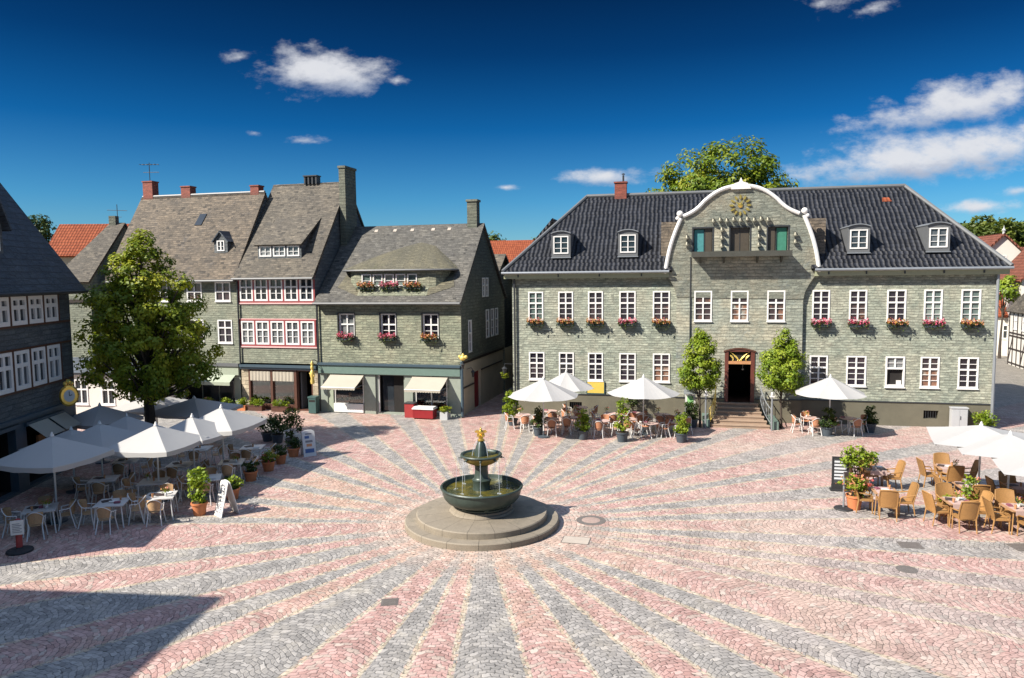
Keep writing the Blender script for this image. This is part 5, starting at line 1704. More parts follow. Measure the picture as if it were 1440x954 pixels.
# grey roof, sheared so that it leans up towards the right
root = thing('grey_roofed_house', 'house with long weathered grey slate roof left of the plaza tree', 'building', (-29.0, 46.2, 0), 0)
mb = MB()
q = [(0.4, 0.0), (2.5, 0.0), (3.4, 7.5), (0.6, 7.5)]
for i in range(4):
    a, b = q[i], q[(i + 1) % 4]
    mb.poly([(a[0], a[1], 0), (b[0], b[1], 0), (b[0], b[1], 7.95), (a[0], a[1], 7.95)])
mb.poly([(2.5, 0, 7.9), (3.4, 7.5, 7.9), (2.85, 3.9, 11.7)])
mb.build('wall', 'slate_grey', root)
MB().slab([(0.1, -0.3, 7.9), (2.6, -0.3, 7.9), (2.9, 3.9, 11.85), (1.9, 3.9, 11.85)], 0.15).slab([(2.9, 3.9, 11.85), (1.9, 3.9, 11.85), (0.3, 7.8, 7.9), (3.5, 7.8, 7.9)], 0.15).build('roof', ['roof_slate', 'roof_dark'], root)
MB().box(1.9, 2.35, 3.7, 4.15, 11.5, 12.3).build('chimney', 'slate_side', root)
window(root, 0.5, 1.0, 0.9, 1.8)
window(root, 1.5, 1.0, 0.8, 1.8)
MB().box(0.35, 2.55, -0.06, 0, 6.6, 6.8).build('timber_band', 'dark_timber', root)
house('far_red_house', 'far brown-red roof beside the tree beyond the dark slate house', -43.5, 69.0, 0.0, 9.0, 8.0, 9.2, 12.0, 'plaster_cream', 'pantile_brown', [(2.0, 6.2, 1.0, 1.5), (5, 6.2, 1.0, 1.5)])
house('white_storehouse', 'low white building behind the terrace at the foot of the tree', -27.0, 43.6, R(-10), 6.6, 2.2, 2.7, 3.3, 'plaster_white', 'roof_dark', [(0.8, 0.6, 0.9, 1.5), (2.6, 0.6, 0.9, 1.5), (4.4, 0.6, 0.9, 1.5)])
# alley
house('alley_house', 'pale grey house closing the shaded alley', -3.2, 58.5, R(-10), 6.5, 8.0, 6.6, 8.6, 'plaster_grey', 'roof_dark', [(1.9, 3.6, 0.55, 1.7), (3.0, 3.6, 0.55, 1.7), (4.3, 3.6, 0.6, 1.7), (2.4, 6.75 - 1.6, 0.01, 0.01)][:3])
house('alley_slate_house', 'dark slate house behind the corner house in the alley', -4.9, 52.4, R(-14.5), 3.6, 6.0, 7.6, 9.6, 'slate_side', 'roof_slate', [(2.3, 5.6, 0.5, 1.3)])
house('orange_roofed_house', 'house with orange tiled roof above the alley', -3.6, 72.0, R(-12), 5.2, 8.0, 8.4, 11.6, 'plaster_cream', 'pantile_red', [(1, 6, .9, 1.3), (3, 6, .9, 1.3)])
house('brown_gabled_house', 'brown tiled house with pale gable beyond the alley', -1.4, 66.0, R(70), 6.5, 4.5, 7.2, 9.6, 'plaster_white', 'pantile_brown', [(1.5, 5, .9, 1.3)])
# right-hand side
house('white_gabled_house', 'tall white gabled house behind the right end of the long slate house', 44.7, 74.0, R(-12), 8.4, 12.0, 7.5, 11.7, 'plaster_white', 'pantile_brown', [(2.2, 4.6, 0.9, 1.4), (5.2, 4.6, 0.9, 1.4), (3.85, 8.6, 0.7, 0.9)], gable_front=True)
MB().lathe([(0.12, 11.6), (0.12, 11.9), (0.2, 11.95), (0.06, 12.2), (0, 12.5)], 10, (4.2, 0.0, 0)).build('finial', 'plaster_grey', bpy.data.objects['white_gabled_house'])
house('far_brown_house', 'long brown tiled roof on the far right', 54.0, 92.0, R(-8), 24.0, 9.0, 8.6, 11.0, 'plaster_cream', 'pantile_brown', [(3 + 4 * i, 6.2, 1.0, 1.5) for i in range(5)])
house('tiled_annex', 'low annex with bright orange tiled roof in the right lane', 45.2, 69.0, R(-20), 5.5, 4.0, 4.0, 5.9, 'plaster_white', 'pantile_red', [(1, 1.6, .8, 1.3)])
tb = [((0, z), (16, z)) for z in (0.2, 2.5, 2.75, 4.7)] + [((x, 0), (x, 4.8)) for x in [i * 1.0 for i in range(17)]] + [((0, 1.4), (16, 1.4))] + [((i * 3.0, 0.2), (i * 3.0 + 1.0, 2.5)) for i in range(5)]
house('half_timbered_house', 'white half-timbered house with black beams in the shaded lane', 42.6, 62.5, R(-108), 16.0, 6.5, 4.9, 8.6, 'plaster_white', 'roof_slate', [(1.1 + 2 * i, 3.1, 0.8, 1.2) for i in range(7)], timber=tb)
house('red_gabled_house', 'house with brown-red tiled roof above the half-timbered house', 47.6, 72.0, R(-108), 7.0, 7.0, 7.4, 11.6, 'plaster_white', 'pantile_brown', [(1 + 2 * i, 5.2, 0.8, 1.2) for i in range(3)])
# wooded hill on the right horizon
me = MB()
rg = random.Random(5)
nx, ny = 26, 10
for j in range(ny):
    for i in range(nx):
        x = 40 + i * 14
        y = 120 + j * 22
        h = 17.5 * math.exp(-((x - 150) / 75) ** 2) * (1 - math.exp(-(j / 1.6) ** 2)) + rg.uniform(-0.3, 0.3)
        me.v.append((x, y, h if 0 < i < nx - 1 and 0 < j < ny - 1 else -0.5))
for j in range(ny - 1):
    for i in range(nx - 1):
        me.f.append([j * nx + i, j * nx + i + 1, (j + 1) * nx + i + 1, (j + 1) * nx + i]); me.m.append(0); me.s.append(True)
tag(me.build('hill', 'hill_earth'), kind='structure')

# ------------------------------------------------------------------ trees
def not_in_left_house(p):
    d = np.array([cos(LANG), sin(LANG)])
    q = p[:, :2] + np.array([TREE.x, TREE.y]) - np.array([LO.x, LO.y])
    return ~((q @ d < LL + 0.6) & (p[:, 2] < 12) & (q @ np.array([-d[1], d[0]]) > -0.7))


TREE = Vector((-16.75, 33.4, 0))
lob = [((0.08 * sin(3 * z), 0, z), (r, r * 0.95, 0.62)) for z, r in ((3.0, 1.7), (3.5, 2.7), (4.1, 3.1), (4.7, 3.2), (5.4, 3.0), (6.1, 2.75), (6.8, 2.45), (7.5, 2.1), (8.2, 1.7), (8.9, 1.25), (9.5, 0.85), (10.1, 0.45), (10.55, 0.2))]
lob += [((2.5, -0.2, 3.7), (0.7, 1.0, 0.45)), ((-2.4, -0.2, 3.8), (0.7, 1.0, 0.45)), ((-2.0, -0.3, 7.2), (0.5, 0.6, 0.4)), ((2.0, -0.3, 7.6), (0.45, 0.5, 0.4)), ((2.7, 0, 5.7), (0.5, 0.7, 0.4)), ((-1.2, 0, 8.9), (0.4, 0.4, 0.3))]
tree('linden_tree', 'tall conical linden tree rising from the shaded terrace on the left', TREE, lob, 34000, 400, 0.36, 0.16, 'leaf_linden', 3, 0.24, 2.4, 0.42, cut=not_in_left_house, limbs=70, cat='tree')
lob = [((0, 0, 13.2), (6.2, 4.5, 3.0)), ((-4.8, 0, 12.6), (1.9, 2, 1.6)), ((4.9, 0, 13.2), (1.8, 2, 1.6)), ((-3.6, 0, 12.2), (2.8, 3, 2.6)), ((3.6, 0, 12.4), (2.8, 3, 2.6)), ((1.0, 0, 16.4), (3.2, 3, 2.2)), ((-1.8, 0, 15.4), (2.6, 2.6, 2.0)), ((3.2, 0, 15.2), (2.1, 2.2, 1.7)), ((5.6, 0, 12.6), (1.2, 1.3, 0.9)), ((-5.2, 0, 13.9), (1.0, 1.2, .9))]
tree('maple_tree', 'big round green tree standing behind the black tiled roof', (16.9, 59.5, 0), lob, 26000, 300, 0.72, 0.29, 'leaf_big', 8, 0.4, 6.0, 0.5, limbs=40)
DL = [((0, 0, 3.0), (1.05, 0.95, 0.85)), ((0.05, 0, 3.9), (0.75, 0.72, 0.7)), ((0, 0, 4.6), (0.36, 0.36, 0.45)), ((-0.4, 0, 2.4), (0.5, 0.55, 0.4)), ((0.4, 0, 2.3), (0.5, 0.55, 0.4))]
tree('small_tree', 'small bright green tree on the left of the entrance steps', (9.74, 37.7, 0), DL, 10000, 130, 0.25, 0.125, 'leaf_fresh', 21, 0.06, 1.1, 0.4, limbs=18)
DL2 = [((0, 0, 2.95), (1.2, 1.0, 0.85)), ((0.15, 0, 3.8), (0.75, 0.75, 0.8)), ((0.1, 0, 4.55), (0.4, 0.4, 0.55)), ((0.5, 0, 2.3), (0.65, 0.6, 0.5)), ((-0.4, 0, 2.4), (0.5, 0.55, 0.4)), ((-0.5, 0, 3.5), (0.4, 0.4, 0.5))]
tree('small_tree', 'small bright green tree on the right of the entrance steps', (13.85, 37.3, 0), DL2, 11000, 140, 0.26, 0.125, 'leaf_fresh', 34, 0.06, 1.1, 0.4, limbs=18)
tree('distant_tree', 'dark leafy tree peeking over the dark slate house roof', (-45.6, 71, 0), [((0, 0, 11.5), (2.2, 2, 2.4)), ((0.6, 0, 13.0), (1.3, 1.3, 1.3)), ((-0.5, 0, 12.6), (1.4, 1.3, 1.5))], 2600, 60, 0.6, 0.34, 'leaf_dark', 41, 0.3, 5.0, 0.4, limbs=12)
for i, (x, y, h, r, lab) in enumerate([(-2.6, 92, 12.9, 2.4, 'rounded green tree above the orange roof at the alley'), (2.3, 90, 12.2, 1.9, 'small green tree against the hip of the long slate house roof'), (5.2, 98, 12.4, 2.0, 'faint green tree behind the left roof corner of the long slate house')]):
    tree('distant_tree', lab, (x, y, 0), [((0, 0, h - 2), (r, r, 2.2)), ((0.4 * r, 0, h - 1.2), (r * .6, r * .6, 1.4))], 1500, 45, 0.6, 0.4, 'leaf_wood', 50 + i, 0.25, 5.0, 0.4, limbs=8)
tree('lane_shrub_tree', 'small green tree in front of the white gabled house', (44.6, 66.5, 0), [((0, 0, 6.0), (1.2, 1.2, 1.1)), ((0.2, 0, 6.9), (0.7, 0.7, 0.7))], 900, 30, 0.4, 0.3, 'leaf_fresh', 61, 0.12, 3.5, 0.3, limbs=8)
# the wooded hillside: a mass of crowns no one could count
rg = np.random.default_rng(77)
pts, tin = [], []
for i in range(230):
    x = rg.uniform(70, 330)
    y = rg.uniform(135, 260)
    h = 17.5 * math.exp(-((x - 150) / 75) ** 2) * (1 - math.exp(-(((y - 120) / 22) / 1.6) ** 2))
    r = rg.uniform(2.2, 4.5)
    p, t, _ = crown(330, [((x, y, h + r * 0.9), (r, r, r * 0.95))], 16, 1.1, 1000 + i, 0.5)
    pts.append(p)
    tin.append(t * 0.7 + rg.uniform(0, 0.3))
tag(place('woodland', leafmesh('woodland', np.concatenate(pts), 1.25, 'leaf_wood', 9, np.concatenate(tin))), kind='stuff')

# ------------------------------------------------------------------ fountain
FT = thing('fountain', 'dark bronze two-bowl fountain with golden eagle on round stone steps', 'fountain', FC)
mb = MB().lathe([(0, 0.0), (2.50, 0.0), (2.50, 0.17), (2.47, 0.20), (2.12, 0.20)], 72)
mb.build('lower_step', 'fountain_stone', FT)
MB().lathe([(2.12, 0.19), (2.12, 0.37), (2.09, 0.40), (1.0, 0.43), (0, 0.43)], 72).build('upper_step', 'fountain_stone', FT)
MB().lathe([(1.05, 0.44), (1.02, 0.50), (0.97, 0.52), (0.96, 0.58), (0.86, 0.61), (0, 0.61)], 48, wob=lambda a, z: 1 + 0.012 * cos(8 * a)).build('pedestal', 'fountain_stone', FT)
mb = MB().lathe([(0.86, 0.58), (0.93, 0.61), (0.93, 0.65), (0.89, 0.68), (1.00, 0.71), (1.13, 0.78), (1.22, 0.89), (1.27, 1.02), (1.29, 1.17), (1.335, 1.19), (1.345, 1.225), (1.32, 1.255), (1.27, 1.25), (1.25, 1.19), (1.22, 1.05), (1.1, 0.92), (0, 0.90)], 72)
for i in range(8):
    a = 2 * pi * i / 8 + 0.2
    mb.ball((0.92 * cos(a), 0.92 * sin(a), 0.70), 0.085, 8)
bowl = mb.build('lower_bowl', 'bronze', FT)
MB().poly([(1.236 * cos(i * pi / 32), 1.236 * sin(i * pi / 32), 1.12) for i in range(64)]).build('water', 'water', bowl)
MB().lathe([(0.34, 0.92), (0.33, 1.0), (0.29, 1.12), (0.27, 1.30), (0.30, 1.40), (0.31, 1.44), (0.26, 1.47), (0.23, 1.52), (0.21, 1.78), (0.22, 1.90), (0.30, 1.97)], 32).build('column', 'bronze', FT)
mb = MB().lathe([(0.24, 1.94), (0.38, 1.98), (0.52, 2.06), (0.59, 2.16), (0.60, 2.20)], 48, mi=1, wob=lambda a, z: 1 + 0.025 * abs(cos(6 * a)))
mb.lathe([(0.60, 2.20), (0.66, 2.22), (0.68, 2.26), (0.655, 2.29), (0.60, 2.28), (0.56, 2.22), (0.45, 2.16), (0, 2.14)], 48)
for i in range(8):
    a = 2 * pi * i / 8
    mb.ball((0.64 * cos(a), 0.64 * sin(a), 2.17), 0.045, 8).tube([(0.62 * cos(a), 0.62 * sin(a), 2.17), (0.74 * cos(a), 0.74 * sin(a), 2.15)], 0.016, 6)
ub = mb.build('upper_bowl', ['bronze', 'bronze_ochre'], FT)
MB().poly([(0.565 * cos(i * pi / 20), 0.565 * sin(i * pi / 20), 2.235) for i in range(40)]).build('water', 'water', ub)
mb = MB().lathe([(0.23, 2.18), (0.22, 2.30), (0.18, 2.48), (0.13, 2.62), (0.10, 2.68), (0.12, 2.70), (0, 2.70)], 24)
cone = mb.build('spout_cone', 'bronze', FT)
mb = MB().lathe([(0.10, 2.70), (0.12, 2.74), (0.08, 2.77), (0.075, 2.80), (0.10, 2.84), (0.12, 2.88), (0.0, 2.90)], 18)
for i in range(6):   # crown points
    a = 2 * pi * i / 6
    mb.lathe([(0.035, 0), (0.03, 0.05), (0, 0.10)], 6, (0.10 * cos(a), 0.10 * sin(a), 2.85))
mb.ball((0, 0, 2.98), 0.075, 10, 0, (1, 0.8, 1.25)).ball((0, -0.03, 3.09), 0.042, 10).lathe([(0.02, 0), (0, 0.05)], 6, (0, -0.05, 3.085))
for sg in (-1, 1):
    mb.prism([(sg * 0.03, 0.0, 3.03), (sg * 0.13, 0.0, 3.06), (sg * 0.20, 0.0, 3.02), (sg * 0.17, 0.0, 2.96), (sg * 0.13, 0.0, 2.97), (sg * 0.10, 0.0, 2.92), (sg * 0.03, 0.0, 2.93)], (0, 0.03, 0))
mb.prism([(-0.05, 0.04, 2.92), (0.05, 0.04, 2.92), (0.07, 0.10, 2.86), (-0.07, 0.10, 2.86)], (0, 0.02, 0))
mb.lathe([(0.02, 0), (0.014, 0.03), (0, 0.06)], 8, (0, -0.03, 3.12))
mb.build('golden_eagle', 'gold', FT)
jets = []
for i in range(8):
    a = 2 * pi * i / 8
    path = [((0.74 + 0.10 * t) * cos(a), (0.74 + 0.10 * t) * sin(a), 2.15 - 1.05 * t * t) for t in [k / 8 for k in range(9)]]
    MB().tube(path, [0.008 + 0.003 * (k % 2) for k in range(9)], 6).build('water_jet', 'water_jet', FT)
for i in range(6):
    a = 2 * pi * i / 6 + 0.3
    path = [((0.11 + 0.19 * t) * cos(a), (0.11 + 0.19 * t) * sin(a), 2.68 + 0.05 * sin(pi * t) - 0.44 * t * t) for t in [k / 6 for k in range(7)]]
    MB().tube(path, 0.013, 6).build('water_jet', 'water_jet', FT)
for i in range(8):
    a = 2 * pi * i / 8
    rr = 0.84
    mb = MB()
    for k in range(5):
        mb.ball((rr * cos(a) + rnd.uniform(-.06, .06), rr * sin(a) + rnd.uniform(-.06, .06), 1.125), rnd.uniform(0.015, 0.035), 6)
    mb.build('splash', 'water_jet', FT)

# ------------------------------------------------------------------ flower boxes
def flower_mesh(w, petals, seed, d=0.30, hang=0.16):
    rg = np.random.default_rng(seed)
    n = 330
    p = np.stack([rg.uniform(-w / 2, w / 2, n), rg.normal(0, d * 0.32, n) - 0.05, rg.normal(0.06, 0.085, n)], 1)
    p[:, 2] -= np.abs(rg.normal(0, hang, n)) * (p[:, 1] < -0.08) * 0.55
    fol = leafmesh('foliage', p, 0.11, 'leaf_dark', seed, rg.uniform(0.3, 1.0, n))
    m = 190
    q = np.stack([rg.uniform(-w / 2, w / 2, m), rg.normal(-0.11, d * 0.32, m), rg.normal(0.15, 0.085, m)], 1)
    flo = leafmesh('blossom', q, 0.085, petals, seed + 1, np.repeat(rg.uniform(0, 1, m // 10), 10) * 0.7 + rg.uniform(0, 0.3, m), asp=0.95)
    return fol, flo


FBOX = MB().box(-0.44, 0.44, -0.13, 0.07, -0.12, 0.02).box(-0.46, 0.46, -0.15, 0.09, 0.0, 0.03).build('trough', 'planter_dark', mesh_only=True)
FM = [flower_mesh(0.98, 'petal_pink', 300), flower_mesh(0.98, 'petal_mixed', 310), flower_mesh(1.0, 'petal_pink', 320)]


def flowerbox(root, u, v, z, k, label, group, rz, sc_=1.0):
    p = root.matrix_basis
    c, s_ = cos(root.rotation_euler.z), sin(root.rotation_euler.z)
    w = Vector((root.location.x + c * u - s_ * v, root.location.y + s_ * u + c * v, z))
    t = thing('flower_box', label, 'flower box', w, root.rotation_euler.z, group)
    t.scale = (sc_, 1, 1)
    place('trough', FBOX, t)
    place('foliage', FM[k][0], t)
    place('blossom', FM[k][1], t)


NUM = ['first', 'second', 'third', 'fourth', 'fifth']
for i, (a, b) in enumerate(UP):
    flowerbox(K, (a + b) / 2, -0.16, UZ - 0.16, [1, 1, 1, 0, 1][i],
              '%s flower box, %s upper window from the left corner of the long slate house' % (['orange-flowered', 'pale-flowered', 'yellowish', 'bright pink', 'mixed'][i], NUM[i]), 'flower boxes on the long slate house', 0)
for i, (a, b) in enumerate(UPR):
    flowerbox(K, (a + b) / 2, -0.16, UZ - 0.16, [0, 2, 1, 2, 1][i],
              '%s flower box under the %s upper window right of the gabled bay' % (['pink', 'deep pink', 'rosy', 'full pink', 'orange-red'][i], NUM[i]), 'flower boxes on the long slate house', 0)
for i, (a, b) in enumerate(SWN):
    flowerbox(S, (a + b) / 2, -0.12, 4.46, [2, 0, 1][i], 'pink geranium box under the %s first-floor window of the green shop house' % ['left', 'middle', 'right'][i], 'geranium boxes on the shop house', 0, 1.05)
for i, u in enumerate((3.1, 4.55, 6.0)):
    flowerbox(S, u, 0.22, 7.42, [1, 0, 1][i], 'red flower box on the %s of the curved mossy dormer' % ['left part', 'middle', 'right part'][i], 'flower boxes on the curved dormer', 0, 1.15)


# ------------------------------------------------------------------ furniture prototypes
def leg(mb_mat, name, pts, r, parent, n=6):
    return MB().tube(pts, r, n).build(name, mb_mat, parent)


def make_wicker():
    t = thing('wicker_chair', 'x', 'chair')
    mb = MB()
    mb.prism([(-0.25, -0.22, 0.40), (0.25, -0.22, 0.40), (0.27, 0.25, 0.42), (-0.27, 0.25, 0.42)], (0, 0, 0.06))
    mb.box(-0.24, 0.24, 0.22, 0.25, 0.33, 0.42)
    mb.build('seat', 'wicker_gold', t)
    mb = MB()
    n = 8
    rows = []
    for j in range(6):
        z = 0.44 + 0.57 * j / 5
        y = -0.20 - 0.15 * (j / 5) ** 1.2
        hw = 0.25 + 0.02 * sin(pi * j / 5)
        rows.append([(-hw + 2 * hw * i / n, y - 0.05 * (1 - (2 * i / n - 1) ** 2), z + (0.03 * (1 - (2 * i / n - 1) ** 2) if j == 5 else 0)) for i in range(n + 1)])
    for off in (0.0, 0.035):
        vs = [(x, y + off, z) for r_ in rows for (x, y, z) in r_]
        fs = [(j * (n + 1) + i, j * (n + 1) + i + 1, (j + 1) * (n + 1) + i + 1, (j + 1) * (n + 1) + i) for j in range(5) for i in range(n)]
        mb.add(vs, fs, 0, True)
    mb.tube([rows[j][0] for j in range(6)] + rows[5][1:] + [rows[j][n] for j in (4, 3, 2, 1, 0)], 0.022, 6)
    mb.build('backrest', 'wicker_gold', t)
    for sx_ in (-1, 1):
        leg('wood_leg', 'leg', [(sx_ * 0.25, 0.22, 0), (sx_ * 0.24, 0.22, 0.42)], [0.018, 0.024], t)
        leg('wood_leg', 'leg', [(sx_ * 0.25, -0.27, 0), (sx_ * 0.24, -0.20, 0.44)], [0.018, 0.024], t)
        MB().tube([(sx_ * 0.25, 0.21, 0.42), (sx_ * 0.285, 0.21, 0.60), (sx_ * 0.285, 0.15, 0.655), (sx_ * 0.28, -0.05, 0.67), (sx_ * 0.26, -0.25, 0.70)], 0.022, 6).build('armrest', 'wicker_gold', t)
    return Proto(t)


def make_bistro(name, wick, frame):
    t = thing(name, 'x', 'chair')
    MB().lathe([(0.0, 0.43), (0.20, 0.43), (0.225, 0.445), (0.21, 0.46), (0.0, 0.465)], 16).build('seat', wick, t)
    mb = MB()
    n = 8
    rows = []
    for j in range(4):
        z = 0.52 + 0.33 * j / 3
        pts = []
        for i in range(n + 1):
            a = pi * (1.12 + 0.76 * i / n)
            pts.append((0.235 * cos(a), 0.235 * sin(a) - 0.02 * j / 3 - 0.01, z + (0.04 * sin(pi * i / n) if j == 3 else 0)))
        rows.append(pts)
    for off in (1.0, 0.93):
        vs = [(x * off, y * off, z) for r_ in rows for (x, y, z) in r_]
        fs = [(j * (n + 1) + i, j * (n + 1) + i + 1, (j + 1) * (n + 1) + i + 1, (j + 1) * (n + 1) + i) for j in range(3) for i in range(n)]
        mb.add(vs, fs, 0, True)
    mb.build('backrest', wick, t)
    mb = MB().tube([(-0.23, 0.16, 0.66), (-0.25, -0.05, 0.68)] + [(x * 1.06, y * 1.06, 0.70 + 0.19 * sin(pi * i / n)) for i, (x, y, z) in enumerate(rows[3])] + [(0.25, -0.05, 0.68), (0.23, 0.16, 0.66)], 0.014, 6)
    mb.build('back_frame', frame, t)
    for sx_ in (-1, 1):
        leg(frame, 'leg', [(sx_ * 0.25, 0.22, 0), (sx_ * 0.20, 0.15, 0.44), (sx_ * 0.23, 0.16, 0.66)], 0.019, t)
        leg(frame, 'leg', [(sx_ * 0.23, -0.26, 0), (sx_ * 0.18, -0.15, 0.44), (sx_ * 0.22, -0.12, 0.70)], 0.019, t)
    return Proto(t)


def make_table(name, w, topmat, legmat, cloth=None, rnd_=False):
    t = thing(name, 'x', 'table')
    mb = MB()
    if rnd_:
        mb.lathe([(0, 0.715), (w / 2 - 0.01, 0.715), (w / 2, 0.725), (w / 2, 0.74), (w / 2 - 0.01, 0.75), (0, 0.75)], 28)
    else:
        mb.box(-w / 2, w / 2, -w / 2, w / 2, 0.715, 0.75)
    mb.build('tabletop', topmat, t)
    if cloth:
        c = w / 2 + 0.02
        k = MB()
        k.box(-c * 0.72, c * 0.72, -c * 0.98, c * 0.98, 0.752, 0.758)
        k.box(-c * 0.72, c * 0.72, -c - 0.004, -c * 0.98, 0.60, 0.758).box(-c * 0.72, c * 0.72, c * 0.98, c + 0.004, 0.60, 0.758)
        k.build('table_runner', cloth, t)
    if rnd_:
        MB().tube([(0, 0, 0.03), (0, 0, 0.715)], 0.03, 8).build('column', legmat, t)
        for i in range(3):
            a = 2 * pi * i / 3 + 0.4
            leg(legmat, 'leg', [(0, 0, 0.30), (0.16 * cos(a), 0.16 * sin(a), 0.12), (0.30 * cos(a), 0.30 * sin(a), 0.015)], 0.018, t)
    else:
        for sx_ in (-1, 1):
            for sy in (-1, 1):
                leg(legmat, 'leg', [(sx_ * (w / 2 - 0.02), sy * (w / 2 - 0.02), 0), (sx_ * (w / 2 - 0.08), sy * (w / 2 - 0.08), 0.715)], 0.02, t)
    return Proto(t)


def make_umbrella(name, r, nside, apex, rim, val=0.17, pole='pole_white', canvas='canvas_white', sag=0.06, base=True):
    t = thing(name, 'x', 'parasol')
    mb = MB()
    m = 6
    seg = 5
    ring0 = []
    for j in range(m + 1):
        q = j / m
        row = []
        for k in range(nside):
            a0, a1 = 2 * pi * k / nside, 2 * pi * (k + 1) / nside
            for s_ in range(seg):
                f = s_ / seg
                x = r * q * ((1 - f) * cos(a0) + f * cos(a1))
                y = r * q * ((1 - f) * sin(a0) + f * sin(a1))
                z = apex - (apex - rim) * (q ** 1.06) - sag * sin(pi * f) * q * (0.6 + 0.4 * q) - 0.03 * sin(pi * q)
                row.append((x, y, z))
        ring0.append(row)
    n = nside * seg
    vs = [p for row in ring0 for p in row]
    fs = []
    for j in range(m):
        for k in range(n):
            fs.append((j * n + k, j * n + (k + 1) % n, (j + 1) * n + (k + 1) % n, (j + 1) * n + k))
    mb.add(vs, fs, 0, False)
    if val:
        last = ring0[-1]
        lo_ = [(x * 1.004, y * 1.004, z - val + 0.025 * (i % 2)) for i, (x, y, z) in enumerate(last)]
        mb.add(last + lo_, [(k, (k + 1) % n, n + (k + 1) % n, n + k) for k in range(n)], 0, False)
    mb.build('canopy', canvas, t)
    MB().tube([(0, 0, 0.02), (0, 0, apex - 0.03)], 0.032, 10).build('pole', pole, t)
    MB().lathe([(0, apex + 0.13), (0.03, apex + 0.11), (0.035, apex + 0.06), (0.06, apex + 0.03), (0.07, apex - 0.02)], 10).build('finial', 'board_white', t)
    hub = MB().lathe([(0.06, apex - 0.75), (0.06, apex - 0.67), (0.035, apex - 0.65)], 10).build('hub', pole, t)
    for k in range(nside):
        a = 2 * pi * k / nside
        rb = MB().beam((0, 0, apex - 0.07), (r * 0.985 * cos(a), r * 0.985 * sin(a), rim - 0.03), 0.02, 0.025)
        rb.beam((0.04 * cos(a), 0.04 * sin(a), apex - 0.7), (r * 0.5 * cos(a), r * 0.5 * sin(a), (apex + rim) / 2 - 0.07), 0.015, 0.02)
        rb.build('rib', pole, t)
    MB().lathe([(0, 0.0), (0.30, 0.0), (0.30, 0.05), (0.12, 0.09), (0.05, 0.11), (0.05, 0.32), (0, 0.32)], 18).build('base', 'planter_dark', t)
    return Proto(t)


WICK = make_wicker()
BIST = make_bistro('bistro_chair', 'wicker_tan', 'aluminium')
RUST = make_bistro('rattan_chair', 'wicker_rust', 'aluminium')
T_ALU = make_table('white_table', 0.92, 'table_white', 'aluminium')
T_WOOD = make_table('wooden_table', 0.76, 'table_wood', 'wood_leg', 'table_cloth')
T_RND = make_table('round_table', 0.80, 'table_cloth', 'aluminium', None, True)

MENU = MB().box(-0.11, 0.11, -0.15, 0.15, 0.0, 0.018).build('menu_folder', 'menu_dark', mesh_only=True)
NAPK = MB().prism([(-0.09, -0.06, 0), (0.09, -0.06, 0), (0.09, 0.06, 0), (-0.09, 0.06, 0)], (0, 0, 0.05)).build('napkin', 'napkin_plum', mesh_only=True)
VASE_ = MB().lathe([(0.03, 0), (0.045, 0.03), (0.045, 0.07), (0.02, 0.11), (0.028, 0.14)], 10)
VASE_ = VASE_.build('vase', 'board_white', mesh_only=True)
PLATE = MB().lathe([(0.06, 0.0), (0.13, 0.016), (0.125, 0.02), (0.06, 0.008), (0, 0.008)], 16).build('plate', 'board_white', mesh_only=True)
GLASS_ = MB().lathe([(0.03, 0), (0.038, 0.13), (0.034, 0.13), (0.027, 0.01), (0, 0.01)], 10).build('drinking_glass', 'clay_goods', mesh_only=True)
_rg = np.random.default_rng(4)
VFOL = leafmesh('sprig', np.stack([_rg.normal(0, 0.05, 40), _rg.normal(0, 0.05, 40), _rg.uniform(0.12, 0.27, 40)], 1), 0.06, 'leaf_fresh', 4)
VFLO = leafmesh('blossom', np.stack([_rg.normal(0, 0.05, 18), _rg.normal(0, 0.05, 18), _rg.uniform(0.2, 0.30, 18)], 1), 0.05, 'petal_mixed', 5, asp=0.9)

SIDES = {'near': (0, -1), 'far': (0, 1), 'left': (-1, 0), 'right': (1, 0)}
SIDETXT = {'near': 'near side', 'far': 'far side', 'left': 'left side', 'right': 'right side'}


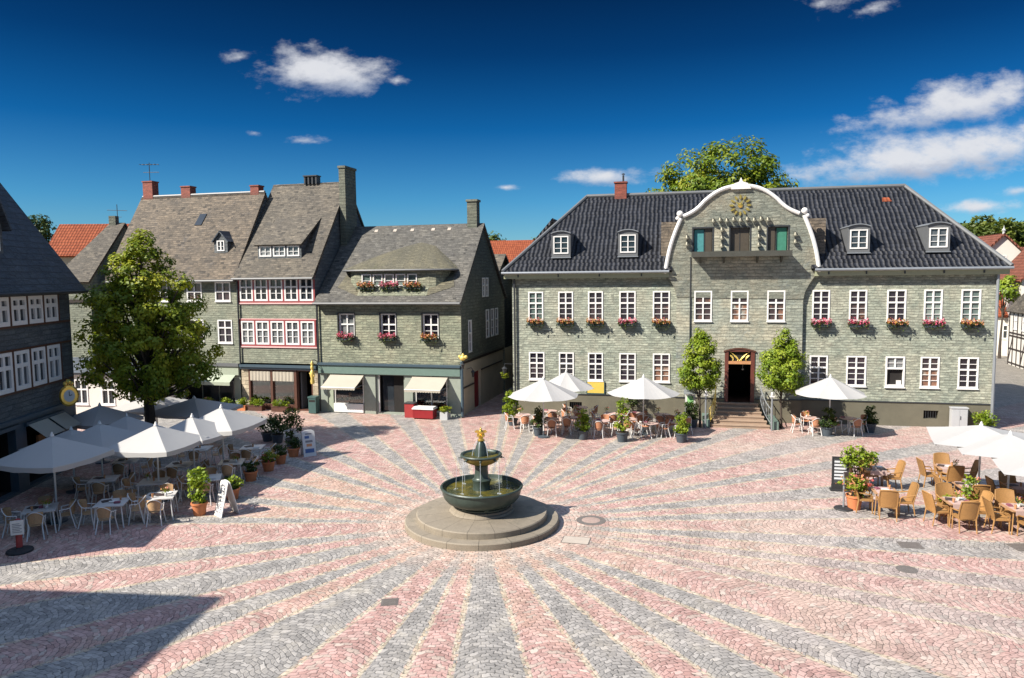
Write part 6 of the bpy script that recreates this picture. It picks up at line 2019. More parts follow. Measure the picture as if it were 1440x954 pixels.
def table_set(x, y, rz, tproto, cproto, tdesc, cword, phrase, sides, tgroup, cgroup, w=0.42, extras='', jit=0.08):
    """a table and its chairs; phrase says where the table is, so that each chair can be named by its side"""
    tproto.put((x, y, 0), rz, tdesc + ' ' + phrase, tgroup)
    for s_ in sides:
        dx, dy_ = SIDES[s_]
        d = w + 0.27 + rnd.uniform(0, jit)
        lx, ly = dx * d + (rnd.uniform(-.05, .05) if dx == 0 else 0), dy_ * d + (rnd.uniform(-.05, .05) if dy_ == 0 else 0)
        wx, wy = x + lx * cos(rz) - ly * sin(rz), y + lx * sin(rz) + ly * cos(rz)
        fac = atan2(-dy_, -dx) - pi / 2 + rz + rnd.uniform(-0.18, 0.18)
        cproto.put((wx, wy, 0), fac, '%s at %s of table %s' % (cword, SIDETXT[s_], phrase), cgroup)
    q = 0
    for ch in extras:
        a = rnd.uniform(0, 6.28)
        ox, oy = [(-0.2, 0.12), (0.2, -0.16), (0.02, 0.02), (0.2, 0.2), (-0.2, -0.2)][q % 5]
        q += 1
        wx, wy = x + ox * cos(rz) - oy * sin(rz), y + ox * sin(rz) + oy * cos(rz)
        if ch == 'm':
            tag(place('menu_folder', MENU, None, (wx, wy, 0.759), a), 'dark menu folder lying on the table ' + phrase, 'menu', 'menus on the tables')
        elif ch == 'n':
            tag(place('napkin', NAPK, None, (wx, wy, 0.759), a), 'folded plum napkin on the table ' + phrase, 'napkin', 'napkins on the tables')
        elif ch == 'p':
            tag(place('plate', PLATE, None, (wx, wy, 0.759), a), 'white plate on the table ' + phrase, 'plate', 'plates on the tables')
        elif ch == 'g':
            tag(place('drinking_glass', GLASS_, None, (wx, wy, 0.759), a), 'drinking glass standing on the table ' + phrase, 'glass', 'glasses on the tables')
        elif ch == 'v':
            t = thing('flower_vase', 'little white vase of flowers on the table ' + phrase, 'vase', (wx, wy, 0.759), 0, 'vases on the tables')
            place('vase', VASE_, t)
            place('sprig', VFOL, t)
            place('blossom', VFLO, t)


# right-hand terrace: golden wicker chairs round wooden tables
RG_T, RG_C = 'wooden tables on the right terrace', 'golden wicker chairs on the right terrace'
GC = 'golden wicker chair'
WT = 'wooden table with pale runner'
for (x, y, rz, ph, sides, ex) in [
    (13.4, 26.6, -0.15, 'behind the tall bushy planter', ('right', 'far', 'left'), 'nmv'),
    (12.35, 23.85, -0.25, 'beside the terracotta pot', ('near', 'left', 'right'), 'nm'),
    (16.15, 26.7, -0.25, 'at the back left of the white parasols', ('near', 'far', 'left', 'right'), 'mv'),
    (14.05, 22.65, -0.15, 'at the front left of the white parasols', ('near', 'far', 'left', 'right'), 'mnv'),
    (15.5, 21.95, -0.1, 'at the front, cut by the right edge', ('near', 'far', 'left', 'right'), 'nmv'),
    (15.45, 24.35, -0.2, 'in the middle under the white parasols', ('near', 'left'), 'mv'),
    (17.05, 24.1, -0.2, 'in the shade at the right edge', ('near', 'left', 'far'), 'm')]:
    table_set(x, y, rz, T_WOOD, WICK, WT, GC, ph, sides, RG_T, RG_C, extras=ex + 'pg', w=0.31, jit=0.06)
CUSH = MB().prism([(-0.2, -0.02, 0), (0.2, -0.02, 0), (0.2, 0.02, 0), (-0.2, 0.02, 0)], (0, 0, 0.30)).build('cushion', 'cushion_yellow', mesh_only=True)

# café terrace in front of the long slate house
KG_T, KG_C = 'round tables in front of the long slate house', 'rattan chairs in front of the long slate house'
RC, RT = 'rust-brown rattan chair', 'round pink-topped table'
for (x, y, ph, sides, ex) in [
    (0.55, 37.9, 'beside the bush at the alley corner', ('near', 'left', 'right'), 'v'),
    (1.95, 36.7, 'between the two leftmost planters, front', ('near', 'right', 'left'), 'n'),
    (2.0, 38.9, 'behind the two left parasols, nearest the alley', ('near', 'right'), 'n'),
    (3.55, 38.6, 'behind the second planter by the wall', ('near', 'left'), 'v'),
    (4.45, 36.1, 'in front between second and third planter', ('near', 'left', 'right', 'far'), 'n'),
    (5.15, 38.0, 'behind the tall third planter, left', ('near', 'left', 'right'), 'v'),
    (6.75, 35.4, 'at the foot of the big eight-sided parasol', ('left', 'right', 'far'), 'n'),
    (7.75, 37.6, 'left of the small entrance tree', ('left', 'near', 'right'), 'v'),
    (6.6, 37.9, 'behind the big eight-sided parasol', ('left', 'near'), 'n'),
    (8.05, 35.7, 'beside the fourth planter', ('left', 'near', 'far'), 'n'),
    (2.95, 37.1, 'between the first and second planters, middle row', ('near', 'left', 'right'), 'v'),
    (5.9, 36.5, 'right of the tallest shrub, front row', ('near', 'right', 'far'), 'n'),
    (8.6, 37.0, 'under the small entrance tree', ('left', 'near'), 'v'),
    (3.75, 39.9, 'against the wall under the yellow notice', ('left', 'near', 'right'), 'n'),
    (15.0, 36.3, 'left of the lone parasol by the wall', ('left', 'near', 'far'), 'v'),
    (16.75, 36.1, 'right of the lone parasol by the wall', ('left', 'near', 'right'), 'n')]:
    table_set(x, y, rnd.uniform(-0.4, 0.2), T_RND, RUST, RT, RC, ph, sides, KG_T, KG_C, extras=ex, w=0.40)

# shaded terrace on the left
LG_T, LG_C = 'white tables on the left terrace', 'bistro chairs on the left terrace'
LC, LT = 'aluminium bistro chair', 'white square table'
for (x, y, rz, ph, sides, ex) in [
    (-15.15, 22.9, 0.45, 'nearest the black barrier post', ('near', 'left', 'right', 'far'), 'mvn'),
    (-13.15, 23.45, 0.2, 'second from the barrier post, front', ('near', 'left', 'right', 'far'), 'mn'),
    (-11.9, 24.15, 0.25, 'beside the orange pot and white board', ('near', 'left', 'far'), 'mvm'),
    (-15.0, 26.3, 0.3, 'behind the leftmost front parasol', ('near', 'left', 'right'), 'm'),
    (-13.0, 25.9, 0.2, 'under the bright front parasol', ('left', 'right', 'far'), 'v'),
    (-11.2, 26.3, 0.3, 'behind the white menu board', ('near', 'left', 'far'), 'm'),
    (-13.1, 28.3, 0.1, 'in the dark middle of the terrace', ('near', 'left', 'right'), 'm'),
    (-11.2, 28.6, 0.2, 'behind the third terracotta pot', ('near', 'left', 'right', 'far'), 'mv'),
    (-11.25, 31.1, 0.1, 'behind the far terracotta pots', ('near', 'left', 'right'), 'm'),
    (-13.5, 31.0, 0.1, 'near the trunk of the linden tree', ('near', 'right', 'left'), 'm'),
    (-15.6, 29.0, 0.2, 'deep in the shade near the blue shopfront', ('near', 'right'), 'm')]:
    table_set(x, y, rz, T_ALU, BIST, LT, LC, ph, sides, LG_T, LG_C, extras=ex + 'pg')

# ------------------------------------------------------------------ parasols
UMB4 = make_umbrella('square_parasol', 1.70, 4, 2.78, 2.12, 0.17)
UG = 'white square parasols on the left terrace'
for (px, py, z, rz, lab) in [
    (73, 613, 2.9, 0.55, 'large white parasol at the left edge over the table by the barrier post'),
    (140, 596, 2.62, 0.55, 'bluish shaded white parasol squeezed behind the leftmost front parasol'),
    (219, 598, 2.78, 0.62, 'brightest sunlit white parasol above the front tables left of the white board'),
    (270, 586, 2.72, 0.6, 'sunlit white parasol just behind and right of the brightest one'),
    (311, 573, 2.85, 0.58, 'rightmost shaded white parasol of the left terrace'),
    (100, 604, 2.4, 0.5, 'low shaded parasol half hidden beside the dark slate house'),
    (205, 566, 2.25, 0.45, 'wide shaded parasol crossing behind the linden trunk'),
    (262, 571, 2.3, 0.5, 'blue-shaded parasol behind the rightmost white parasol'),
    (140, 570, 2.55, 0.35, 'cream sunlit parasol beyond the corner of the dark slate house'),
    (178, 585, 2.5, 0.5, 'dim greenish parasol directly under the linden crown')]:
    p = P(px, py, z)
    if z < 2.35 and px > 150:
        p = p + Vector((-0.6, 2.2, 0))
    o = UMB4.put((p.x, p.y, z - 2.78), rz, lab, UG)
    if z < 2.78:
        o.location.z = 0
        o.scale = (1.3, 1.3, z / 2.78) if z < 2.35 else ((0.78, 0.78, z / 2.78) if px == 178 else (1, 1, z / 2.78))
    else:
        o.location.z = 0
        o.scale = (1.04, 1.04, z / 2.78)
UMB8 = make_umbrella('octagonal_parasol', 1.80, 8, 2.92, 2.10, 0.0, sag=0.05)
for i, (px, py, z, sc_, lab) in enumerate([
    (764, 533, 2.92, 1.0, 'front left white parasol near the corner of the long slate house'),
    (796, 523, 2.92, 0.85, 'white parasol behind the front left one against the slate wall'),
    (905, 530, 2.92, 1.0, 'broad white parasol between planters left of the entrance'),
    (1168, 530, 2.92, 0.95, 'lone white parasol right of the entrance steps')]):
    p = P(px, py, z)
    o = UMB8.put((p.x, p.y, 0), 0.2 + i, lab, 'white parasols in front of the long slate house')
    o.scale = (sc_, sc_, 1)
UMBR = make_umbrella('market_parasol', 2.15, 4, 2.72, 2.25, 0.0, sag=0.04)
for (px, py, z, rz, lab) in [
    (1380, 598, 2.72, 0.35, 'rear flat white parasol at the right edge'),
    (1421, 611, 2.66, 0.35, 'middle flat white parasol at the right edge above the wicker chairs'),
    (1485, 636, 2.60, 0.35, 'front flat white parasol cut off by the right edge')]:
    p = P(px, py, z)
    o = UMBR.put((p.x, p.y, 0), rz, lab, 'flat white parasols on the right terrace')
    o.scale = (1, 1, z / 2.72)


# ------------------------------------------------------------------ pots and shrubs
def shrub(name, label, cat, x, y, pot, pr, ph, lobes, n, clumps, cr, leaf, mat, seed, group=None, petals=None, square=False):
    t = thing(name, label, cat, (x, y, 0), seed * 0.7, group)
    mb = MB()
    if square:
        mb.prism([(-pr, -pr, 0), (pr, -pr, 0), (pr, pr, 0), (-pr, pr, 0)], (0, 0, ph))
        mb.box(-pr - 0.02, pr + 0.02, -pr - 0.02, pr + 0.02, ph - 0.05, ph, 0)
    else:
        mb.lathe([(0, 0), (pr * 0.72, 0), (pr * 0.95, ph * 0.85), (pr * 1.06, ph * 0.86), (pr * 1.06, ph), (pr * 0.92, ph), (pr * 0.9, ph * 0.93), (0, ph * 0.93)], 22)
    mb.build('pot', pot, t)
    MB().lathe([(0, ph * 0.96), (pr * 0.9, ph * 0.94)], 14).build('soil', 'soil', t)
    pts, tint, cc = crown(n, lobes, clumps, cr, seed, 0.3)
    place('foliage', leafmesh('foliage', pts, leaf, mat, seed, tint), t)
    st = MB()
    rg_ = random.Random(seed)
    for i in rg_.sample(range(len(cc)), min(9, len(cc))):
        st.tube([(0, 0, ph * 0.8), (cc[i][0] * 0.4, cc[i][1] * 0.4, (cc[i][2] + ph) / 2), tuple(cc[i])], [0.014, 0.010, 0.004], 5)
    st.build('stem', 'bark', t)
    if petals:
        pp, tt, _ = crown(max(40, n // 6), lobes, clumps, cr * 1.1, seed + 3, 0.85)
        place('blossom', leafmesh('blossom', pp, leaf * 0.85, petals, seed + 4, tt, asp=0.95), t)
    return t


PG = 'terracotta pots along the left terrace'
for (px, py, s_, mat, lab, pet, k) in [
    (281, 724, 0.26, 'leaf_fresh', 'terracotta pot with a big bright bush beside the white board', None, 0),
    (327, 702, 0.27, 'leaf_fresh', 'terracotta pot with green plant just behind the white board', None, 1),
    (353, 676, 0.27, 'leaf_dark', 'terracotta pot with dark low plant, third from the white board', None, 1),
    (378, 662, 0.27, 'leaf_fresh', 'terracotta pot with yellow-green flowers midway along the left terrace', 'petal_mixed', 1),
    (395, 652, 0.25, 'leaf_dark', 'small terracotta pot between the yellow-green one and the far corner pots', None, 1),
    (413, 642, 0.27, 'leaf_dark', 'terracotta pot at the foot of the tall dark shrub near the far board', None, 1)]:
    p = P(px, py)
    if k == 0:
        lb = [((0, 0, 0.62), (0.28, 0.28, 0.16)), ((-0.05, 0.0, 1.25), (0.50, 0.45, 0.30)), ((0.1, 0, 0.95), (0.25, 0.25, 0.2))]
        shrub('potted_plant', lab, 'potted plant', p.x, p.y, 'terracotta', s_, 0.44, lb, 900, 40, 0.14, 0.12, mat, int(px), PG)
    else:
        lb = [((0, 0, 0.58), (0.33, 0.33, 0.2))]
        shrub('potted_plant', lab, 'potted plant', p.x, p.y, 'terracotta', s_, 0.40, lb, 420, 22, 0.11, 0.10, mat, int(px), PG, pet)
p = P(409, 631)
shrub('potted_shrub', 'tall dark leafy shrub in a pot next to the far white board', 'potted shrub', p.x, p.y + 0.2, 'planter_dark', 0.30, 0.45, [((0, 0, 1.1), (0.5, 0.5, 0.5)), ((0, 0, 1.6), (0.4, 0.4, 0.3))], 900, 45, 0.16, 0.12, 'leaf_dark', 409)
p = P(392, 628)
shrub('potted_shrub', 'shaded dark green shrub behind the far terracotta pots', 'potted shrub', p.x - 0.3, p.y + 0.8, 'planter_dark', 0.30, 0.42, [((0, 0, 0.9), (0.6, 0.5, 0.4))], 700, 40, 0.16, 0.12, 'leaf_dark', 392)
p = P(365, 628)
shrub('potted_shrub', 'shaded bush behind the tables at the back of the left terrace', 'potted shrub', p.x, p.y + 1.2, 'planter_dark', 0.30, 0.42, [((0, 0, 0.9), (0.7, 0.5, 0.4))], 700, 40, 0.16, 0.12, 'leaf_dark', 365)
SG = 'dark planters in front of the long slate house'
for (px, py, r, hh, mat, lab) in [
    (757, 613, 0.27, 1.35, 'leaf_dark', 'slim dark green shrub in a dark planter, leftmost of the terrace front'),
    (820, 618, 0.28, 1.55, 'leaf_fresh', 'slender green shrub in a dark planter between two parasols'),
    (875, 621, 0.30, 2.25, 'leaf_fresh', 'tallest bright green shrub in a dark planter left of the broad parasol pole'),
    (958, 622, 0.29, 1.35, 'leaf_fresh', 'green shrub in a dark planter at the right end of the terrace front'),
    (973, 601, 0.32, 1.35, 'leaf_dark', 'bushy green shrub in a dark pot beside the entrance steps'),
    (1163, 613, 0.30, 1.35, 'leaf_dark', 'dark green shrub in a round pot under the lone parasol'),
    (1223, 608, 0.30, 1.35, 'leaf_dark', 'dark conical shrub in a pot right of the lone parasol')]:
    p = P(px, py)
    hw = 0.30 if px not in (973, 1163) else 0.42
    lb = [((0, 0, 0.42 + (hh - 0.42) * 0.30), (hw * 1.1, hw * 1.1, (hh - 0.42) * 0.30)), ((0, 0, 0.42 + (hh - 0.42) * 0.72), (hw * 0.85, hw * 0.85, (hh - 0.42) * 0.30))]
    shrub('planter_shrub', lab, 'potted shrub', p.x, p.y, 'planter_dark', r, 0.46, lb, 850, 40, 0.13, 0.11, mat, int(px) + 7, SG)
p = P(890, 590)
shrub('planter_shrub', 'dark shrub in the shade behind the tallest bright shrub', 'potted shrub', p.x, p.y, 'planter_dark', 0.3, 0.46, [((0, 0, 1.3), (0.5, 0.45, 0.7))], 700, 40, 0.15, 0.12, 'leaf_dark', 890, SG)
p = P(716, 592)
shrub('corner_bush', 'bright loose bush at the alley corner of the long slate house', 'bush', p.x + 0.2, p.y - 1.2, 'planter_dark', 0.28, 0.35, [((0, 0, 0.9), (0.65, 0.55, 0.5)), ((0.0, 0, 1.5), (0.45, 0.4, 0.35))], 1000, 45, 0.17, 0.13, 'leaf_fresh', 716)
p = P(1369, 600)
shrub('wall_bush', 'yellow-green bush against the plinth beside the grey cabinet', 'bush', p.x - 0.15, 36.15, 'planter_dark', 0.3, 0.2, [((0, 0, 0.55), (0.55, 0.4, 0.42))], 900, 40, 0.15, 0.11, 'leaf_fresh', 1369)
p = P(1201, 716)
shrub('potted_shrub', 'terracotta pot with round flowering bush beside the black menu stand', 'potted plant', p.x, p.y, 'terracotta', 0.27, 0.50, [((0.02, 0, 0.86), (0.44, 0.42, 0.33))], 900, 40, 0.13, 0.10, 'leaf_fresh', 1201, None, 'petal_mixed')
p = P(1200, 690)
shrub('potted_shrub', 'tall loose leafy shrub behind the black menu stands', 'potted shrub', p.x + 0.15, p.y, 'terracotta', 0.3, 0.45, [((-0.1, 0, 1.15), (0.5, 0.45, 0.42)), ((0.45, 0, 1.25), (0.25, 0.25, 0.35))], 1000, 50, 0.15, 0.12, 'leaf_fresh', 1199)
p = P(1358, 690, 0.75)
t = thing('tall_sprig', 'leafy upright plant in a slim pot among the right terrace tables', 'potted plant', (p.x + 0.05, p.y - 0.1, 0))
MB().lathe([(0, 0), (0.14, 0), (0.19, 0.40), (0.17, 0.40), (0, 0.37)], 16).build('pot', 'terracotta', t)
q, ti, _ = crown(260, [((0, 0, 0.85), (0.2, 0.2, 0.42))], 18, 0.12, 5, 0.2)
place('foliage', leafmesh('foliage', q, 0.11, 'leaf_fresh', 5, ti), t)
p = P(1322, 690, 0.75)
t = thing('golden_grass_pot', 'low pot of pale grass left of the white parasols', 'potted plant', (p.x, p.y - 0.3, 0))
MB().lathe([(0, 0), (0.15, 0), (0.2, 0.42), (0.18, 0.42), (0, 0.39)], 16).build('pot', 'terracotta', t)
q, ti, _ = crown(200, [((0, 0, 0.55), (0.22, 0.22, 0.16))], 14, 0.1, 6, 0.2)
place('foliage', leafmesh('foliage', q, 0.1, 'leaf_linden', 6, ti), t)

# planters along the shopfronts
for (u, v, w, k, col, lab) in [(-7.3, -0.75, 0.9, 0, 'plaster_white', 'white trough of yellow-green plants outside the brown-roofed house'), (-6.0, -0.75, 0.7, 1, 'planter_dark', 'dark trough of plants next to the drainpipe of the brown-roofed house'),
                        (-9.0, -0.8, 0.9, 2, 'planter_dark', 'dark trough with pink flowers below the linden crown'), (-4.95, -0.55, 0.55, 3, 'terracotta', 'small plant pot at the left pier of the pink framed house'),
                        (-4.1, -0.45, 1.0, 4, 'brown_wood', 'brown box of plants under the left shop window of the pink framed house'), (-2.4, -0.45, 1.1, 5, 'brown_wood', 'brown box of bright plants under the right shop window of the pink framed house')]:
    p = gl(u, v)
    t = thing('plant_trough', lab, 'plant trough', p, GANG, 'plant troughs along the shopfronts')
    MB().box(-w / 2, w / 2, -0.17, 0.17, 0, 0.32).box(-w / 2 - 0.02, w / 2 + 0.02, -0.19, 0.19, 0.28, 0.33).build('trough', col, t)
    q, ti, _ = crown(420, [((0, 0, 0.5), (w * 0.5, 0.2, 0.22))], 26, 0.13, 400 + k, 0.2)
    place('foliage', leafmesh('foliage', q, 0.11, 'leaf_fresh' if k != 2 else 'leaf_dark', 400 + k, ti), t)
    if k in (2, 0):
        q, ti, _ = crown(90, [((0, 0, 0.6), (w * 0.45, 0.2, 0.18))], 16, 0.1, 420 + k, 0.5)
        place('blossom', leafmesh('blossom', q, 0.09, 'petal_pink' if k == 2 else 'petal_mixed', 420 + k, ti), t)
p = gl(8.15, -0.75)
t = thing('plant_pot', 'pale square pot with yellow-green grass at the corner of the shop house', 'plant pot', p, GANG)
MB().prism([(-0.22, -0.22, 0), (0.22, -0.22, 0), (0.26, 0.26, 0), (-0.26, 0.26, 0)], (0, 0, 0.42)).build('pot', 'plaster_grey', t)
q, ti, _ = crown(300, [((0, 0, 0.55), (0.3, 0.26, 0.22))], 20, 0.12, 430, 0.2)
place('foliage', leafmesh('foliage', q, 0.11, 'leaf_linden', 430, ti), t)
# red and white counter outside the shop
t = thing('display_counter', 'red counter with white lid outside the right shop window', 'counter', gl(6.95, -0.75), GANG)
MB().box(-0.60, 0.60, -0.32, 0.32, 0.06, 0.56).build('cabinet', 'counter_red', t)
MB().box(-0.64, 0.64, -0.36, 0.36, 0.56, 0.62).box(-0.60, 0.60, -0.30, 0.30, 0.62, 0.68).build('lid', 'white_paint', t)
for sx_ in (-0.5, 0.5):
    MB().box(sx_ - 0.05, sx_ + 0.05, -0.25, 0.25, 0.0, 0.06).build('foot', 'rubber_black', t)
t = thing('side_cabinet', 'dark red cabinet beside the red counter', 'cabinet', gl(6.0, -0.5), GANG)
MB().box(-0.28, 0.28, -0.25, 0.25, 0.0, 0.80).build('body', 'barrier_red', t)
MB().box(-0.31, 0.31, -0.28, 0.28, 0.80, 0.85).build('top', 'dark_metal', t)
t = thing('litter_bin', 'dark teal litter bin between the pink framed house and the shop house', 'bin', gl(-0.12, -0.55), GANG)
MB().box(-0.24, 0.24, -0.22, 0.22, 0.03, 0.92).build('body', 'bin_teal', t)
MB().box(-0.27, 0.27, -0.25, 0.25, 0.92, 1.02).box(-0.2, 0.2, -0.225, -0.22, 0.7, 0.82, 1).build('lid', ['bin_teal', 'interior_dark'], t)
# golden shop figure on a bracket and the golden corner lantern
t = thing('golden_figure', 'slim golden figure hanging on a bracket between the two shops', 'shop sign', gl(-0.12, -0.62, 1.75), GANG)
mb = MB().lathe([(0, 0), (0.10, 0.02), (0.13, 0.16), (0.09, 0.34), (0.14, 0.52), (0.13, 0.72), (0.06, 0.84), (0.09, 0.92), (0.10, 1.02), (0.06, 1.10), (0.09, 1.2), (0.04, 1.34), (0, 1.40)], 14)
mb.ball((-0.13, -0.02, 0.62), 0.06, 8).ball((0.13, -0.05, 0.5), 0.06, 8)
mb.build('figure', 'gold_paint', t)
MB().tube([(0, 0.62, 1.25), (0, 0.3, 1.42), (0, 0, 1.42)], 0.02, 6).tube([(0, 0.62, 0.8), (0, 0.35, 1.1), (0, 0, 1.38)], 0.014, 6).build('bracket', 'dark_metal', t)
t = thing('corner_lantern', 'golden ornament with dark lantern on the alley corner of the shop house', 'lantern', gl(9.12, -0.35, 3.25), GANG)
mb = MB().ball((0, 0, 0.18), 0.16, 10, 0, (1.2, 0.8, 1)).ball((0.2, 0, 0.24), 0.11, 8).ball((-0.16, 0, 0.26), 0.10, 8).lathe([(0.06, 0), (0.1, 0.06), (0.02, 0.16), (0, 0.2)], 8, (0.03, 0, 0.28))
mb.build('ornament', 'gold_paint', t)
MB().tube([(0, 0.35, 0.05), (0, 0, 0.05), (0, 0, -0.15)], 0.02, 6).lathe([(0.06, -0.42), (0.11, -0.2), (0.13, -0.18), (0.0, -0.1)], 8).build('lantern', 'dark_metal', t)
t = thing('wall_lamp', 'black lantern on the rubble side wall in the alley', 'lamp', gl(SL + 0.28, 1.2, 2.35), GANG)
MB().tube([(-0.38, 0, 0.25), (-0.1, 0, 0.35), (0, 0, 0.22)], 0.018, 6).build('bracket', 'dark_metal', t)
MB().lathe([(0.05, -0.2), (0.10, 0.08), (0.13, 0.1), (0.04, 0.2), (0, 0.22)], 8).build('lantern', 'dark_metal', t)

# ------------------------------------------------------------------ signs, posts and covers
kx, ky = Vector((cos(KANG), sin(KANG), 0)), Vector((-sin(KANG), cos(KANG), 0))
kl = lambda u, v=0.0, z=0.0: KA + kx * u + ky * v + Vector((0, 0, z))


def aboard(label, loc, rz, lean, h, w, rows, twin=True):
    t = thing('sandwich_board', label, 'sandwich board', loc, rz)
    for sg in ((-1, 1) if twin else (-1,)):
        o = MB().box(-w / 2, w / 2, -0.015, 0.015, 0, h - 0.12)
        arc_ = [(w / 2 * cos(pi * i / 10), -0.015, h - 0.12 + 0.10 * sin(pi * i / 10)) for i in range(11)]
        o.prism(arc_, (0, 0.03, 0))
        ob = o.build('panel', 'board_white', t, (0, sg * 0.30 * h / 1.2, 0))
        ob.rotation_euler = (sg * lean, 0, 0)
        if sg == -1:
            pr = MB()
            for (z, x0, x1, hh, k) in rows:
                pr.box(x0, x1, -0.021, -0.016, z, z + hh, k)
            p2 = pr.build('print', ['print_grey', 'print_blue', 'print_orange'], ob)
    return t


rows = [(1.02, -0.12, 0.14, 0.05, 0), (0.86, -0.14, 0.16, 0.03, 0)]
for i, z in enumerate((0.74, 0.62, 0.50, 0.30, 0.24, 0.12)):
    rows.append((z, -0.20 + 0.04 * (i % 2), -0.02, 0.055, 0))
    rows.append((z + 0.01, 0.03, 0.18, 0.035, 0))
aboard('white folding sandwich board standing beside the bright potted bush', tuple(P(311, 727) + Vector((0.1, 0.25, 0))), -0.75, R(14), 1.25, 0.52, rows)
rows = [(0.98, -0.14, 0.14, 0.06, 0), (0.80, -0.18, 0.02, 0.12, 1), (0.62, -0.16, 0.16, 0.10, 0), (0.44, -0.12, 0.12, 0.12, 2), (0.16, -0.2, 0.2, 0.18, 1)]
aboard('white menu board with coloured pictures at the far corner of the left terrace', tuple(P(434, 640)), 0.5, R(14), 1.2, 0.56, rows)
# barrier post at the left edge
p = P(28, 776)
t = thing('notice_post', 'short red post with white notice on a round black foot', 'notice stand', p, R(20))
MB().lathe([(0, 0), (0.34, 0), (0.36, 0.03), (0.34, 0.07), (0.1, 0.11), (0.08, 0.16), (0, 0.16)], 26).build('foot', 'rubber_black', t)
MB().lathe([(0.085, 0.14), (0.085, 0.95), (0.05, 1.0), (0, 1.0)], 16).build('post', 'barrier_red', t)
nb = MB().box(-0.17, 0.17, -0.125, -0.095, 0.55, 0.98).build('notice', 'board_white', t)
pr = MB()
for i in range(6):
    pr.box(-0.12, 0.12 - 0.05 * (i % 2), -0.130, -0.126, 0.62 + i * 0.05, 0.64 + i * 0.05)
pr.build('print', 'print_grey', nb)
# black menu stands on the right terrace
p = P(1186, 716)
t = thing('menu_post', 'slim grey post with round black foot beside the flowering terracotta pot', 'menu stand', p, 0)
MB().lathe([(0, 0), (0.30, 0), (0.31, 0.02), (0.29, 0.05), (0.06, 0.08), (0, 0.08)], 26).build('foot', 'rubber_black', t)
MB().tube([(0, 0, 0.06), (0, 0, 1.22)], 0.035, 8).build('post', 'zinc', t)
MB().box(-0.02, 0.12, -0.06, 0.02, 1.10, 1.28).build('head', 'menu_dark', t)
p = P(1181, 690)
t = thing('menu_board', 'black chalkboard menu with white lines on a low stand', 'menu board', p, R(-14))
bd = MB().box(-0.25, 0.25, -0.02, 0.02, 0.28, 1.22).build('board', 'chalk_black', t)
fr = MB()
for a in ((-0.29, -0.25, 0.24, 1.26), (0.25, 0.29, 0.24, 1.26), (-0.25, 0.25, 1.22, 1.26), (-0.25, 0.25, 0.24, 0.28)):
    fr.box(a[0], a[1], -0.035, 0.03, a[2], a[3])
fr.build('frame', 'rubber_black', t)
pr = MB()
for i in range(6):
    pr.box(-0.21, 0.21, -0.026, -0.021, 0.42 + i * 0.125, 0.49 + i * 0.125)
pr.build('lettering', 'chalk_white', bd)
MB().box(-0.34, 0.34, -0.16, 0.16, 0.0, 0.06).box(-0.3, 0.3, -0.03, 0.03, 0.06, 0.24).build('stand', 'rubber_black', t)
# light posts beside the steps, green sign, yellow notice, cabinet
for (u, lab) in ((10.72, 'slim grey light post left of the entrance steps'), (13.98, 'slim grey light post with white lamp right of the entrance steps')):
    t = thing('light_post', lab, 'light post', kl(u, -2.35), KANG, 'light posts beside the entrance steps')
    MB().tube([(0, 0, 0), (0, 0, 1.78)], 0.045, 8).build('post', 'zinc', t)
    MB().box(-0.12, 0.12, -0.06, 0.06, 1.72, 1.78).lathe([(0.05, 1.78), (0.08, 1.86), (0.05, 1.96), (0, 1.98)], 12).build('lamp', 'board_white', t)
t = thing('green_sign', 'green and white information sign left of the entrance', 'sign', kl(9.95, -1.9), KANG)
MB().tube([(-0.24, 0, 0), (-0.24, 0, 1.7)], 0.025, 6).build('post', 'zinc', t)
MB().tube([(0.24, 0, 0), (0.24, 0, 1.7)], 0.025, 6).build('post', 'zinc', t)
pb = MB().box(-0.26, 0.26, -0.03, 0.0, 1.0, 1.68).build('panel', 'board_white', t)
MB().box(-0.16, 0.16, -0.036, -0.031, 1.06, 1.62).build('print', 'sign_green', pb)
MB().prism([(-0.34, -0.3, 1.75), (0.34, -0.3, 1.75), (0.34, 0.25, 1.9), (-0.34, 0.25, 1.9)], (0, 0, 0.03)).build('canopy', 'zinc', t)
for (u, w, lab) in ((4.78, 0.95, 'yellow notice panel under the third ground-floor window'), (2.15, 0.75, 'yellow notice panel half hidden behind the left parasols')):
    t = thing('yellow_notice', lab, 'notice panel', kl(u, -0.03, 1.34), KANG, 'yellow notice panels on the slate wall')
    MB().box(-w / 2, w / 2, -0.03, 0.0, 0, 0.62).build('panel', 'sign_yellow', t)
    MB().box(-w / 2 - 0.04, w / 2 + 0.04, -0.045, 0.0, -0.05, 0.0).box(-w / 2 - 0.04, -w / 2, -0.045, 0.0, 0, 0.66).box(w / 2, w / 2 + 0.04, -0.045, 0.0, 0, 0.66).build('frame', 'bin_teal', t)
t = thing('utility_cabinet', 'pale grey utility cabinet against the plinth of the long slate house', 'cabinet', kl(23.25, -0.32), KANG)
MB().box(-0.37, 0.37, -0.16, 0.16, 0.1, 1.06).build('body', 'cabinet_grey', t)
MB().box(-0.40, 0.40, -0.19, 0.17, 1.06, 1.11).build('lid', 'cabinet_grey', t)
MB().box(-0.38, 0.38, -0.17, 0.16, 0.0, 0.1).build('base', 'plaster_grey', t)
dr = MB().box(-0.35, -0.01, -0.175, -0.16, 0.14, 1.02).box(0.01, 0.35, -0.175, -0.16, 0.14, 1.02).build('door', 'cabinet_grey', t)
MB().box(0.02, 0.05, -0.195, -0.176, 0.5, 0.68).build('handle', 'dark_metal', dr)
t = thing('wall_lantern', 'hanging lantern with flowers at the alley corner of the long slate house', 'lantern', kl(-0.45, -0.2, 2.55), KANG)
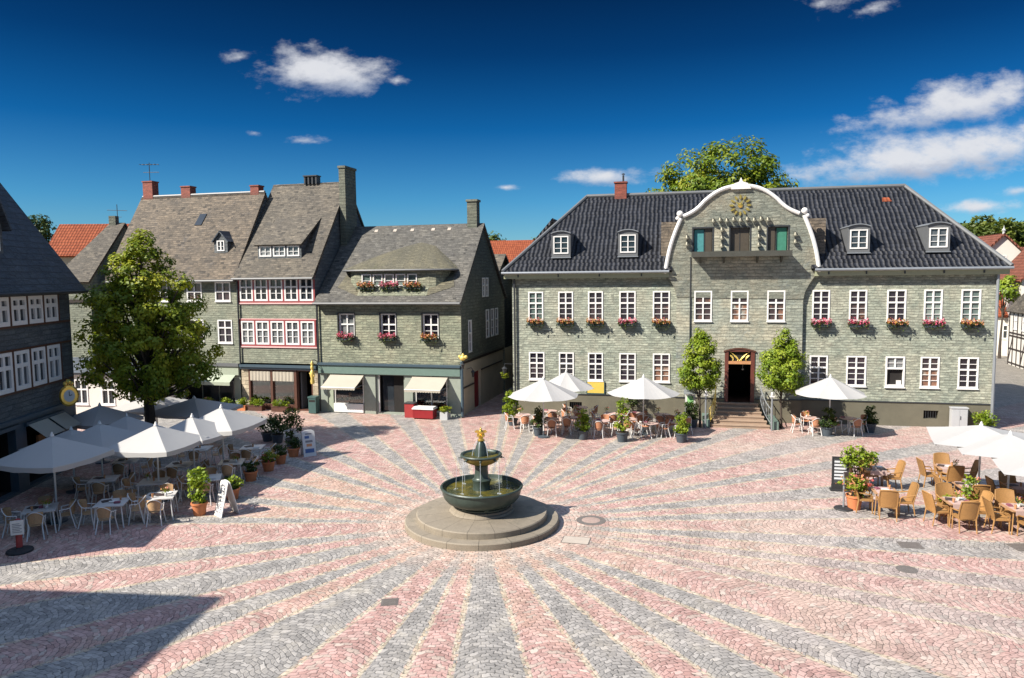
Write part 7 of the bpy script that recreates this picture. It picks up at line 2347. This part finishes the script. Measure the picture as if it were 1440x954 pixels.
MB().tube([(0.45, 0.2, 0.35), (0.0, 0, 0.4), (0, 0, 0.2)], 0.02, 6).build('bracket', 'dark_metal', t)
MB().lathe([(0.07, -0.2), (0.15, 0.1), (0.18, 0.12), (0.0, 0.26)], 8).build('lantern', 'dark_metal', t)
q, ti, _ = crown(160, [((-0.05, 0, -0.3), (0.26, 0.22, 0.2))], 12, 0.1, 440, 0.2)
place('foliage', leafmesh('foliage', q, 0.1, 'leaf_linden', 440, ti), t)

for (px, py, w, d, mat, lab, rz) in [
    (548, 847, 0.42, 0.40, 'grate_iron', 'small dark square drain grate in the front paving left of the fountain', 0.1),
    (1280, 767, 0.62, 0.52, 'grate_iron', 'grey square manhole cover in front of the right terrace', -0.2),
    (1437, 770, 0.6, 0.6, 'grate_iron', 'dark cover plate cut by the right edge of the square', 0.0),
    (810, 760, 0.85, 0.60, 'slab_pale', 'pale stone slab with dark rim beside the fountain steps', -0.25)]:
    p = P(px, py)
    t = thing('ground_cover', lab, 'ground cover', (p.x, p.y, 0.0), rz)
    MB().box(-w / 2, w / 2, -d / 2, d / 2, 0.001, 0.006).build('frame', 'grate_iron', t)
    mb = MB().box(-w / 2 + 0.03, w / 2 - 0.03, -d / 2 + 0.03, d / 2 - 0.03, 0.006, 0.010)
    if mat == 'grate_iron':
        for i in range(5):
            y = -d / 2 + 0.07 + (d - 0.14) * i / 4
            mb.box(-w / 2 + 0.05, w / 2 - 0.05, y - 0.012, y + 0.012, 0.010, 0.016)
    mb.build('plate', mat, t)
p = P(1275, 801)
t = thing('round_cover', 'small round dark cover in the paving below the right terrace', 'ground cover', (p.x, p.y, 0))
MB().lathe([(0.27, 0.001), (0.27, 0.008), (0.22, 0.010), (0, 0.010)], 24).build('plate', 'grate_iron', t)
p = P(831, 732)
t = thing('round_cover', 'large round manhole ring of dark setts right of the fountain', 'ground cover', (p.x, p.y, 0))
MB().lathe([(0.48, 0.001), (0.48, 0.007), (0.30, 0.009)], 32).build('ring', 'grate_iron', t)
MB().lathe([(0.30, 0.0095), (0.29, 0.0115), (0, 0.0115)], 32).build('plate', 'slab_worn', t)
